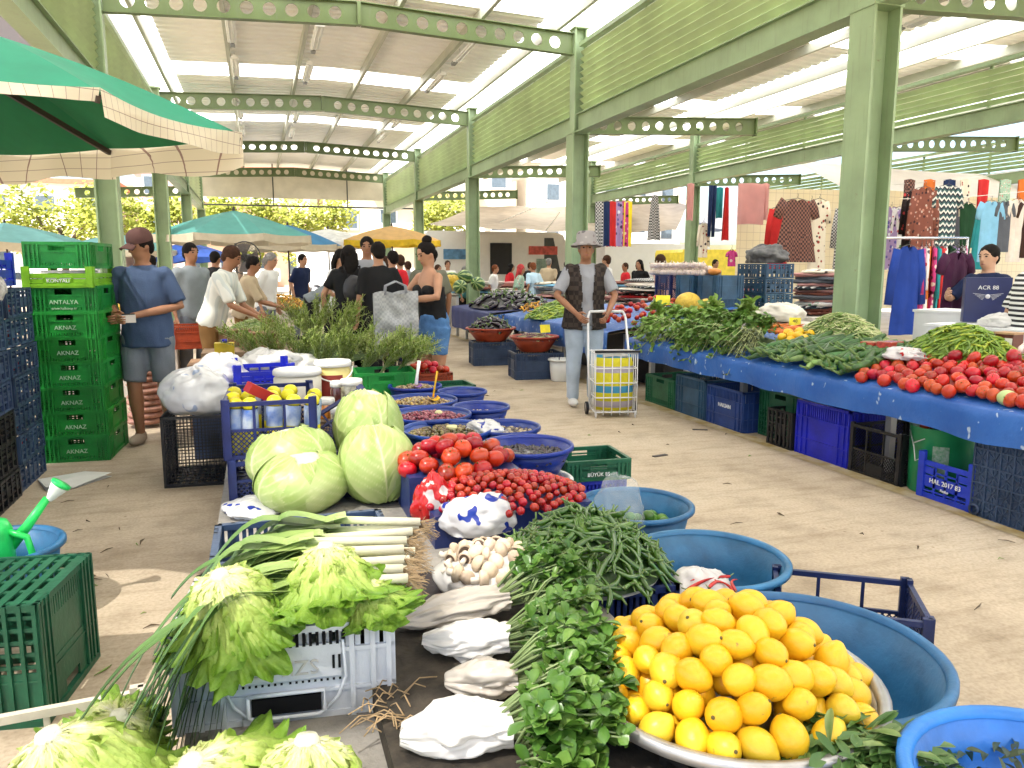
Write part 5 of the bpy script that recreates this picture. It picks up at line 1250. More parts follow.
    if hairstyle == 'long':
        hb.tube([HM @ Vector((0, .06, .02)), HM @ Vector((0, .075, -.09)), U((0, .085, 1.38)), U((0, .09, 1.27))], [(.085, .05), (.088, .05), (.085, .035), (.05, .02)], 14, ref=(1, 0, 0))
        for sg in (-1, 1): hb.tube([HM @ Vector((sg * .066, 0, .06)), HM @ Vector((sg * .082, .01, -.03)), HM @ Vector((sg * .078, .02, -.12))], [.02, .03, .018], 8)
    if hairstyle == 'bun':
        hb.ball((0, .07, .125), (.052, .05, .045), 12, 10, M=HM, fn=hf); hb.ball((0, .07, -.02), (.07, .05, .06), 12, 8, M=HM)
    if hairstyle == 'short': hb.ball((0, .055, -.01), (.072, .055, .07), 12, 8, M=HM)
    hm = hb.mesh('hair', hair); put('hair', hm, root)
    # trousers / skirt
    if bottom:
        t = MB(); d = .014
        t.tube([U((0, 0, 1.02)), (0, 0, .93), (0, 0, .80)], [(hw - .006, .108 * fat), (hw + .012, .120 * fat), (hw + .010, .116 * fat)], 18, ref=(1, 0, 0))
        if skirt: t.tube([(0, 0, .92), (0, 0, .7), (0, -.0, lerp(.85, .08, leg_len))], [(hw + .02, .13), (hw + .05, .16), (hw + .075, .19)], 20, ref=(1, 0, 0))
        else:
            for sg in (-1, 1):
                k = leg_len; end = hipj[sg].lerp(knee[sg], k / .5) if k <= .5 else knee[sg].lerp(ank[sg], (k - .5) / .5); pts = [hipj[sg], hipj[sg].lerp(end, .5) if k <= .5 else hipj[sg].lerp(knee[sg], .5)] + ([knee[sg]] if k > .55 else []) + [end]
                r0, r1 = .105 * fat, (.088 if k <= .6 else .062)
                t.tube(pts, [lerp(r0, r1, i / (len(pts) - 1)) for i in range(len(pts))], 16)
        put('skirt' if skirt else ('shorts' if leg_len < .6 else 'trousers'), solidify_mesh(t, vx * 1.1, 4, 'trousers', bottom, .010, 8, seed), root)
    if top:
        t = MB(); torso(t, .022, hem if not strapless else .98, not strapless)
        if strapless:
            t = MB(); t.tube([U((0, 0, z)) for z in (.95, 1.06, 1.20, 1.27)], [(.165, .125), (.142 * fat, .115), (.156, .125), (.166, .13)], 20, ref=(1, 0, 0))
            for sg in (-1, 1): t.ball(U((sg * .075, -.09, 1.245)), (.072, .06, .06), 10, 8)
        if sleeve:
            for sg in (-1, 1):
                S, E_, W_ = arms[sg]
                if sleeve <= .5: e = S.lerp(E_, sleeve * 2); pts, rs = [S.lerp(e, .04), S.lerp(e, .5), e], [.058, .062, .064]
                else: e = E_.lerp(W_, (sleeve - .5) * 2); pts, rs = [S, S.lerp(E_, .5), E_, e], [.058, .057, .052, .044]
                t.tube(pts, rs, 14)
        put('shirt', solidify_mesh(t, vx * 1.1, 4, 'shirt', top, .013, 8, seed + 3), root)
    if vest:
        t = MB(); torso(t, .036, .80, False)
        for sg in (-1, 1): t.ball(shl[sg] + Vector((-sg * .02, 0, .0)), (.07, .085, .08), 10, 8)
        vm = solidify_mesh(t, .014, 4, 'vest', vest, .006, 8, seed)
        bm = bmesh.new(); bm.from_mesh(vm)      # open front of the waistcoat
        bmesh.ops.delete(bm, geom=[f for f in bm.faces if (f.calc_center_median().y < -.02 and abs(f.calc_center_median().x) < .055 + max(0, (f.calc_center_median().z - 1.2)) * .10) or f.calc_center_median().z > 1.47], context='FACES')
        bm.to_mesh(vm); bm.free(); put('vest', vm, root)
    for sg in (-1, 1):
        f = MB(); a = ank[sg]; f.ball(a + Vector((0, -.055, -.032)), (.050, .132, .044), 14, 10); f.v = [(p[0], p[1], max(p[2], .004)) for p in f.v]
        f.tube([a + Vector((0, .005, -.02)), a + Vector((0, 0, .012))], [.046, .042], 12); f.build('shoe', shoe, root)
    if hat:
        hb = MB(); hb.lathe([(.155, -.035), (.158, -.030), (.102, .012), (.098, .09), (.080, .112), (0, .118)], 28, M=HM @ Matrix.Translation((0, .020, .068)) @ Matrix.Rotation(-.10, 4, 'X'), sy=1.06)
        hb.lathe([(.152, -.037), (.100, .008), (.09, .0)], 28, M=HM @ Matrix.Translation((0, .020, .066)) @ Matrix.Rotation(-.10, 4, 'X'), sy=1.06); hb.build('bucket_hat', hat, root)
    if cap:
        hb = MB(); hb.lathe([(.094, .0), (.096, .03), (.085, .075), (.05, .105), (0, .115)], 24, M=HM @ Matrix.Translation((0, .018, .036)), sy=1.05); hb.build('cap', cap, root)
        hb = MB(); hb.grid(lambda u, v: HM @ Vector(((u - .5) * .15, -.075 - v * .085 * math.sin(PI * (.15 + .7 * u)), .050 - v * .02 - (u - .5) ** 2 * .12)), 10, 5); o = hb.build('cap_peak', cap, root); o.modifiers.new('s', 'SOLIDIFY').thickness = .005
    return root
W_GREY = cloth('grey_marl', (.30, .31, .34)); W_NAVYT = cloth('steel_blue_tee', (.055, .085, .16)); W_BLACK = cloth('black_cloth', (.012, .012, .013)); W_WHITE = cloth('white_cloth', (.72, .72, .70), .06)
W_VEST = dress_mat('vest_check', (.055, .042, .035), 'check', [(.025, .02, .018)], 22); W_JEANS = cloth('pale_jeans', (.42, .50, .60), .2); W_DENIM = cloth('blue_denim', (.08, .19, .40), .3, sc=9); W_BROWN = cloth('brown_trousers', (.17, .09, .03)); W_SHORTG = cloth('grey_shorts', (.17, .19, .22))
W_BEIGE = cloth('beige_top', (.45, .36, .24)); W_OLIVE = cloth('olive_tee', (.14, .14, .10)); W_RED = cloth('red_top', (.55, .02, .03)); W_PINK = cloth('pink_top', (.60, .36, .33)); W_NAVY2 = cloth('navy_top', (.012, .02, .06)); W_STRIPE = dress_mat('striped_top', (.03, .03, .035), 'stripes', [(.75, .75, .73)], 28)
W_FLOR = dress_mat('green_floral_top', (.35, .50, .38), 'floral', [(.75, .7, .6), (.1, .3, .15), (.6, .2, .2)], 26); W_POLO = dress_mat('pale_polo', (.62, .64, .58), 'vstripes', [(.66, .67, .62), (.52, .56, .54)], 14); W_LILAC = cloth('grey_blue_tee', (.22, .25, .27))
SH_TAN = mat('shoe_tan', (.36, .29, .22), .7); SH_W = mat('shoe_white', (.7, .7, .68), .6); HAT = dress_mat('camo_hat', (.30, .28, .28), 'floral', [(.12, .11, .12), (.4, .38, .36), (.2, .17, .17)], 16)
# man with the trolley
HX, HY = 3.17, 7.30
person('man in bucket hat, dark checked vest and pale jeans pushing a shopping trolley', HX, HY, 1.72, -12, M_SKIN2, M_HAIRG, 'short', W_GREY, .42, W_JEANS, 1.0, 4, ((-.30, -.10, 1.13), (-.145, -.335, .965)), ((.29, -.10, 1.13), (.165, -.335, .965)), (0, -8), SH_W, 2, vest=W_VEST, hat=HAT, seed=2, fat=1.12)
# man in blue T-shirt
person('man in steel blue T-shirt, brown cap and grey shorts by the green crates', -.86, 6.80, 1.70, -16, M_SKIN2, M_HAIRK, 'short', W_NAVYT, .44, W_SHORTG, .46, 2, ((-.27, -.02, 1.13), (-.12, -.26, 1.06)), ((.28, -.02, 1.12), (-.02, -.27, 1.05)), (16, -34), SH_TAN, 2, cap=cloth('brown_cap', (.09, .045, .04)), seed=3, fat=1.15, hem=.78, walk=.05)
lw = thing('wallet', 'small pale purse in the hands of the man in the blue T-shirt', 'purse', (-.955, 6.53, 1.035), .4); a = MB(); a.box((0, 0, 0), (.10, .03, .06)); a.build('cover', mat('purse', (.55, .5, .45), .5), lw); a = MB(); a.box((0, 0, .034), (.09, .02, .012)); a.build('flap', W_BLACK, lw)
# buyers on the left
person('man in pale polo shirt and brown trousers bending over the stall on the left', -.47, 8.55, 1.68, 72, M_SKIN2, M_HAIRB, 'short', W_POLO, .45, W_BROWN, 1, 20, ((-.20, -.28, 1.06), (-.12, -.50, .95)), ((.22, -.26, 1.04), (.14, -.48, .92)), (20, 0), det=1, seed=4)
person('man in grey blue tee standing behind the man in the pale polo', -.75, 9.7, 1.70, 40, M_SKIN2, M_HAIRK, 'short', W_LILAC, .45, W_SHORTG, 1, 4, None, None, (5, 0), seed=5)
person('woman in beige top reaching over the left stall', -.20, 10.5, 1.58, 80, M_SKIN2, M_HAIRK, 'short', W_BEIGE, .5, W_BROWN, 1, 14, ((-.18, -.26, 1.08), (-.10, -.5, 1.0)), ((.18, -.26, 1.06), (.10, -.52, .98)), (12, 0), female=True, seed=6)
person('person in white shirt behind the standing fan', .10, 12.2, 1.65, 60, M_SKIN, M_HAIRG, 'short', W_WHITE, .5, W_SHORTG, 1, 10, None, None, (10, 0), seed=7)
person('person in grey top bending down over the ground behind the yellow peppers', .85, 14.0, 1.62, 95, M_SKIN, M_HAIRK, 'short', W_LILAC, .5, W_BLACK, 1, 62, ((-.2, -.5, .62), (-.18, -.62, .42)), ((.2, -.5, .62), (.18, -.62, .42)), (0, 0), seed=8)
person('person in black bending forward left of the woman in white', 1.10, 13.2, 1.66, 70, M_SKIN, M_HAIRB, 'short', W_BLACK, .42, W_BLACK, 1, 28, ((-.22, -.35, .95), (-.14, -.5, .75)), ((.22, -.35, .95), (.14, -.5, .75)), (10, 0), seed=9)
person('woman in white sleeveless top facing the camera behind the dill heap', 1.04, 10.6, 1.66, 35, M_SKIN, M_HAIRK, 'long', W_WHITE, .2, W_BLACK, 1, 3, ((-.24, -.06, 1.12), (-.06, -.26, 1.02)), None, (18, 0), female=True, seed=10)
person('woman in black top with long dark hair and black backpack seen from behind', 1.02, 9.35, 1.68, 165, M_SKIN, M_HAIRK, 'long', W_BLACK, .34, W_BLACK, 1, 2, None, ((.30, .0, 1.12), (.30, -.05, .88)), (0, 40), female=True, seed=11, fat=1.1)
a = MB(); a.ball((0, 0, 0), (.13, .08, .17), 16, 12, fn=lambda d: 1 + .06 * noise.noise(d * 4)); bp = thing('backpack', 'small black backpack on the woman with long dark hair', 'backpack', (1.06, 9.16, 1.17), .2); a.build('pouch', mat('backpack_black', (.025, .025, .03), .5), bp)
for s_ in (-1, 1): a = MB(); a.tube([(s_ * .08, 0, .14), (s_ * .10, .06, .27), (s_ * .09, .22, .25)], .012, 6); a.build('strap', W_BLACK, bp)
person('tall man in grey shirt facing the camera between the two black clad people', 1.32, 9.95, 1.80, 10, M_SKIN2, M_HAIRK, 'short', W_GREY, .45, W_BLACK, 1, 2, None, None, (10, -20), seed=12)
person('stout person in loose black clothes seen from behind beside the grey bag', 1.30, 8.75, 1.70, 190, M_SKIN, M_HAIRK, 'short', W_BLACK, .5, W_BLACK, 1, 2, None, None, (10, 0), seed=13, fat=1.2, hem=.72)
person('child in red top behind the people in black', 1.85, 11.2, 1.66, 150, M_SKIN, M_HAIRK, 'short', W_RED, .4, W_NAVY2, 1, 0, None, None, (0, 50), seed=14)
person('man in grey tee far behind the checked grey bag', 2.35, 13.4, 1.64, 200, M_SKIN, M_HAIRB, 'short', W_GREY, .3, W_SHORTG, 1, 0, None, None, seed=15)
person('woman in black strapless top and denim shorts holding a big grey bag', 1.60, 7.30, 1.66, -68, M_SKIN, M_HAIRK, 'bun', W_BLACK, 0, W_DENIM, .34, 6, ((-.25, -.17, 1.18), (-.08, -.36, 1.16)), ((.26, -.14, 1.18), (.05, -.36, 1.15)), (22, 0), SH_W, 2, female=True, strapless=True, seed=16, fat=1.15)
person('man in olive tee walking just behind the woman with the big bag', 1.93, 9.0, 1.66, 190, M_SKIN2, M_HAIRB, 'short', W_OLIVE, .45, cloth('maroon_trousers', (.14, .04, .05)), 1, 3, None, None, (0, 20), seed=17)
for lb, px, Y, c, hd, hr, st, hh in (('seated woman in dark red blouse beside the melons', 436, 17.6, cloth('wine_top', (.20, .03, .05)), 30, M_HAIRB, 'long', 1.50), ('person in blue and green beside the melons', 462, 17.9, cloth('blue_green_top', (.10, .30, .30)), 60, M_HAIRG, 'short', 1.46), ('red haired woman in white shirt near the melons', 500 - 8, 18.3, W_WHITE, 60, M_HAIRR, 'short', 1.5),
    ('woman in red headscarf and pale green flowered blouse behind the eggplants', 517, 15.5, W_FLOR, 70, cloth('red_scarf', (.42, .05, .05)), 'long', 1.50), ('person in pale blue shirt behind the bucket hat man', 535, 17.0, cloth('pale_blue_shirt', (.45, .62, .75)), 200, M_HAIRR, 'short', 1.55), ('person in black far behind, by the grey counter', 566, 18.5, W_BLACK, 150, M_HAIRB, 'short', 1.6)):
    q = atY(px, 300, Y); person(lb, q.x, q.y, hh, hd, M_SKIN, hr, st, c, .45, W_BLACK, 1, 8, None, None, seed=int(px))
q = atY(668, 300, 11.2); person('seller in pale pink top seen from behind above the garlic crates', q.x, q.y, 1.66, 200, M_SKIN, M_HAIRB, 'short', W_PINK, .5, W_BROWN, 1, 16, None, None, (10, 0), seed=31, female=True)
person('woman in navy T-shirt choosing clothes at the rack', 6.25, 5.30, 1.62, -82, M_SKIN3, M_HAIRK, 'short', W_NAVY2, .45, W_NAVY2, 1, 3, ((-.26, -.18, 1.20), (-.12, -.42, 1.24)), ((.26, -.16, 1.08), (.14, -.42, .98)), (6, 0), SH_W, 2, female=True, seed=32)
person('person in black and white striped top at the right edge of the stall', 5.14, 4.05, 1.66, 60, M_SKIN3, M_HAIRK, 'short', W_STRIPE, .45, W_BLACK, 1, 6, ((-.29, -.05, 1.12), (-.31, -.14, .90)), None, seed=33)
# the big grey bag
bq = atY(396, 330, 7.05); bg_ = thing('shopping_bag', 'big grey woven bag held up by the woman in denim shorts', 'bag', (bq.x, 7.02, .64))
a = MB(); a.grid(lambda u, v: (-.20 + .40 * u, -.03 + .02 * noise.noise(Vector((u * 5, v * 5, 1))) * 2, .56 * v + .015 * math.sin(u * 8)), 24, 24); a.grid(lambda u, v: (.20 - .40 * u, .05 + .02 * noise.noise(Vector((u * 5, v * 5, 4))) * 2, .56 * v + .02 * math.sin(u * 6)), 24, 24)
a.grid(lambda u, v: (-.20, lerp(.05, -.03, u), .55 * v), 2, 8); a.grid(lambda u, v: (.20, lerp(-.03, .05, u), .55 * v), 2, 8)
a.build('sack', dress_mat('woven_bag', (.32, .33, .34), 'check', [(.40, .41, .42)], 45), bg_)
for dy in (-.03, .05): a = MB(); a.tube([(-.1, dy, .54), (-.09, dy, .62), (0, dy, .66), (.09, dy, .62), (.1, dy, .54)], .008, 6); a.build('strap', W_GREY, bg_)
# shopping trolley
tp = atz(611, 414, 0); tr = thing('shopping_trolley', 'white wire shopping trolley with a yellow striped bag in front of the bucket hat man', 'trolley', (tp.x, tp.y, 0), rad(-14)); TW = mat('trolley_wire', (.78, .78, .78), .35, .05)
a = MB()
for s_ in (-1, 1): a.tube([(s_ * .215, -.02, .05), (s_ * .205, .17, .55), (s_ * .19, .30, .93), (s_ * .17, .33, .985)], .012, 8)
a.tube([(-.17, .33, .985), (0, .335, .99), (.17, .33, .985)], .014, 8); a.build('handle_frame', TW, tr)
a = MB(); zz = [.06, .20, .34, .48, .62]
rg = lambda z: [(-.20, -.22, z), (.20, -.22, z), (.20, .04 + z * .12, z), (-.20, .04 + z * .12, z), (-.20, -.22, z)]
for z in zz: a.tube(rg(z), .006, 6)
for i in range(6): x = -.20 + .08 * i; a.tube([(x, -.22, .03), (x, -.22, .64)], .0048, 6)
for i in range(4): y = -.22 + .08 * i; a.tube([(-.20, y, .06), (-.20, y, .64)], .0045, 6); a.tube([(.20, y, .06), (.20, y, .64)], .0045, 6)
for i in range(6): x = -.20 + .08 * i; a.tube([(x, -.22, .06), (x, .05, .06)], .004, 5)
a.build('wire_basket', TW, tr)
T = NT('trolley_bag'); s3 = T.node('ShaderNodeSeparateXYZ'); T.link(T.coord(1.0, rnd=False), s3.inputs[0]); mm = T.node('ShaderNodeMath', operation='MULTIPLY'); mm.inputs[1].default_value = 3.0; T.link(s3.outputs[2], mm.inputs[0]); fr = T.node('ShaderNodeMath', operation='FRACT'); T.link(mm.outputs[0], fr.inputs[0])
cc = T.ramp(fr.outputs[0], [(0, (.62, .55, .02)), (.30, (.42, .38, .45)), (.48, (.62, .55, .02)), (.72, (.05, .25, .42)), (.92, (.62, .55, .02))], 'CONSTANT'); T.bsdf(cc, .6, .3, 0, T.noise(T.coord(), 14, 3), .5, .02)
a = MB(); a.tube([(0, -.085, .07), (0, -.085, .3), (0, -.075, .52), (0, -.07, .60)], [(.185, .12), (.192, .128), (.19, .125), (.16, .10)], 28, ref=(1, 0, 0)); a.build('striped_bag', T.m, tr)
a = MB(); a.tube([(-.15, -.07, .585), (0, -.02, .60), (.15, -.07, .585)], .02, 8); a.tube([(-.12, -.15, .59), (0, -.17, .605), (.12, -.15, .59)], .015, 8); a.build('bag_folds', P_LIDW, tr)
a = MB(); a.bar((-.21, -.23, .64), (.22, -.23, .64), .03, .02); a.build('front_rail', P_BLACK, tr)
for s_ in (-1, 1):
    a = MB(); a.lathe([(.05, -.012), (.062, -.012), (.062, .012), (.05, .012), (.05, -.012)], 20, M=Matrix.Translation((s_ * .24, .02, .063)) @ Matrix.Rotation(PI / 2, 4, 'Y')); wl = a.build('wheel', P_BLACK, tr)
    a = MB(); a.lathe([(0, -.008), (.05, -.008), (.05, .008), (0, .008)], 10, M=Matrix.Translation((s_ * .24, .02, .063)) @ Matrix.Rotation(PI / 2, 4, 'Y')); a.build('hub', mat('hub_grey', (.4, .36, .34), .5), wl)
    a = MB(); a.tube([(s_ * .19, -.21, .06), (s_ * .19, -.21, 0.002)], .008, 6); a.build('foot_stub', TW, tr)

# more shoppers far down the hall: copies with their own clothes and size
PEOPLE = [o for o in COL.objects if o.get('category') == 'person']
def recolour(r, ms):
    for ch in r.children:
        k = ch.name.split('.')[0]
        if k in ms: ch.material_slots[0].link = 'OBJECT'; ch.material_slots[0].material = ms[k]
SRC = [p for p in PEOPLE if any(w in p['label'] for w in ('grey tee far', 'seated woman', 'pale blue shirt', 'person in black far', 'red haired', 'olive tee'))]
FARP = [(448, 19.5, 'man in white tee left of the melon table', W_WHITE, M_HAIRB), (474, 21, 'person in navy far behind the melons', W_NAVY2, M_HAIRK), (508, 20, 'person in red far behind the eggplants', W_RED, M_HAIRK), (528, 21.5, 'person in black tee before the white box van', W_BLACK, M_HAIRB), (548, 19.2, 'person in beige before the white box van', W_BEIGE, M_HAIRG), (574, 15.6, 'person in dark clothes just left of the bucket hat', W_NAVY2, M_HAIRK),
        (606, 15.2, 'person in white bending behind the bucket hat man', W_WHITE, M_HAIRB), (626, 18, 'person in red top under the hanging scarves', W_RED, M_HAIRB), (641, 16.4, 'person in black under the hung grey cloth', W_BLACK, M_HAIRK), (684, 17, 'person in pale floral top beyond the garlic crates', W_FLOR, M_HAIRR), (712, 17.5, 'person in grey beyond the blue upturned crates', W_GREY, M_HAIRK), (300, 16, 'person in dark tee behind the yellow peppers', W_NAVY2, M_HAIRK), (268, 17, 'person in white behind the standing fan on its right', W_WHITE, M_HAIRG), (215, 14, 'person in black behind the pale polo man', W_BLACK, M_HAIRK), (385, 15.5, 'person in pink beyond the stout person in black', W_PINK, M_HAIRB), (410, 16.5, 'person in sky blue beyond the grey bag', cloth('pale_blue_shirt', (.45, .62, .75)), M_HAIRB), (95, 12.5, 'person in white far behind the green crate stack', W_WHITE, M_HAIRK), (158, 15, 'person in pink between the left green columns', W_PINK, M_HAIRK)]
for i, (px, Y, lb, c, hr) in enumerate(FARP):
    q = atY(px, 290, Y); p = copy_tree(SRC[i % len(SRC)], (q.x, q.y, 0), rad(37 * i % 360), lb); p.scale = (RNG.uniform(.90, 1.0),) * 3
    recolour(p, {'shirt': c, 'hair': hr, 'trousers': (W_BLACK, W_JEANS, W_BROWN, W_SHORTG)[i % 4]})
# ------------------------------------------------------------------ blue table on the right
TX0, TX1 = 3.86, 4.64
tz_ = lambda X: .645 + .22 * (X - 3.86)
T = NT('blue_tarp'); co = T.coord(1.0, rnd=False); n1 = T.noise(co, 2.2, 4); mp = T.coord((14, 5, 3.2), rnd=False); vo = T.noise(mp, 3.2, 2, .5)
cc = T.ramp(n1, [(.3, (.015, .085, .34)), (.7, (.04, .15, .48))]); cc = T.mix(T.ramp(vo, [(.66, (0, 0, 0)), (.70, (1, 1, 1))]), cc, (.40, .50, .62))
T.bsdf(cc, .45, .4, 0, T.noise(co, 7, 4), .5, .03); M_BTARP = T.m
def cloth_table(name, label, x0, x1, y0, y1, zf, zr, drop, m, legs=True, seed=0):
    r = thing(name, label, 'table', ((x0 + x1) / 2, (y0 + y1) / 2, 0)); n = int((y1 - y0) / .06); prof = [(x0 - .012, -drop), (x0 - .018, -drop * .5), (x0 - .008, -.012), (x0 + .02, .004), (lerp(x0, x1, .5), None), (x1, None)]
    a = MB()
    def fn(u, v):
        y = lerp(y0, y1, u); q = v * 5; i = min(int(q), 4); f = q - i
        def pt(k):
            x, dz = prof[k]; z = lerp(zf, zr, (x - x0) / (x1 - x0)) if dz is None else zf + dz
            return Vector((x, y, z))
        p = pt(i).lerp(pt(i + 1), f); hang = max(0, 1 - v * 2.2)
        p.x += hang * (.022 * noise.noise(Vector((y * 3, seed, 1))) + .012 * math.sin(y * 13)); p.z += (.02 * noise.noise(Vector((y * 1.7, seed, 4))) if v < .2 else 0) + .006 * noise.noise(Vector((y * 4, p.x * 5, 2)))
        return p
    a.grid(fn, n, 10); a.build('tarp_cover', m, r, world=True)
    a = MB(); a.add([(x0 + .03, y0, zf - .03), (x1, y0, zr - .03), (x1, y1, zr - .03), (x0 + .03, y1, zf - .03)], [(0, 1, 2, 3)]); a.build('board', mat('stall_wood', (.22, .15, .09), .7), r, world=True)
    if legs:
        k = max(2, int((y1 - y0) / 1.6))
        for i in range(k + 1):
            for x, z in ((x0 + .28, zf), (x1 - .06, zr)):
                a = MB(); a.box((x, lerp(y0 + .1, y1 - .1, i / k), (z - .04) / 2), (.05, .05, z - .04)); a.build('leg', M_STEEL, r, world=True)
    return r
cloth_table('market_table', 'long table under a scuffed blue tarpaulin heaped with greens, cucumbers and tomatoes', TX0, TX1, 2.35, 7.72, .645, .82, .19, M_BTARP)
# crates stored under the table, from the far end to the near one
UT = [(645, 673, 'dark green ribbed crate, farthest under the blue table', 'ribbed', P_DGREEN, .30, 408, 0, None), (675, 703, 'dull blue crate beside the farthest green one', 'slotted', P_TEALB, .38, 417, 0, None), (706, 741, 'navy blue crate with white lettering under the blue table', 'slotted', plastic('mid_blue_plastic', (.02, .05, .20)), .36, 424, 0, ['HAKSAN']),
      (744, 784, 'green ribbed crate behind the small black one', 'ribbed', P_DGREEN, .40, 434, .14, None), (768, 792, 'small black slatted crate in front of the green one', 'open', P_BLACK, .30, 446, -.02, None), (794, 846, 'bright royal blue crate standing on end under the table', 'slotted', P_BLUE, .42, 461, 0, None),
      (847, 897, 'black lattice crate full of bottles under the table', 'lattice', P_BLACK, .34, 482, 0, None), (919, 975, 'royal blue crate with corner posts and white lettering by the green bucket', 'barred', P_BLUE, .24, 505, -.03, ['HAL 2017 83', 'Finike'])]
for px0, px1, lab, st, m, h, yy, dx, tx in UT:
    a, b = atX(px0, yy - 8, 3.92), atX(px1, yy + 8, 3.92); w_ = abs(a.y - b.y); cyy = (a.y + b.y) / 2; d_ = min(.5, max(.34, w_ * 1.1))
    crate('stored_crate', lab, (3.93 + dx + d_ / 2, cyy, 0), -PI / 2, w_, d_, h, st, m, None, tx, INK_W, .05 if tx and 'HAK' in tx[0] else .042, tz=.55 if tx and 'HAK' in tx[0] else .5)
# crate on its side showing its starred bottom
a_, b_ = atX(968, 520, 3.88), atX(1035, 545, 3.88); w_ = a_.y - b_.y; r = thing('crate_on_side', 'slate blue crate standing on its side, its starred bottom facing the aisle', 'crate', (4.06, (a_.y + b_.y) / 2, 0), -PI / 2)
mb = MB(); H = .50; mb.box((0, -.16, H / 2), (w_, .012, H))
n = 5
for i in range(n):
    for j in range(5):
        cx, cz = -w_ / 2 + w_ * (i + .5) / n, H * (j + .5) / 5
        for k in range(4): an = PI * k / 4 + .2; dx, dz = math.cos(an) * w_ / n * .5, math.sin(an) * H / 10; mb.bar((cx - dx, -.168, cz - dz), (cx + dx, -.168, cz + dz), .007, .008, up=(0, 1, 0))
for i in range(n + 1): x = -w_ / 2 + w_ * i / n; mb.box((x, -.17, H / 2), (.01, .012, H))
for j in range(6): mb.box((0, -.171, H * j / 5), (w_, .012, .01))
mb.build('bottom_panel', P_SLATE, r); mb = MB()
for x in (-w_ / 2, w_ / 2): mb.box((x, 0, H / 2), (.012, .31, H))
for z in (0.006, H - .006): mb.box((0, 0, z), (w_ - .02, .30, .012))
mb.build('walls', P_SLATE, r)
for x in (-w_ / 2 + .03, w_ / 2 - .03): mb = MB(); mb.lathe([(.02, 0), (.034, 0), (.034, .02), (.02, .02)], 16, M=Matrix.Translation((x, -.165, .04)) @ Matrix.Rotation(PI / 2, 4, 'X')); mb.build('stacking_ring', P_SLATE, r)
# green bucket
q = atX(920, 482, 3.95); r = thing('metal_bucket', 'green metal bucket with wire handle full of tomatoes under the table', 'bucket', (4.12, q.y + .02, 0)); P_BUCK = mat('bucket_green', (.012, .20, .07), .4)
a = MB(); a.lathe([(0, 0), (.175, 0), (.178, .01), (.185, .42), (.19, .425), (.18, .42), (.172, .02)], 32); a.build('body', P_BUCK, r)
a = MB(); a.tube([(-.17, .09, .39), (-.22, .0, .30), (-.235, -.03, .22), (-.20, -.08, .26)], .004, 6); a.tube([(-.185, -.045, .36), (-.215, .02, .32)], .004, 6); a.build('wire_handle', M_STEEL, r)
a = MB(); a.grid(lambda u, v: (.186 * math.cos(PI + .5 + u * .5), .186 * math.sin(PI + .5 + u * .5), .06 + .26 * v), 6, 2); a.build('label', mat('bucket_white_label', (.5, .62, .52), .5, .5, 60, col2=(.05, .2, .08)), r)
for P, nrm in heap_pts(6, (4.12, q.y + .02, .40), .13, .13, .03, .065, seed=3): put_tomato('tomato in the green metal bucket under the table', 'tomatoes in the green bucket', P, .95)
# tomatoes at the near end of the table
pts = []
R = random.Random(33)
def on_table(y0, y1, x0, x1, n, dmin, lift, seed, bulge=.10, tries=200):
    R = random.Random(seed); out = []
    for _ in range(n * tries):
        if len(out) >= n: break
        u, v = R.random(), R.random(); X, Y = lerp(x0, x1, u), lerp(y0, y1, v); z = tz_(X) + lift + bulge * math.sin(PI * min(1, .1 + .9 * u)) * (math.sin(PI * (.08 + .84 * v)) ** .6)
        P = Vector((X, Y, z))
        if all((P - o[0]).length > dmin for o in out): out.append((P, Vector((-.25, 0, 1)).normalized()))
    return out
for P, nrm in on_table(2.45, 4.30, 3.875, 4.60, 185, .064, .025, 3, .05, 400): put_tomato('ripe red tomato in the big spread at the near end of the blue table', 'tomatoes spread on the blue table', P, RNG.uniform(1.0, 1.25), tip=1.2)
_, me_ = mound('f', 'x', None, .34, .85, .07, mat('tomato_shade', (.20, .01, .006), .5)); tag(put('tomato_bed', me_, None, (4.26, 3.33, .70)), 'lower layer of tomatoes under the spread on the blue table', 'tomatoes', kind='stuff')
for P, nrm in on_table(2.8, 3.9, 4.25, 4.55, 10, .12, .09, 8, .03): put_tomato('ripe red tomato in the big spread at the near end of the blue table', 'tomatoes spread on the blue table', P, 1.3, tip=1.2)
q = atz(1006, 408, .69); o = MB(); o.ball((0, 0, 0), (.05, .05, .045), 18, 12, fn=lambda d: 1 + .03 * math.cos(9 * math.atan2(d.y, d.x)) * (1 - d.z * d.z)); tag(o.build('small_melon', mat('pale_melon', (.42, .52, .22), .4, .2, 10), loc=(3.93, atX(1006, 408, 3.93).y, .705)), 'small pale green ribbed melon at the front edge by the tomatoes', 'melon')
# cucumbers and courgettes
M_CUC = mat('cucumber_skin', (.035, .10, .02), .4, .45, 18, .2, 60, objvar=.3); M_COUR = mat('courgette_skin', (.20, .32, .09), .4, .3, 24, objvar=.2)
CUC = [long_veg(RNG.uniform(.24, .32), RNG.uniform(.024, .031), RNG.uniform(-.4, .4), .15, k, M_CUC, 'cucumber', taper=(.7, 1, 1.05, 1, .9, .55), n=10) for k in range(6)]
COU = [long_veg(RNG.uniform(.12, .16), RNG.uniform(.020, .026), RNG.uniform(-.3, .3), .1, k + 9, M_COUR, 'courgette', taper=(.6, .85, 1, 1.05, 1, .6), n=10) for k in range(5)]
veg_heap(CUC, 'cucumber', 'long dark green cucumber in the heap left of the tomatoes', 'heap of cucumbers on the blue table', 'cucumber', on_table(4.28, 5.45, 3.92, 4.50, 85, .055, .05, 11, .09, 300), tilt=.15, zero_yaw=1.9, wob=.9)
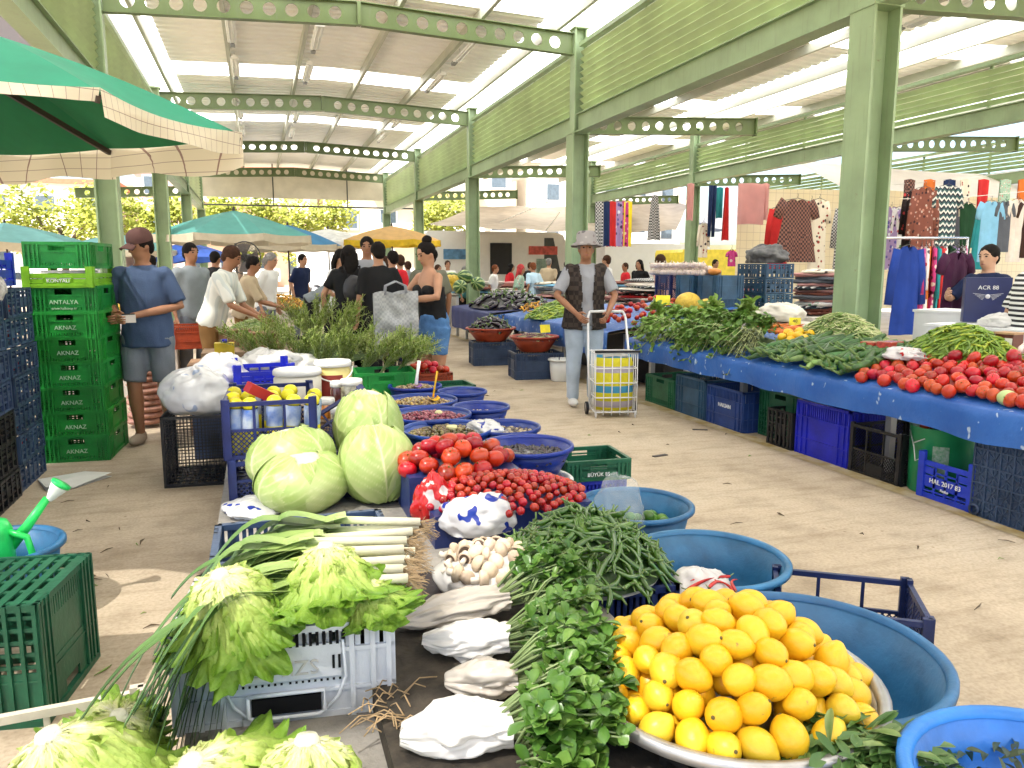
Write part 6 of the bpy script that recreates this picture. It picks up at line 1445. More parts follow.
veg_heap(COU, 'courgette', 'short pale green courgette at the front edge of the blue table', 'courgettes on the blue table', 'courgette', on_table(4.28, 5.40, 3.88, 4.2, 40, .055, .05, 12, .05, 300), tilt=.15, zero_yaw=1.9, wob=1.2)
for P, nrm in on_table(5.2, 5.55, 4.15, 4.4, 12, .07, .10, 14, .06):
    me, st = LEM[RNG.randrange(6)]; o = tag(put('lemon', me, None, P, (jit(2), jit(2), 0)), 'small yellow lemon among the courgettes on the blue table', 'lemon', 'lemons on the blue table'); put('stem_end', st, o)
M_CARR = mat('carrot_skin', (.60, .14, .015), .45, .2, 14, objvar=.15); CARR = [long_veg(RNG.uniform(.16, .2), .016, .15, .1, k, M_CARR, 'carrot', taper=(1, 1.05, .9, .7, .5, .15)) for k in range(4)]
veg_heap(CARR, 'carrot', 'orange carrot behind the dark mint bunch', 'carrots on the blue table', 'carrot', on_table(5.45, 6.1, 4.3, 4.6, 18, .035, .08, 15, .05), tilt=.1, zero_yaw=1.2, wob=.4)
M_BELL = mat('red_bell_pepper', (.40, .03, .01), .3, .25, 8, objvar=.2); mb = MB(); mb.ball((0, 0, 0), (.036, .036, .05), 20, 12, fn=lambda d: 1 + .10 * math.cos(3 * math.atan2(d.y, d.x)) * (1 - d.z * d.z) - .25 * max(0, d.z - .7)); BELL = mb.mesh('bell_pepper', M_BELL); mb = MB(); mb.tube([(0, 0, .035), (.004, 0, .058), (.012, 0, .066)], [.009, .005, .005], 6); BST = mb.mesh('stalk', M_STALK)
for P, nrm in on_table(5.2, 5.55, 4.4, 4.62, 9, .07, .07, 16, .05): o = tag(put('bell_pepper', BELL, None, P, (jit(1.4), jit(1.4), jit(3))), 'red brown bell pepper beside the carrots', 'pepper', 'bell peppers on the blue table'); put('stalk', BST, o)
# packs, bag with red print, beans
def pack(label, x, y, z, rz):
    r = thing('net_pack', label, 'pack', (x, y, z), rz); a = MB(); a.box((0, 0, .03), (.17, .11, .06)); a.build('tray', mat('red_net_pack', (.42, .05, .035), .4, .4, 40), r); a = MB(); a.box((0, 0, .0625), (.165, .105, .004)); a.build('film', mat('pink_film', (.6, .25, .2), .2), r)
q = atX(874, 346, 4.30); pack('red netted pack beside the yellow 120 price tag', q.x, q.y, q.z - .03, .2); q = atX(890, 346, 4.32); pack('second red netted pack behind the cucumbers', q.x, q.y, q.z - .03, .3)
q = atz(925, 370, .80); blob_bag('plastic_bag', 'white plastic bag with red print lying between cucumbers and tomatoes', (4.22, 4.17, .80), (.12, .13, .05), bag_mat('red_note_bag', (.80, .78, .78), (.6, .03, .03), .63, 22), 21, .3)
c1 = atX(868, 318, 4.42); bean_stuff('green_beans', 'tall heap of pale runner beans in front of the broad column', (4.52, 5.15, .80), .20, .55, .25, [M_BEAN, M_BEAN3, M_BEAN2], 800, .13, .0065, 4)
M_PEPG = mat('pepper_lime', (.34, .42, .04), .35, .25, 12); M_PEPG2 = mat('pepper_green', (.16, .27, .03), .35, .25, 12)
bean_stuff('thin_peppers', 'heap of thin yellow green peppers behind the tomatoes', (4.50, 3.98, .80), .20, .50, .24, [M_PEPG, M_PEPG2, M_PEPG2], 520, .12, .008, 5, cat='peppers')
for i, (x, y) in enumerate(((4.55, 3.52), (4.56, 3.30), (4.56, 3.08))):
    for k in range(10): 
        o = MB(); 
        if i == 0 and k == 0:
            mb = MB(); mb.ball((0, 0, 0), (.022, .022, .019), 12, 8, fn=lambda d: 1 + .05 * math.cos(6 * math.atan2(d.y, d.x)) + .5 * max(0, d.z - .9)); GARL = mb.mesh('garlic_bulb', mat('garlic_skin', (.66, .54, .48), .5, .2, 20, objvar=.12)); mb = MB(); mb.tube([(0, 0, .018), (0, 0, .036)], [.004, .003], 5); GST = mb.mesh('neck', mat('garlic_neck', (.6, .52, .4), .6))
        o = tag(put('garlic_bulb', GARL, None, (x + jit(.05), y + jit(.08), .91 + .012 * (k % 3)), (jit(1), jit(1), jit(3))), 'pinkish garlic bulb laid out behind the tomatoes', 'garlic', 'garlic behind the tomatoes'); put('neck', GST, o)
r = thing('preserve_box', 'dark red jar box with white label at the right edge of the table', 'box', (4.60, 3.72, .86), .1); a = MB(); a.box((0, 0, .07), (.10, .12, .14)); a.build('body', mat('dark_red_box', (.12, .025, .015), .35), r); a = MB(); a.box((0, 0, .145), (.12, .14, .012)); a.build('lid', mat('wood_lid', (.45, .28, .15), .6), r); a = MB(); a.box((-.052, -.03, .07), (.003, .05, .09)); a.build('label', P_LIDW, r)
# leafy greens along the front
M_LEAFL = mat_t('celery_leaf', [(0, (.40, .52, .17)), (.4, (.23, .38, .07)), (1, (.13, .27, .045))], .42, .45, 12, .1, 40, .2); M_LEAFD = mat_t('parsley_leaf', [(0, (.22, .34, .08)), (.5, (.12, .24, .04)), (1, (.07, .16, .025))], .45, .45, 12, .1, 40, .15)
M_LEAFG = mat_t('dull_mint_leaf', [(0, (.20, .22, .12)), (.5, (.11, .14, .06)), (1, (.07, .09, .04))], .6, .5, 14, .1, 40, .1); M_ROM = mat_t('romaine_leaf', [(0, (.62, .64, .34)), (.4, (.28, .42, .09)), (1, (.16, .30, .05))], .42, .3, 14, .2, 40, .25)
def greens(label, base, d, seed, m, n=120, L=.34, sp=.13, ls=.05, lw=.04, group=None, stems=M_STEMP, droop=.30):
    root = thing('greens_bunch', label, 'greens', base, 0, group); R = random.Random(seed); st, lf = MB(), MB(); d = Vector(d).normalized(); s = d.cross(Vector((0, 0, 1))).normalized()
    for i in range(max(10, n // 7)):
        e = d * L * R.uniform(.55, 1.0) + s * R.uniform(-sp, sp) + Vector((0, 0, R.uniform(-.02, .10))); mid = e * .5 + Vector((0, 0, .05)); e.z -= droop * R.random() * L
        st.tube([base, base + mid, base + e], [.005, .004, .002], 5, caps=False)
        for k in range(7):
            f = R.uniform(.45, 1.02); P = base + (mid.lerp(e, (f - .5) * 2) if f > .5 else mid * (f * 2)); dd = d * .6 + Vector((R.uniform(-1, 1), R.uniform(-1, 1), R.uniform(-.7, .6)))
            leaf_quad(lf, P, dd, Vector((R.uniform(-.5, .5), R.uniform(-.5, .5), 1)), ls * R.uniform(.7, 1.3), lw * R.uniform(.6, 1.2), R.uniform(0, .6), R.uniform(.1, .4))
    st.build('stems', stems, root, world=True); lf.build('foliage', m, root, world=True); return root
k = 0
for y in (7.45, 7.15, 6.85, 6.55, 6.25, 5.98, 5.72):
    m, nm, gl = (M_LEAFL, 'pale celery', 'celery bunches on the blue table') if y > 6.8 else ((M_LEAFD, 'dark parsley', 'parsley bunches on the blue table') if y > 5.8 else (M_LEAFG, 'dull', None))
    for x, dz in ((4.20, .09), (4.46, .11)):
        if nm == 'dull' and x > 4.3: continue
        lb = f'bunch of {nm} leaves hanging over the front of the blue table' if x < 4.3 else f'bunch of {nm} leaves in the back row of the blue table'
        if nm == 'dull': lb = 'dull grey green mint bunch at the front edge beside the cucumbers'
        greens(lb, Vector((x, y, tz_(x) + dz)), (-1, -.15 + .3 * math.sin(k), .12 if x > 4.3 else .02), 60 + k, m, 210, .40 if x < 4.3 else .3, .18, .066 if m is not M_LEAFG else .036, .046 if m is not M_LEAFG else .03, (gl + (' hanging over its edge' if x < 4.3 else ', back row')) if gl else None, droop=.85 if x < 4.3 else .25); k += 1
for i, (x, y) in enumerate(((4.42, 6.98), (4.40, 6.35), (4.12, 7.55))): greens(('pale romaine heart topping the celery', 'pale romaine head standing behind the parsley', 'pale romaine head at the far end of the table')[i], Vector((x + .1, y, tz_(x) + .10)), (-.5, -.2, .8), 90 + i, M_ROM, 90, .20, .08, .09, .06, droop=.1)
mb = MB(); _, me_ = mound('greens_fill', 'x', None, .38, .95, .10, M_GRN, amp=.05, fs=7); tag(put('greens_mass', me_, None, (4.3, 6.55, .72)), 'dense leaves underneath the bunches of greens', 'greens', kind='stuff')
# price tags on sticks
TAGC = plastic('price_tag_yellow', (.78, .66, .03), .5)
def price(x, y, z, rz, txt=None, label=None, s=.10):
    r = thing('price_tag', label, 'price tag', (x, y, z), (rad(-12), 0, rz)); a = MB(); a.box((0, 0, s * .35), (s, .004, s * .7)); a.build('card', TAGC, r); a = MB(); a.tube([(0, .004, -.10), (0, .004, s * .4)], .003, 5); a.build('stick', M_STEEL, r)
    if txt: lettering(txt, s * .42, INK_K, r, (0, -.0035, s * .37), (PI / 2, 0, 0), .001)
for px, py, X, txt, lb in ((764, 326, 4.62, '30', 'big yellow price tag behind the greens'), (795, 322, 4.62, '40', 'yellow price tag beside the dark red pack'), (826, 337, 4.5, '25', 'yellow price tag above the carrots'), (868, 345, 4.45, '120', 'yellow price tag reading 120 before the beans'), (696, 318, 4.6, None, 'small yellow tag at the far end of the greens')):
    q = atX(px, py, X); price(X, q.y, q.z - .03, rad(-40), txt, lb)
# foam boxes and things behind the table
P_FOAM = mat('white_foam', (.78, .78, .80), .7, .05, 5)
def foam(label, x, y, z, w, d, h, rz=0):
    r = thing('foam_box', label, 'box', (x, y, z), rz); a = MB(); t = .025
    for c_, s_ in (((0, -d / 2 + t / 2, h / 2), (w, t, h)), ((0, d / 2 - t / 2, h / 2), (w, t, h)), ((-w / 2 + t / 2, 0, h / 2), (t, d - 2 * t, h)), ((w / 2 - t / 2, 0, h / 2), (t, d - 2 * t, h)), ((0, 0, t / 2), (w - 2 * t, d - 2 * t, t))): a.box(c_, s_)
    a.build('box_body', P_FOAM, r); a = MB(); a.box((0, 0, h + .006), (w + .02, d + .02, .02)); a.build('lid', P_FOAM, r)
foam('long white foam box behind the thin peppers', 5.12, 4.3, .62, .34, .8, .36, .1); foam('white foam box under the clothes rack', 5.5, 4.9, .70, .4, .55, .36, .15)
blob_bag('plastic_bag', 'white crumpled bag on the foam box behind the peppers', (5.1, 4.2, 1.0), (.10, .14, .06), M_BAGW, 30, .25)
mb = MB(); mb.box((5.3, 4.5, .31), (.9, 1.6, .62)); tag(mb.build('back_counter', mat('grey_counter', (.25, .25, .26), .7), world=True), 'grey counter carrying the foam boxes', 'counter')
# ------------------------------------------------------------------ second table behind the bucket hat man
cloth_table('market_table', 'blue covered table with tomatoes and melons behind the shopping trolley', 3.75, 5.5, 7.95, 10.0, .70, .95, .30, M_BTARP, seed=5)
for P, nrm in heap_pts(44, (4.20, 8.22, .80), .42, .36, .20, .078, seed=41, tries=120): put_tomato('red tomato in the heap right of the bucket hat man', 'tomatoes on the second blue table', P, 1.0)
for P, nrm in heap_pts(16, (5.0, 9.0, .90), .36, .26, .15, .08, seed=43, tries=120): put_tomato('red tomato in the farther heap under the blue boxes', 'farther tomatoes on the second table', P, 1.0)
def melon(label, P, r, m, rot, name='melon', cat='melon'):
    mb = MB(); mb.ball((0, 0, 0), r, 28, 18, fn=lambda d: 1 + .012 * math.cos(10 * math.atan2(d.y, d.x)) * (1 - d.z * d.z)); o = tag(mb.build(name, m, loc=P, rot=rot), label, cat); c = MB(); c.tube([(0, 0, r[2] * .97), (.004, 0, r[2] * 1.10)], [.008, .005], 6); c.build('stalk', M_STALK, o); return o
M_MEL = mat('yellow_melon', (.62, .40, .03), .5, .3, 26, .4, 40, col2=(.72, .50, .05))
q = atX(688, 303, 4.95); melon('large netted yellow melon beside the yellow tag', (q.x, q.y, q.z), (.13, .13, .18), M_MEL, (0, PI / 2, .3)); q = atX(706, 307, 5.0); melon('small round yellow melon right of the large one', (q.x, q.y, q.z), (.095, .095, .10), M_MEL, (.3, .2, 0))
q = atX(663, 300, 4.7); price(q.x, q.y, q.z - .06, rad(-30), None, 'yellow price tag stuck in the far tomatoes', .17)
# blue upturned boxes with garlic plaits
for i, (px, lb) in enumerate(((668, 'left'), (690, 'middle'), (713, 'right'))):
    q = atX(px, 305, 5.35); crate('upturned_crate', f'blue upturned crate under the garlic plaits, {lb} one', (5.45, q.y, .93), -PI / 2 + .1, .36, .4, .40, ('lattice', 'slotted', 'slotted')[i], (P_NAVY, P_TEALB, P_TEALB)[i], flip=True)
yA, yB = atX(655, 270, 5.35).y, atX(720, 270, 5.35).y
for rr, z, n in ((0, 1.36, 18), (1, 1.41, 18), (2, 1.36, 18), (3, 1.455, 14)):
    for i in range(n):
        y = lerp(yA, yB, (i + .5) / n * .86); o = tag(put('garlic_bulb', GARL, None, (5.28 + .09 * (rr % 3), y, z), (jit(.8), jit(.8), jit(3))), 'garlic bulb in the plaits on the blue upturned crates', 'garlic', 'garlic plaits on the blue crates'); o.scale = (1.9,) * 3; put('neck', GST, o)
a = MB(); a.ball((0, 0, 0), (.06, .12, .045), 14, 10); tag(a.build('squash', mat('orange_squash', (.62, .22, .03), .4), loc=(5.35, yB + .12, 1.375)), 'orange squash at the end of the garlic plaits', 'squash')
# stack of dark crates
q = atX(760, 300, 6.0)
for i in range(8): crate('storage_crate', f'dark blue slatted crate, number {i + 1} from the floor in the stack right of the melons', (6.1, 8.35 + jit(.01), i * .185), -PI / 2 + jit(.03), .58, .40, .178, 'open', P_TEALB, 'stack of dark blue crates', seed=i)
blob_bag('clothes_bag', 'black and grey bag of clothes on top of the dark blue crate stack', (6.1, 8.35, 1.48), (.22, .30, .15), mat('grey_black_bag', (.40, .40, .40), .6, .5, 5, .3, 20, col2=(.02, .02, .025)), 17, .25)
blob_bag('cloth_bundle', 'cream cloth bundle on the table beside the crate stack', (5.7, 7.5, .82), (.25, .3, .13), mat('cream_cloth', (.62, .58, .5), .8, .15, 5, .3, 20), 18, .2)
mb = MB(); mb.box((5.75, 7.3, .40), (.7, 1.1, .80)); tag(mb.build('cloth_table', mat('cream_cloth', (.62, .58, .5), .8), world=True), 'cream draped table behind the broad column', 'table')
# ------------------------------------------------------------------ third stall: peppers, eggplants, red bowls, watermelons
cloth_table('market_table', 'blue covered table with green peppers behind the bucket hat man', 3.9, 5.3, 10.1, 12.3, .66, .85, .22, M_BTARP, seed=7)
bean_stuff('green_peppers', 'big heap of yellow green peppers left of the bucket hat man', (4.35, 10.75, .70), .55, .72, .24, [M_PEPG2, M_PEPG, M_PEPG2], 520, .15, .013, 7, cat='peppers')
for P, nrm in heap_pts(30, (4.25, 11.75, .74), .28, .28, .12, .07, seed=45):
    o = tag(put('yellow_pepper', YP[0][0], None, P, (jit(1), jit(1), jit(3))), 'pale yellow pepper in the heap beside the eggplants', 'pepper', 'yellow peppers beside the eggplants'); put('stalk', YP[0][1], o)
M_EGG = mat('eggplant_skin', (.018, .010, .022), .18, .3, 8, coat=.5); EGG = [long_veg(RNG.uniform(.14, .18), .030, .3, .2, k, M_EGG, 'eggplant', taper=(.6, .8, 1, 1.1, 1.05, .5), n=10) for k in range(3)]
cloth_table('market_table', 'navy covered table heaped with eggplants at the far end of the aisle', 3.7, 5.4, 12.5, 15.2, .66, .82, .40, mat('navy_cover', (.03, .04, .14), .7), seed=9)
veg_heap(EGG, 'eggplant', 'dark eggplant in the long heap on the navy covered table', 'eggplants on the navy table', 'eggplant', heap_pts(110, (4.45, 13.7, .74), .70, 1.15, .24, .085, seed=46, tries=60), s=(1, 1.3))
_, me_ = mound('f', 'x', None, .7, 1.15, .22, mat('eggplant_fill', (.015, .012, .012), .5)); tag(put('eggplant_bed', me_, None, (4.45, 13.7, .70)), 'dark bed of eggplants under the long heap', 'eggplants', kind='stuff')
for lb, c_, R_, n in (('red brown plastic bowl heaped with small eggplants, the farther one', (3.27, 11.0), .36, 46), ('red brown plastic bowl with purple beans, the nearer one', (3.40, 9.45), .31, 0)):
    h = .34; crate('support_crate', 'slate blue box under the ' + ('farther' if n else 'nearer') + ' red bowl', (c_[0] + .02, c_[1], 0), rad(-6), .62, .46, h, 'slotted', P_SLATE)
    basin('red_bowl', lb, (c_[0], c_[1], h + .005), R_, .20, P_RED, 'bowl', .60)
    if n:
        veg_heap(EGG, 'eggplant', 'small dark eggplant in the farther red bowl', 'eggplants in the red bowl', 'eggplant', heap_pts(60, (c_[0], c_[1], h + .18), .31, .31, .17, .055, seed=50), s=(.7, .9))
        _, me_ = mound('f', 'x', None, .31, .31, .15, mat('eggplant_fill', (.015, .012, .012), .5)); tag(put('eggplant_bed', me_, None, (c_[0], c_[1], h + .16)), 'dark eggplants filling the red bowl', 'eggplants', kind='stuff')
    else:
        bean_stuff('purple_beans', 'purple and cream beans in the nearer red bowl', (c_[0], c_[1], h + .17), .27, .27, .06, [mat('bean_purple', (.14, .05, .08), .5), M_BEAN3], 130, .14, .007, 8); price(c_[0] + .12, c_[1] - .1, h + .25, .2, None, 'yellow tag in the bowl of purple beans', .15)
q = atz(573, 383, 0); basin('basket', 'white plastic basket on the floor left of the trolley', (3.62, 9.05, 0), .15, .28, P_LIDW, 'basket', .8)
mb = MB(); mb.box((4.75, 9.6, .3), (.5, 3.2, .58)); tag(mb.build('dark_stock', P_BLACK, world=True), 'dark stock of boxes under the far tables', 'boxes')
# watermelons
T = NT('watermelon_skin'); co = T.coord(1.0, rnd=False); s3 = T.node('ShaderNodeSeparateXYZ'); T.link(co, s3.inputs[0]); at_ = T.node('ShaderNodeMath', operation='ARCTAN2'); T.link(s3.outputs[1], at_.inputs[0]); T.link(s3.outputs[0], at_.inputs[1])
ml = T.node('ShaderNodeMath', operation='MULTIPLY'); ml.inputs[1].default_value = 7; T.link(at_.outputs[0], ml.inputs[0]); nz = T.noise(co, 14, 3); m2 = T.node('ShaderNodeMath', operation='MULTIPLY_ADD'); m2.inputs[1].default_value = 5; T.link(nz, m2.inputs[0]); T.link(ml.outputs[0], m2.inputs[2]); sn = T.node('ShaderNodeMath', operation='SINE'); T.link(m2.outputs[0], sn.inputs[0])
T.bsdf(T.ramp(sn.outputs[0], [(.3, (.03, .10, .025)), (.6, (.36, .45, .16))]), .35); M_WM = T.m
cloth_table('market_table', 'white table with watermelons far down the aisle', 2.9, 4.0, 15.6, 17.2, .84, .88, .12, mat('white_cover', (.7, .66, .58), .7), seed=11)
for i, (px, py, lb) in enumerate(((452, 279, 'upper left'), (465, 277, 'upper'), (478, 284, 'right'), (460, 287, 'lower'))): q = atY(px, py, 16.2 - .2 * i); melon(f'striped watermelon on the far white table, {lb} one', q, (.15, .15, .19), M_WM, (.2 * i, PI / 2 + .2, .7 * i), 'watermelon', 'watermelon')
for i in range(6): q = atY(444 + (i % 3) * 5, 280 + 6 * (i // 3), 16.0); melon('yellow melon left of the watermelons on the far table', q, (.11, .11, .14), M_MEL, (.2, 1.3, i)); tag(bpy.data.objects[[o.name for o in COL.objects if o.name.startswith('melon')][-1]], group='yellow melons on the far table')
# ------------------------------------------------------------------ clothes
HANG = mat('hanger_wire', (.05, .05, .05), .4)
def garment(label, P, w, h, m, kind='shirt', yaw=0, group=None, hanger=True, seed=0, flare=1.0):
    """hanging garment with real thickness: front and back sheets joined at the sides; P = hook point"""
    cat = {'shirt': 'shirt', 'dress': 'dress', 'scarf': 'scarf', 'trousers': 'trousers', 'top': 'top'}[kind]
    r = thing('hanging_' + ('blouse' if cat == 'top' else cat), label, cat, P, yaw, group); a = MB(); R = random.Random(seed)
    if kind in ('shirt', 'dress', 'top'):
        def half(v):
            if v < .08: return w * lerp(.16, .40, v / .08)
            if v < .30: return w * lerp(.40, .36, (v - .08) / .22)
            return w * lerp(.36, .36 * flare + (.06 if kind == 'dress' else .02), (v - .30) / .7)
        for sg in (-1, 1):
            def fn(u, v):
                uu = 2 * u - 1; hw = half(v); x = uu * hw; th = .035 * math.sqrt(max(0, 1 - uu * uu)) * (.5 + v)
                fold = .018 * v * math.sin(uu * 7 + seed + v * 2) + .01 * noise.noise(Vector((uu * 4, v * 5, seed)))
                neck = .05 * max(0, 1 - abs(uu) / .42) * max(0, 1 - v / .12) * (1.6 if sg < 0 else .7)
                return (x, sg * th + fold * (1 - abs(uu) ** 4), -.06 - h * v - neck)
            a.grid(fn, 18, 22)
        if kind != 'top':
            for sg in (-1, 1):
                L = h * (.26 if kind == 'shirt' or flare > 1.05 else .62)
                a.tube([(sg * w * .33, 0, -.10), (sg * w * .44, 0, -.10 - L * .45), (sg * w * .50, 0, -.10 - L)], [(w * .12, .028), (w * .12, .03), (w * .11, .03)], 12, ref=(1, 0, 0))
    elif kind == 'scarf':
        for sg in (-1, 1): a.grid(lambda u, v: ((u - .5) * w * lerp(1 if flare >= 1 else .45, 1.0, v) * 1.0, sg * .012 + .02 * math.sin(u * 9 + seed) * (.4 + v), -.02 - h * v - .04 * abs(u - .5)), 12, 16)
    else:
        for sg in (-1, 1): a.tube([(sg * w * .2, 0, -.03), (sg * w * .22, 0, -h * .3), (sg * w * .24, .01, -h)], [(w * .24, .05), (w * .22, .05), (w * .16, .04)], 12, ref=(1, 0, 0))
    a.build('fabric', m, r)
    if hanger:
        c = MB(); c.tube([(0, 0, 0.0), (.015, 0, .02), (0, 0, .04), (-.012, 0, .03)], .003, 5); c.tube([(0, 0, 0), (0, 0, -.035), (w * .34, 0, -.085)], .005, 5); c.tube([(0, 0, -.035), (-w * .34, 0, -.085)], .005, 5); c.build('hanger', HANG, r)
    return r
G = lambda n, c, k, cols, sc: dress_mat(n, c, k, cols, sc)
F_BROWN = G('brown_print', (.20, .07, .05), 'floral', [(.45, .22, .16), (.06, .03, .03), (.5, .4, .35)], 14); F_ZIG = G('zigzag_knit', (.03, .035, .05), 'zigzag', [(.7, .7, .66), (.05, .12, .12)], 9); F_REDK = G('red_black_print', (.03, .02, .02), 'floral', [(.55, .06, .06), (.02, .02, .02), (.6, .45, .4)], 12)
F_CHK = G('brown_houndstooth', (.25, .12, .09), 'check', [(.05, .03, .03)], 26); F_DOT = G('cream_dots', (.75, .68, .55), 'floral', [(.05, .04, .04), (.3, .05, .04), (.75, .68, .55)], 12); F_GREY = G('grey_check', (.55, .55, .55), 'check', [(.06, .06, .06)], 32)
F_DGRN = cloth('dark_green_velvet', (.012, .05, .02)); F_SKY = cloth('sky_blue_tee', (.22, .48, .68)); F_CHAR = cloth('charcoal_tee', (.10, .11, .13)); F_CREAM = cloth('cream_tee', (.74, .66, .58)); F_CHOC = cloth('chocolate_tee', (.045, .022, .016)); F_ROYAL = cloth('royal_dress', (.015, .045, .25)); F_PLUM = cloth('plum_cloth', (.05, .012, .04)); F_ORNG = cloth('orange_cloth', (.62, .16, .03)); F_TEAL = cloth('teal_cloth', (.03, .28, .30))
F_PINKC = mat('sheer_pink', (.72, .40, .38), .8, .08, 3, transl=.4); F_REDC = cloth('red_cloth', (.55, .03, .03)); F_MAG = G('magenta_print', (.5, .05, .2), 'floral', [(.7, .6, .5), (.1, .02, .05), (.75, .2, .4)], 12); F_WHT = G('white_flowers', (.72, .70, .68), 'floral', [(.5, .08, .1), (.08, .08, .1), (.1, .25, .12)], 12); F_NAVYC = cloth('navy_cloth', (.015, .03, .09)); F_YEL = cloth('yellow_cloth', (.75, .58, .03)); F_LILAC = G('lilac_print', (.35, .25, .45), 'floral', [(.7, .7, .75), (.04, .03, .06), (.1, .08, .3)], 10)
YH = 11.0
def hang(px, py, wpx, hpx, m, kind, label, Y=None, yaw=0, flare=1.0, hanger=True, group=None):
    Y = Y or YH; q = atY(px, py, Y); ppm = CF / ((q - Vector((0, 0, CH))).dot(CFWD)); garment(label, q, wpx / ppm * 1.05, hpx / ppm, m, kind, yaw, group, hanger, int(px), flare)
# upper line of the clothes stall
hang(912, 188, 20, 65, F_REDK, 'dress', 'narrow red and black print dress at the left of the upper line', 11.4); hang(926, 184, 34, 80, F_BROWN, 'dress', 'brown leaf print dress on the upper line'); hang(949, 182, 34, 78, F_ZIG, 'shirt', 'dark knit top with white zigzags on the upper line')
hang(969, 200, 26, 62, F_DGRN, 'top', 'dark green strappy top narrowing to the hem on the upper line', None, 0, .35); hang(992, 198, 32, 60, F_SKY, 'shirt', 'sky blue T-shirt on the upper line'); hang(1006, 198, 24, 50, F_CHAR, 'shirt', 'charcoal grey T-shirt next to the sky blue one'); hang(1019, 196, 26, 62, F_CREAM, 'shirt', 'cream T-shirt next to the charcoal one'); hang(1030, 198, 30, 56, F_CHOC, 'shirt', 'chocolate brown T-shirt at the right edge')
for px, m, l in ((930, F_ORNG, 'orange print cloth folded over the rear line'), (950, F_NAVYC, 'blue print cloth folded over the rear line'), (966, F_DOT, 'beige dotted cloth folded over the rear line'), (984, F_REDC, 'red cloth folded over the rear line'), (1006, W_FLOR, 'green leaf print cloth folded over the rear line'), (910, F_CHK, 'dark checked cloth folded over the rear line'), (1024, F_ORNG, 'small orange cloth at the right end of the rear line')): hang(px, 178, 13, 36, m, 'scarf', l, 12.2, 0, 1, False)
hang(798, 196, 48, 62, F_CHK, 'dress', 'brown houndstooth dress hung left of the broad column', 11.6, .1, 1.4); hang(820, 196, 24, 84, F_DOT, 'dress', 'cream dress with dark dots beside the houndstooth one', 11.9, 0, 1.1); hang(812, 198, 20, 30, F_REDC, 'shirt', 'red blouse between the houndstooth and dotted dresses', 12.1); hang(868, 190, 22, 60, F_GREY, 'dress', 'grey houndstooth dress right of the broad column', 10.0)
for y, z0, z1, x0, x1, l in ((11.02, 199, 190, 900, 1040, 'front clothes line'), (12.2, 186, 168, 880, 1040, 'rear clothes line')):
    pa, pb = atY(x0, z0, y), atY(x1, z1, y); a = MB(); a.tube([pa, (pa + pb) / 2 - Vector((0, 0, .04)), pb], .006, 5); tag(a.build('clothes_line', M_ROPE, world=True), 'thin cord of the ' + l + ' at the right', 'cord')
# clothes rail
rA, rB = atX(882, 237, 7.35), atX(968, 240, 8.0); 
ra, rb = atY(882, 238, 7.9), atY(968, 238, 8.3); r = thing('clothes_rail', 'chrome clothes rail with the blue dress and many printed garments', 'clothes rail', ((ra.x + rb.x) / 2, 8.1, 0)); CHR = mat('chrome', (.7, .7, .7), .25, .05, metal=.9)
a = MB(); a.tube([ra, rb], .016, 8); a.build('top_bar', CHR, r, world=True)
for p in (ra, rb):
    a = MB(); a.tube([p, (p.x, p.y, .05)], .014, 8); a.build('upright', CHR, r, world=True); a = MB(); a.bar((p.x, p.y - .25, .03), (p.x, p.y + .25, .03), .03, .03); a.build('foot', CHR, r, world=True)
cols = [(F_ROYAL, 'royal blue long sleeved dress at the front end of the rail'), (F_MAG, 'magenta flowered dress on the rail'), (F_WHT, 'white flowered dress on the rail'), (F_ORNG, 'orange dress on the rail'), (F_MAG, 'second magenta print garment on the rail'), (F_TEAL, 'teal dress on the rail'), (F_REDC, 'red dress on the rail'), (F_WHT, 'pale print shirt on the rail'), (F_DGRN, 'dark green dress on the rail'), (F_LILAC, 'lilac print dress on the rail'), (F_REDK, 'red and black print dress on the rail'), (F_GREY, 'grey checked shirt on the rail'), (F_MAG, 'pink print dress at the far end of the rail')]
for i, (m, l) in enumerate(cols):
    P = ra.lerp(rb, .22 if i == 0 else .40 + .58 * i / (len(cols) - 1)) - Vector((0, 0, .05)); garment(l, P - Vector((0, .12 if i == 0 else 0, 0)), .60 if i == 0 else .46, (1.12 if i == 0 else RNG.uniform(.8, 1.1)), m, 'dress', (-.1 if i == 0 else rad(50)) + jit(.2), None if i else None, True, i, 1.0)
q = atY(952, 250, 6.6); garment('dark plum garment held out by the woman in navy', atY(958, 246, 5.6), .50, .58, F_PLUM, 'shirt', .2, None, True, 77)
r = thing('carrier_bag', 'navy paper carrier bag with a winged emblem and white letters beside the rail', 'bag', atX(984, 322, 5.35), rad(-38)); a = MB(); a.box((0, 0, .22), (.40, .12, .44)); a.build('bag_body', mat('navy_paper', (.012, .02, .09), .4), r)
a = MB(); 
for k in range(5): a.bar((-.02 - .005 * k, -.0625, .27 - .012 * k), (-.13 + .018 * k, -.0625, .285 - .014 * k), .003, .006, up=(0, 1, 0)); a.bar((.02 + .005 * k, -.0625, .27 - .012 * k), (.13 - .018 * k, -.0625, .285 - .014 * k), .003, .006, up=(0, 1, 0))
a.lathe([(0, .0), (.022, 0), (.022, .002), (0, .002)], 16, M=Matrix.Translation((0, -.061, .255)) @ Matrix.Rotation(PI / 2, 4, 'X')); a.build('winged_emblem', mat('silver_print', (.6, .62, .66), .35), r); lettering('ACR 88', .055, INK_W, r, (0, -.0625, .34), (PI / 2, 0, 0), .001); r.scale = (.78,) * 3
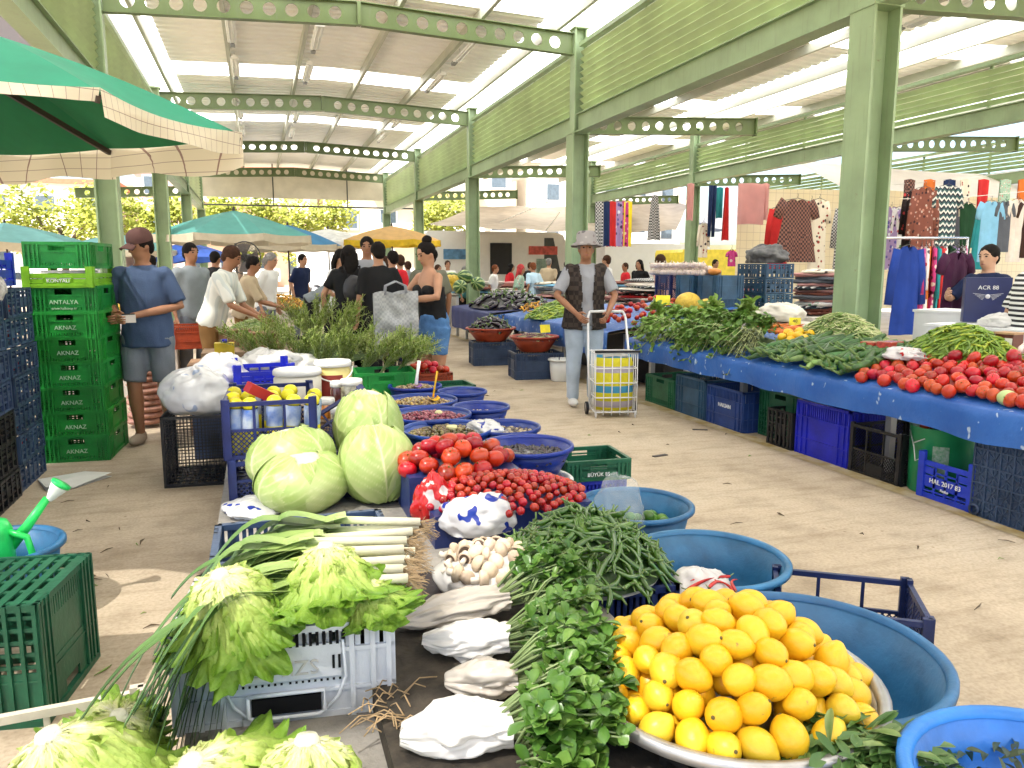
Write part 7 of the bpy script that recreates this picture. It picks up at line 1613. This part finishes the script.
# piles of folded clothes
def pile(label, P, n, w, d, mats, seed):
    R = random.Random(seed)
    for i in range(n):
        c = MB(); z = i * .045; c.ball((0, 0, 0), (w * R.uniform(.8, 1.05), d * R.uniform(.8, 1.05), .045), 20, 10, fn=lambda q: 1 + .22 * noise.noise(q * 2.2 + Vector((seed, i, 0))))
        tag(c.build('folded_garment', mats[R.randrange(len(mats))], loc=(P[0] + R.uniform(-.05, .05), P[1] + R.uniform(-.05, .05), P[2] + z + .03), rot=(0, 0, R.uniform(0, 3))), label, 'clothes', label.replace('one of the garments', 'garments'))
FM = [F_WHT, F_BROWN, F_GREY, F_DOT, F_REDK, F_CHAR, F_PINKC, F_ZIG]
q = atX(805, 300, 7.6); pile('one of the garments piled behind the dark crate stack', (7.7, 9.3, .75), 14, .30, .40, FM, 1); pile('one of the garments piled on the cloth stall left of the crate stack', (6.9, 11.6, .75), 12, .34, .4, FM, 2); pile('one of the garments heaped on the far cloth stall', (7.2, 13.4, .75), 10, .5, .5, FM, 3)
pile('one of the garments heaped behind the bucket hat man', (5.6, 13.0, .72), 8, .45, .5, FM, 5)
for x, y, l in ((7.7, 9.3, 'behind the dark crate stack'), (6.9, 11.6, 'of the cloth stall'), (7.2, 13.4, 'of the far cloth stall'), (5.6, 13.0, 'behind the bucket hat man')):
    mb = MB(); mb.box((x, y, .37), (1.0, 1.1, .74)); tag(mb.build('draped_table', mat('pale_cover', (.6, .56, .5), .8), world=True), f'pale draped table {l}', 'table')
for k, (px, Y, l, n) in enumerate(((470, 18.5, 'heaped on a stall beyond the melons', 6), (520, 17.6, 'heaped before the white box van', 8), (555, 16.8, 'heaped left of the bucket hat man', 8), (620, 14.6, 'heaped under the hung scarves', 9), (650, 13.2, 'heaped beyond the pink seller', 9), (700, 15.2, 'heaped beyond the garlic plaits', 9), (740, 12.0, 'heaped beyond the crate stack', 9))):
    q = atY(px, 290, Y); pile('one of the garments ' + l, (q.x, q.y, .72), n, .6, .45, FM + [F_REDC, F_PINKC, F_SKY, F_CREAM], 40 + k); mb = MB(); mb.box((q.x, q.y, .36), (1.5, .9, .72)); tag(mb.build('draped_table', (mat('pale_cover', (.6, .56, .5), .8), M_BTARP, P_SLATE)[k % 3], world=True), 'draped table with garments ' + l, 'table')
for px, m, l in ((780, F_REDC, 'dark red blouse at the left end of the cream sheet'), (846, F_GREY, 'grey checked blouse half behind the broad column'), (892, F_LILAC, 'lilac print dress right of the broad column'), (902, F_WHT, 'white flowered dress left of the brown leaf print one'), (958, F_CHAR, 'charcoal top below the zigzag knit'), (984, F_TEAL, 'teal top behind the sky blue T-shirt'), (938, F_PINKC, 'pink dress between the brown and the zigzag ones')): hang(px, 204, 26, 62, m, 'dress', l, 12.6, 0, 1.05)
# scarves and clothes between the far columns
for px, m, l in ((600, F_GREY, 'grey print scarf'), (607, F_NAVYC, 'navy and yellow scarf'), (612, F_REDC, 'narrow red scarf'), (618, F_LILAC, 'lilac flowered scarf'), (624, F_MAG, 'magenta scarf'), (628, F_YEL, 'yellow and teal scarf')): hang(px, 200, 9, 44, m, 'scarf', l + ' hung right of the column behind the bucket hat man', 13.5, 0, 1, False)
hang(655, 194, 13, 44, F_GREY, 'scarf', 'pale grey cloth hung in a narrow drape above the pink seller', 16, 0, .5, False); hang(713, 184, 9, 52, F_NAVYC, 'trousers', 'dark blue jeans hung beside the red cloth', 14, 0, 1, False); hang(727, 186, 11, 52, F_REDC, 'scarf', 'bright red cloth hung beside the jeans', 14, .2, .5, False); hang(720, 186, 7, 30, F_TEAL, 'scarf', 'small pale teal cloth between jeans and red cloth', 14.4, 0, 1, False)
hang(691, 182, 7, 36, F_PINKC, 'scarf', 'pink cloth strip right of the far column', 14.2, 0, 1, False); hang(704, 220, 12, 34, F_DOT, 'dress', 'beige dotted dress hung below the jeans', 14.2, 0, 1); hang(732, 247, 11, 16, F_MAG, 'shirt', 'small red shirt with a white flower near the crate stack', 12.5); hang(752, 182, 30, 40, F_PINKC, 'scarf', 'wide sheer pink cloth hung before the cream sheet', 13.6, 0, 1, False); hang(766, 182, 8, 36, F_PINKC, 'scarf', 'narrow sheer pink cloth beside the wide one', 13.7, 0, 1, False)
# ------------------------------------------------------------------ parasols
def parasol(label, c, R_, zr, za, top, under, val, n=8, pole=True, vh=.16, radii=None, a0=2, vm=None):
    r = thing('parasol', label, 'parasol', (c[0], c[1], 0)); cs = [Vector((c[0] + (radii[i] if radii else R_) * math.cos(rad(a0 + 360 * i / n)), c[1] + (radii[i] if radii else R_) * math.sin(rad(a0 + 360 * i / n)), zr)) for i in range(n)]; ap = Vector((c[0], c[1], za)); t, u_ = MB(), MB()
    for i in range(n):
        A, B = cs[i], cs[(i + 1) % n]
        def fn(u, v, dz=0):
            e = A.lerp(B, u); e = e + (ap - e).normalized() * (.06 * 4 * u * (1 - u)); p = ap.lerp(e, v); p.z += -.05 * 4 * u * (1 - u) * v + .05 * math.sin(PI * v) + dz; return p
        t.grid(lambda u, v: fn(u, v), 8, 8); u_.grid(lambda u, v: fn(1 - u, v, -.012), 8, 8)
    t.build('canopy', top, r, world=True); u_.build('canopy_underside', under, r, world=True)
    for i in range(n):
        A, B = cs[i], cs[(i + 1) % n]; vl = MB()
        def fv(u, v):
            e = A.lerp(B, u); e = e + (ap - e).normalized() * (.06 * 4 * u * (1 - u)); e.z += -.05 * 4 * u * (1 - u)
            o = Vector((e.x - c[0], e.y - c[1], 0)).normalized(); return e + o * (.012 + .02 * v * math.sin(u * 11 + i)) + Vector((0, 0, .01 - (vh[i] if isinstance(vh, list) else vh) * v * (1 + .12 * math.sin(u * 7 + i * 2))))
        vl.grid(fv, 14, 4); vl.build('valance', val, r, world=True)
        rb_ = MB(); rb_.bar(ap - Vector((0, 0, .10)), A - Vector((0, 0, .035)), .018, .028); rb_.build('rib', vm or M_RIB, r, world=True)
    if pole: p = MB(); p.tube([(c[0], c[1], 0), (c[0], c[1], za)], .024, 10); p.build('pole', vm or M_RIB, r, world=True)
    f = MB(); f.lathe([(0, .09), (.02, .085), (.028, .05), (.035, 0)], 10, (c[0], c[1], za)); f.build('finial', vm or M_RIB, r, world=True); return r
M_RIB = mat('parasol_rib', (.05, .035, .028), .5); M_UTOP = mat('green_canvas_sunlit', (.01, .25, .14), .7, .1, 6, transl=.25); M_UBOT = mat('green_canvas_underside', (.008, .16, .06), .8, .1, 6, transl=.1)  # same canvas: sunlit teal is put into the top colour, underside stays green
T = NT('grid_valance'); uvx = T.coord(1.0, rnd=False); wv = T.node('ShaderNodeTexBrick', offset=0.0); wv.inputs['Scale'].default_value = 1; wv.inputs['Brick Width'].default_value = .06; wv.inputs['Row Height'].default_value = .06; wv.inputs['Mortar Size'].default_value = .0014; wv.inputs['Color1'].default_value = (.74, .67, .52, 1); wv.inputs['Color2'].default_value = (.76, .69, .55, 1); wv.inputs['Mortar'].default_value = (.30, .20, .17, 1)
s3 = T.node('ShaderNodeSeparateXYZ'); T.link(uvx, s3.inputs[0]); ad = T.node('ShaderNodeMath', operation='ADD'); T.link(s3.outputs[0], ad.inputs[0]); T.link(s3.outputs[1], ad.inputs[1]); cb = T.node('ShaderNodeCombineXYZ'); T.link(ad.outputs[0], cb.inputs[0]); T.link(s3.outputs[2], cb.inputs[1]); T.link(cb.outputs[0], wv.inputs['Vector']); b_ = T.bsdf(wv.outputs[0], .75); T.translucent(b_, wv.outputs[0], .3); M_VAL = T.m
parasol('big green parasol with a cream checked valance over the crates at the upper left', (-1.43, 4.25), 1.2, 2.10, 2.55, M_UTOP, M_UBOT, M_VAL, 8, True, [.17, .17, .17, .17, .08, .06, .05, .10], [1.38, 1.0, 1.2, 1.2, 1.2, 1.2, 1.25, 1.18], 3)
M_VB = mat('beige_valance', (.60, .54, .42), .75, .08, transl=.2)
q = atz(233, 220, 2.65); parasol('teal parasol with cream border behind the buyers on the left', (q.x + .1, 18.5), 1.75, 2.12, 2.68, mat('teal_canvas', (.10, .36, .32), .7, .1, 4, transl=.2), mat('dark_lining', (.03, .05, .04), .8), M_VB, a0=20)
parasol('blue parasol just right of the teal one', (.85, 22.5), 1.5, 2.05, 2.6, mat('blue_canvas', (.05, .22, .42), .7, .1, 4, transl=.2), mat('blue_lining', (.02, .10, .22), .8), M_VB, a0=10)
parasol('orange parasol behind the people in black', (3.75, 22.6), 1.45, 2.2, 2.62, mat('orange_canvas', (.66, .42, .16), .7, .1, 4, transl=.3), mat('yellow_lining', (.72, .50, .03), .8, transl=.3), mat('yellow_valance', (.75, .52, .03), .8, transl=.3), a0=15)
parasol('white parasol between the blue and the orange ones', (2.2, 25.5), 1.7, 2.2, 2.65, mat('white_canvas', (.8, .8, .78), .7, transl=.2), P_FOAM, P_FOAM, a0=5)
parasol('faded turquoise parasol at the far left behind the green crate stack', (-6.0, 22.8), 2.0, 2.02, 2.55, mat('turquoise_canvas', (.18, .42, .40), .7, .1, 4, transl=.2), mat('grey_lining', (.4, .4, .38), .8), M_VB, a0=10)
parasol('pale turquoise parasol beside the left green columns', (-3.6, 24.0), 1.6, 1.9, 2.35, mat('turquoise_canvas', (.18, .42, .40), .7), mat('grey_lining', (.4, .4, .38), .8), M_VB, a0=25)
q = atY(150, 250, 21.0); parasol('deep blue parasol between the capped man and the teal parasol', (-1.9, 24.5), 1.3, 1.75, 2.15, mat('deep_blue_canvas', (.03, .10, .45), .7), mat('blue_lining', (.02, .10, .22), .8), mat('deep_blue_canvas', (.03, .10, .45), .7), a0=0)
# standing fan
q = atY(246, 258, 11.6); r = thing('standing_fan', 'black standing fan under the teal parasol', 'fan', (q.x, q.y, 0), rad(-20)); a = MB(); a.tube([(0, 0, .03), (0, 0, q.z - .25)], .018, 8); a.build('pole', P_BLACK, r); a = MB(); a.lathe([(0, .04), (.2, .03), (.21, 0), (0, 0)], 20); a.build('base', P_BLACK, r)
a = MB(); M_ = Matrix.Translation((0, -.06, q.z)) @ Matrix.Rotation(PI / 2, 4, 'X')
for k in range(7): a.lathe([(.03 + .03 * k, .05 - .003 * k), (.033 + .03 * k, .05 - .003 * k)], 24, M=M_)
for k in range(24): t = 2 * PI * k / 24; a.tube([M_ @ Vector((.03 * math.cos(t), .03 * math.sin(t), .05)), M_ @ Vector((.2 * math.cos(t), .2 * math.sin(t), .04)), M_ @ Vector((.225 * math.cos(t), .225 * math.sin(t), -.02)), M_ @ Vector((.16 * math.cos(t), .16 * math.sin(t), -.08))], .0022, 4)
a.tube([M_ @ Vector((.226 * math.cos(t * PI / 15), .226 * math.sin(t * PI / 15), -.02)) for t in range(31)], .008, 6); a.build('cage', HANG, r)
for k in range(4): a = MB(); t = PI / 2 * k; a.grid(lambda u, v: M_ @ Vector((math.cos(t + (u - .5) * 1.0) * (.03 + .17 * v), math.sin(t + (u - .5) * 1.0) * (.03 + .17 * v), .02 * (u - .5))), 6, 6); a.build('blade', mat('fan_blade', (.10, .08, .07), .4), r)
a = MB(); a.tube([M_ @ Vector((0, 0, .02)), M_ @ Vector((0, 0, -.16))], [.05, .06], 14); a.build('motor', P_BLACK, r)
# things on the left floor behind
b0 = atz(128, 415, 0); q = atz(119, 400, .3)
r = thing('net_sack', 'pink brown net sack of onions standing by the green crate stack', 'sack', (-1.02, 7.55, 0)); a = MB()
for i in range(12): a.ball((.01 * (i % 3), .0, .06 + .055 * i), (.17 - .004 * i, .15, .045), 18, 8, fn=lambda d: 1 + .1 * noise.noise(d * 5 + Vector((i, 0, 0))))
a.build('sack_body', mat('pink_net', (.40, .20, .15), .7, .35, 30), r); blob_bag('clear_bag', 'clear bag with green leaves on the onion sack', (-1.02, 7.5, .70), (.17, .15, .10), M_CLEAR, 33, .2)
blob_bag('white_sack', 'big white woven sack with faint print on the black mesh crate', (-.43, 5.60, .45), (.23, .30, .17), bag_mat('woven_white_sack', (.72, .72, .73), (.35, .42, .58), .70, 9, .1), 22, .16, world_flat=.75)
blob_bag('white_sack', 'second white sack behind the big one', (-.30, 6.2, .48), (.20, .25, .17), M_BAGW, 23, .2, world_flat=.75)
mb = MB(); mb.box((-.28, 6.3, .25), (.45, .5, .49)); tag(mb.build('low_box', P_SLATE, world=True), 'dark box carrying the second white sack', 'box')
blob_bag('plastic_bag', 'bundle of crumpled white bags behind the royal blue crate', (.06, 6.5, .60), (.22, .20, .11), M_BAGW, 24, .3); blob_bag('plastic_bag', 'white plastic bag beside the dill heap', (.30, 6.55, .58), (.17, .16, .09), M_BAGW, 25, .25)
mb = MB(); mb.box((.2, 6.6, .46), (.9, .5, .28)); tag(mb.build('low_box', P_BLACK, world=True), 'dark box under the crumpled white bags', 'box')
for lb, P, s_, m in (('yellow plastic canister beside the pale sacks', (-.30, 7.1, .62), (.16, .12, .16), P_YELLOW),):
    r = thing('canister', lb, 'canister', P); a = MB(); a.box((0, 0, s_[2] / 2), s_); a.build('body', m, r); a = MB(); a.tube([(0, 0, s_[2]), (0, 0, s_[2] + .03)], .03, 10); a.build('cap', P_BLUE, r)
mb = MB(); mb.box((-.35, 7.2, .30), (.5, .5, .62)); tag(mb.build('low_box', mat('card_brown', (.30, .17, .09), .8), world=True), 'brown cardboard box under the yellow canister', 'box')
for lb, P, rz in (('open brown cardboard box in front of the pale polo man', (.02, 8.2, .62), .2), ('small brown cardboard box beside the open one', (-.28, 8.6, .62), .1)):
    r = thing('cardboard_box', lb, 'box', P, rz); a = MB(); a.box((0, 0, .08), (.36, .28, .16)); a.build('body', mat('card_brown', (.30, .17, .09), .8), r); a = MB(); a.box((0, -.17, .165), (.34, .10, .005)); a.build('flap', mat('card_brown', (.30, .17, .09), .8), r)
mb = MB(); mb.box((-.1, 9.4, .31), (.9, 3.0, .60)); tag(mb.build('stall_counter', mat('stall_wood', (.22, .15, .09), .7), world=True), 'long low wooden counter in front of the buyers on the left', 'counter')
r = thing('melon_crate', 'white box with yellow melons behind the capped man', 'box', (-1.45, 9.6, .70), .1); a = MB(); a.box((0, 0, .12), (.5, .4, .24)); a.build('box_body', P_FOAM, r); a = MB(); a.box((.30, 0, .2), (.08, .4, .4)); a.build('blue_side', P_BLUE, r)
mb = MB(); mb.box((-1.6, 9.7, .345), (1.4, .7, .69)); tag(mb.build('counter', mat('pale_cover', (.6, .56, .5), .8), world=True), 'pale counter behind the capped man', 'counter')
for i in range(3): melon(f'yellow melon in the white box behind the capped man, {("left", "middle", "right")[i]}', (-1.6 + .15 * i, 9.5, 1.0), (.09, .09, .12), M_MEL, (.3, 1.2, i))
# floor litter
R = random.Random(19); M_LIT = mat('litter', (.10, .07, .04), .8, .5, 20)
for i in range(60):
    if i < 26: p = atz(R.uniform(60, 225), R.uniform(450, 700), 0)
    else: p = Vector((R.uniform(1.9, 3.8), R.uniform(1.8, 9), 0))
    if -.22 < p.x < 1.02 and p.y > 1: continue
    a = MB(); L = R.uniform(.012, .05); a.tube([(-L, 0, .004), (0, R.uniform(-.01, .01), .009), (L, 0, .004)], [.001, R.uniform(.002, .006), .001], 5)
    tag(a.build('leaf_scrap', M_LIT if i % 3 else M_LEAFD, loc=(p.x, p.y, 0), rot=(0, 0, R.uniform(0, 6))), 'dry leaf scrap lying on the concrete floor', 'leaf scrap', 'leaf scraps on the floor')
for px, py in ((660, 456), (700, 430)):
    p = atz(px, py, 0); a = MB(); a.box((0, 0, .004), (.13, .035, .006)); tag(a.build('wood_scrap', mat('dark_scrap', (.07, .06, .055), .8), loc=(p.x, p.y, 0), rot=(0, 0, jit(1))), 'thin dark scrap of wood lying in the aisle', 'scrap', 'wood scraps in the aisle')
# ------------------------------------------------------------------ beyond the hall
def tree(label, x, y, h, cr, seed, m, n=2600):
    r = thing('tree', label, 'tree', (x, y, 0), 0, 'trees behind the market'); R = random.Random(seed); tk = MB(); tk.tube([(x, y, 0), (x + .1, y, h * .3), (x - .1, y + .1, h * .55)], [.22, .16, .10], 8); cl = []
    for i in range(9):
        a = R.uniform(0, 6.3); q = R.uniform(.2, .75) * cr; c = Vector((x + q * math.cos(a), y + q * math.sin(a) * .8, h * R.uniform(.42, .88))); cl.append((c, cr * R.uniform(.32, .5))); tk.tube([(x, y, h * .33), ((x + c.x) / 2, (y + c.y) / 2, h * .5), c], [.10, .06, .02], 6)
    tk.build('trunk', mat('bark', (.10, .07, .05), .9, .3, 8), r, world=True); f = MB()
    for i in range(n):
        c, s = cl[R.randrange(9)]; d = Vector((R.gauss(0, 1), R.gauss(0, 1), R.gauss(0, 1))).normalized() * s * R.random() ** .4; P = c + d; e = Vector((R.uniform(-1, 1), R.uniform(-1, 1), R.uniform(-.6, .6))).normalized(); u = e.orthogonal().normalized(); k = R.uniform(.10, .22)
        f.add([P - e * k, P + u * k * .5, P + e * k, P - u * k * .5], [(0, 1, 2, 3)], 0, False, [R.random()] * 4)
    f.build('crown', m, r, world=True)
M_TREE = mat_t('tree_leaf', [(0, (.17, .21, .03)), (.5, (.30, .33, .05)), (1, (.42, .43, .09))], .6, .2, 3, 0, 40, .5)
for i, (x, y, h, c, l) in enumerate(((-22, 46, 7.5, 4.5, 'broad yellow green tree at the far left above the crates'), (-15, 44, 7.0, 4.2, 'yellow green tree behind the turquoise parasol'), (-10, 48, 6.5, 3.6, 'yellow green tree seen between the left columns'), (-5.5, 50, 6.0, 3.0, 'yellow green tree just left of the far column'), (-1, 46, 5.6, 2.8, 'yellow tree behind the teal parasol'), (3.5, 52, 5.6, 2.8, 'yellow tree right of the blue parasol'), (11.5, 50, 6.5, 3, 'yellow green tree beside the apartment houses'))): tree(l, x, y, h, c, 100 + i, M_TREE)
def house(label, x, y, w, d, h, m, storeys=3, rz=0, win=5, roofm=None):
    r = thing('apartment_house', label, 'building', (x, y, 0), rz); a = MB(); a.box((0, 0, h / 2), (w, d, h)); a.build('wall', m, r); a = MB(); a.box((0, 0, h + .15), (w + .5, d + .5, .3)); a.build('roof', roofm or mat('roof_tile', (.38, .16, .09), .8), r)
    for s in range(storeys):
        for k in range(win):
            zx = (-w / 2 + w * (k + .5) / win, h * (s + .55) / storeys); f = MB(); f.box((zx[0], -d / 2 - .03, zx[1]), (w / win * .48, .08, h / storeys * .5)); wn = f.build('window', P_LIDW, r); g_ = MB(); g_.box((zx[0], -d / 2 - .075, zx[1]), (w / win * .40, .02, h / storeys * .42)); g_.build('pane', mat('window_glass', (.10, .13, .16), .1), wn)
        b = MB(); b.box((0, -d / 2 - .5, h * (s + .18) / storeys), (w * .6, 1.0, .12)); b.box((0, -d / 2 - .98, h * (s + .18) / storeys + .45), (w * .6, .05, .8)); b.build('balcony', P_LIDW, r)
hc = lambda n, c: mat(n, c, .85, .08, 1)
house('cream apartment house behind the orange parasol', 12, 62, 14, 10, 9.5, hc('cream_wall', (.62, .55, .42)), 3); house('pale pink apartment house left of the cream one', -2, 66, 12, 10, 8.5, hc('pink_wall', (.62, .45, .38)), 3); house('white apartment house behind the melon stall', 26, 60, 12, 10, 11, hc('white_wall', (.75, .73, .70)), 4); house('low white house behind the yellow trees', -16, 64, 14, 9, 7, hc('white_wall', (.75, .73, .70)), 2)
def van(label, x, y, L, H, m, rz=0, kind='van'):
    r = thing('parked_' + kind, label, kind, (x, y, 0), rz); pr = [(-L / 2, .35), (L / 2, .35), (L / 2, .95), (L / 2 - .35, 1.05), (L / 2 - .9, H - .1), (L / 2 - 1.2, H), (-L / 2 + .05, H), (-L / 2, H - .1)] if kind == 'van' else [(-L / 2, .35), (L / 2, .35), (L / 2, .75), (L / 2 - .9, .9), (L / 2 - 1.5, H), (-L / 2 + .8, H), (-L / 2 + .2, .95), (-L / 2, .9)]
    a = MB(); a.prism(pr, 1.75, Matrix.Translation((0, -.87, 0))); a.build('body', m, r); g_ = mat('car_glass', (.03, .04, .05), .08)
    a = MB(); a.prism([(L / 2 - 1.65, 1.0), (L / 2 - .95, 1.0), (L / 2 - 1.3, H - .2), (L / 2 - 1.65, H - .2)], .02, Matrix.Translation((0, -.885, 0))); a.build('side_window', g_, r)
    if kind == 'car': a = MB(); a.prism([(-L / 2 + .75, 1.0), (L / 2 - 1.75, 1.0), (L / 2 - 1.75, H - .12), (-L / 2 + 1.0, H - .12)], .02, Matrix.Translation((0, -.885, 0))); a.build('rear_window', g_, r)
    for sx in (-L / 2 + .8, L / 2 - .8):
        for sy in (-.84, .84):
            a = MB(); a.lathe([(.0, -.1), (.31, -.1), (.33, -.05), (.33, .05), (.31, .1), (0, .1)], 20, M=Matrix.Translation((sx, sy, .33)) @ Matrix.Rotation(PI / 2, 4, 'X')); wl = a.build('wheel', P_BLACK, r); a = MB(); a.lathe([(0, -.02), (.2, -.02), (.2, .02), (0, .02)], 14, M=Matrix.Translation((sx, sy - .1 * (1 if sy < 0 else -1), .33)) @ Matrix.Rotation(PI / 2, 4, 'X')); a.build('rim', M_STEEL, wl)
    return r
WV = mat('van_white', (.78, .78, .77), .25, .03)
van('white box van with an open dark side door behind the eggplant stall', 8.6, 27.5, 6.0, 2.7, WV); a = MB(); a.box((8.3, 26.60, 1.75), (.8, .04, 1.1)); van_door = tag(a.build('dark_banner', P_BLACK, world=True), 'black display panel hanging on the white box van', 'panel')
for k, (x, z, w_, h_, c, l) in enumerate(((6.6, 1.9, .8, .35, (.10, .25, .45), 'blue lettered board'), (9.9, 2.05, 1.1, .3, (.55, .1, .08), 'red sign board'), (9.9, 1.5, .5, .5, (.25, .35, .3), 'green poster'))):
    a = MB(); a.box((x, 26.6, z), (w_, .04, h_)); tag(a.build('sign_board', mat('sign_paint_%s' % 'abc'[k], c, .6, .4, 6), world=True), l + ' on the side of the white box van', 'sign')
van('white van behind the hanging scarves', 14.5, 26.5, 5.2, 2.3, WV); van('yellow van half hidden by the hanging scarves', 15.0, 22.5, 4.6, 2.0, mat('van_yellow', (.75, .6, .05), .3)); van('white parked car behind the blue parasol', -3.4, 36, 4.3, 1.45, WV, 0, 'car'); van('silver parked car behind the left columns', -9.5, 35, 4.3, 1.45, mat('car_silver', (.45, .46, .48), .3), 0, 'car'); van('white van far behind the green crate stack', -11, 30, 5.2, 2.3, WV, .1); van('white van behind the orange parasol', 4.5, 38, 5.4, 2.4, WV, -.05)
r = thing('grey_counter', 'long grey counter behind the far shoppers', 'counter', (8.2, 20.5, 0)); a = MB(); a.box((0, 0, .5), (5.5, .8, 1.0)); a.build('body', mat('counter_grey', (.28, .27, .24), .8), r); a = MB(); a.box((0, 0, 1.03), (5.7, .9, .05)); a.build('counter_top', mat('pale_cover', (.6, .56, .5), .8), r)
a = MB(); a.grid(lambda u, v: (lerp(-150, 150, u), 120 + 10 * math.sin(u * 9), 14 * v * (.7 + .3 * math.sin(u * 13 + 1)) * (1 if v > 0 else 0)), 60, 6); struct(a, 'hills', mat('hill', (.30, .30, .18), .95, .3, .08))
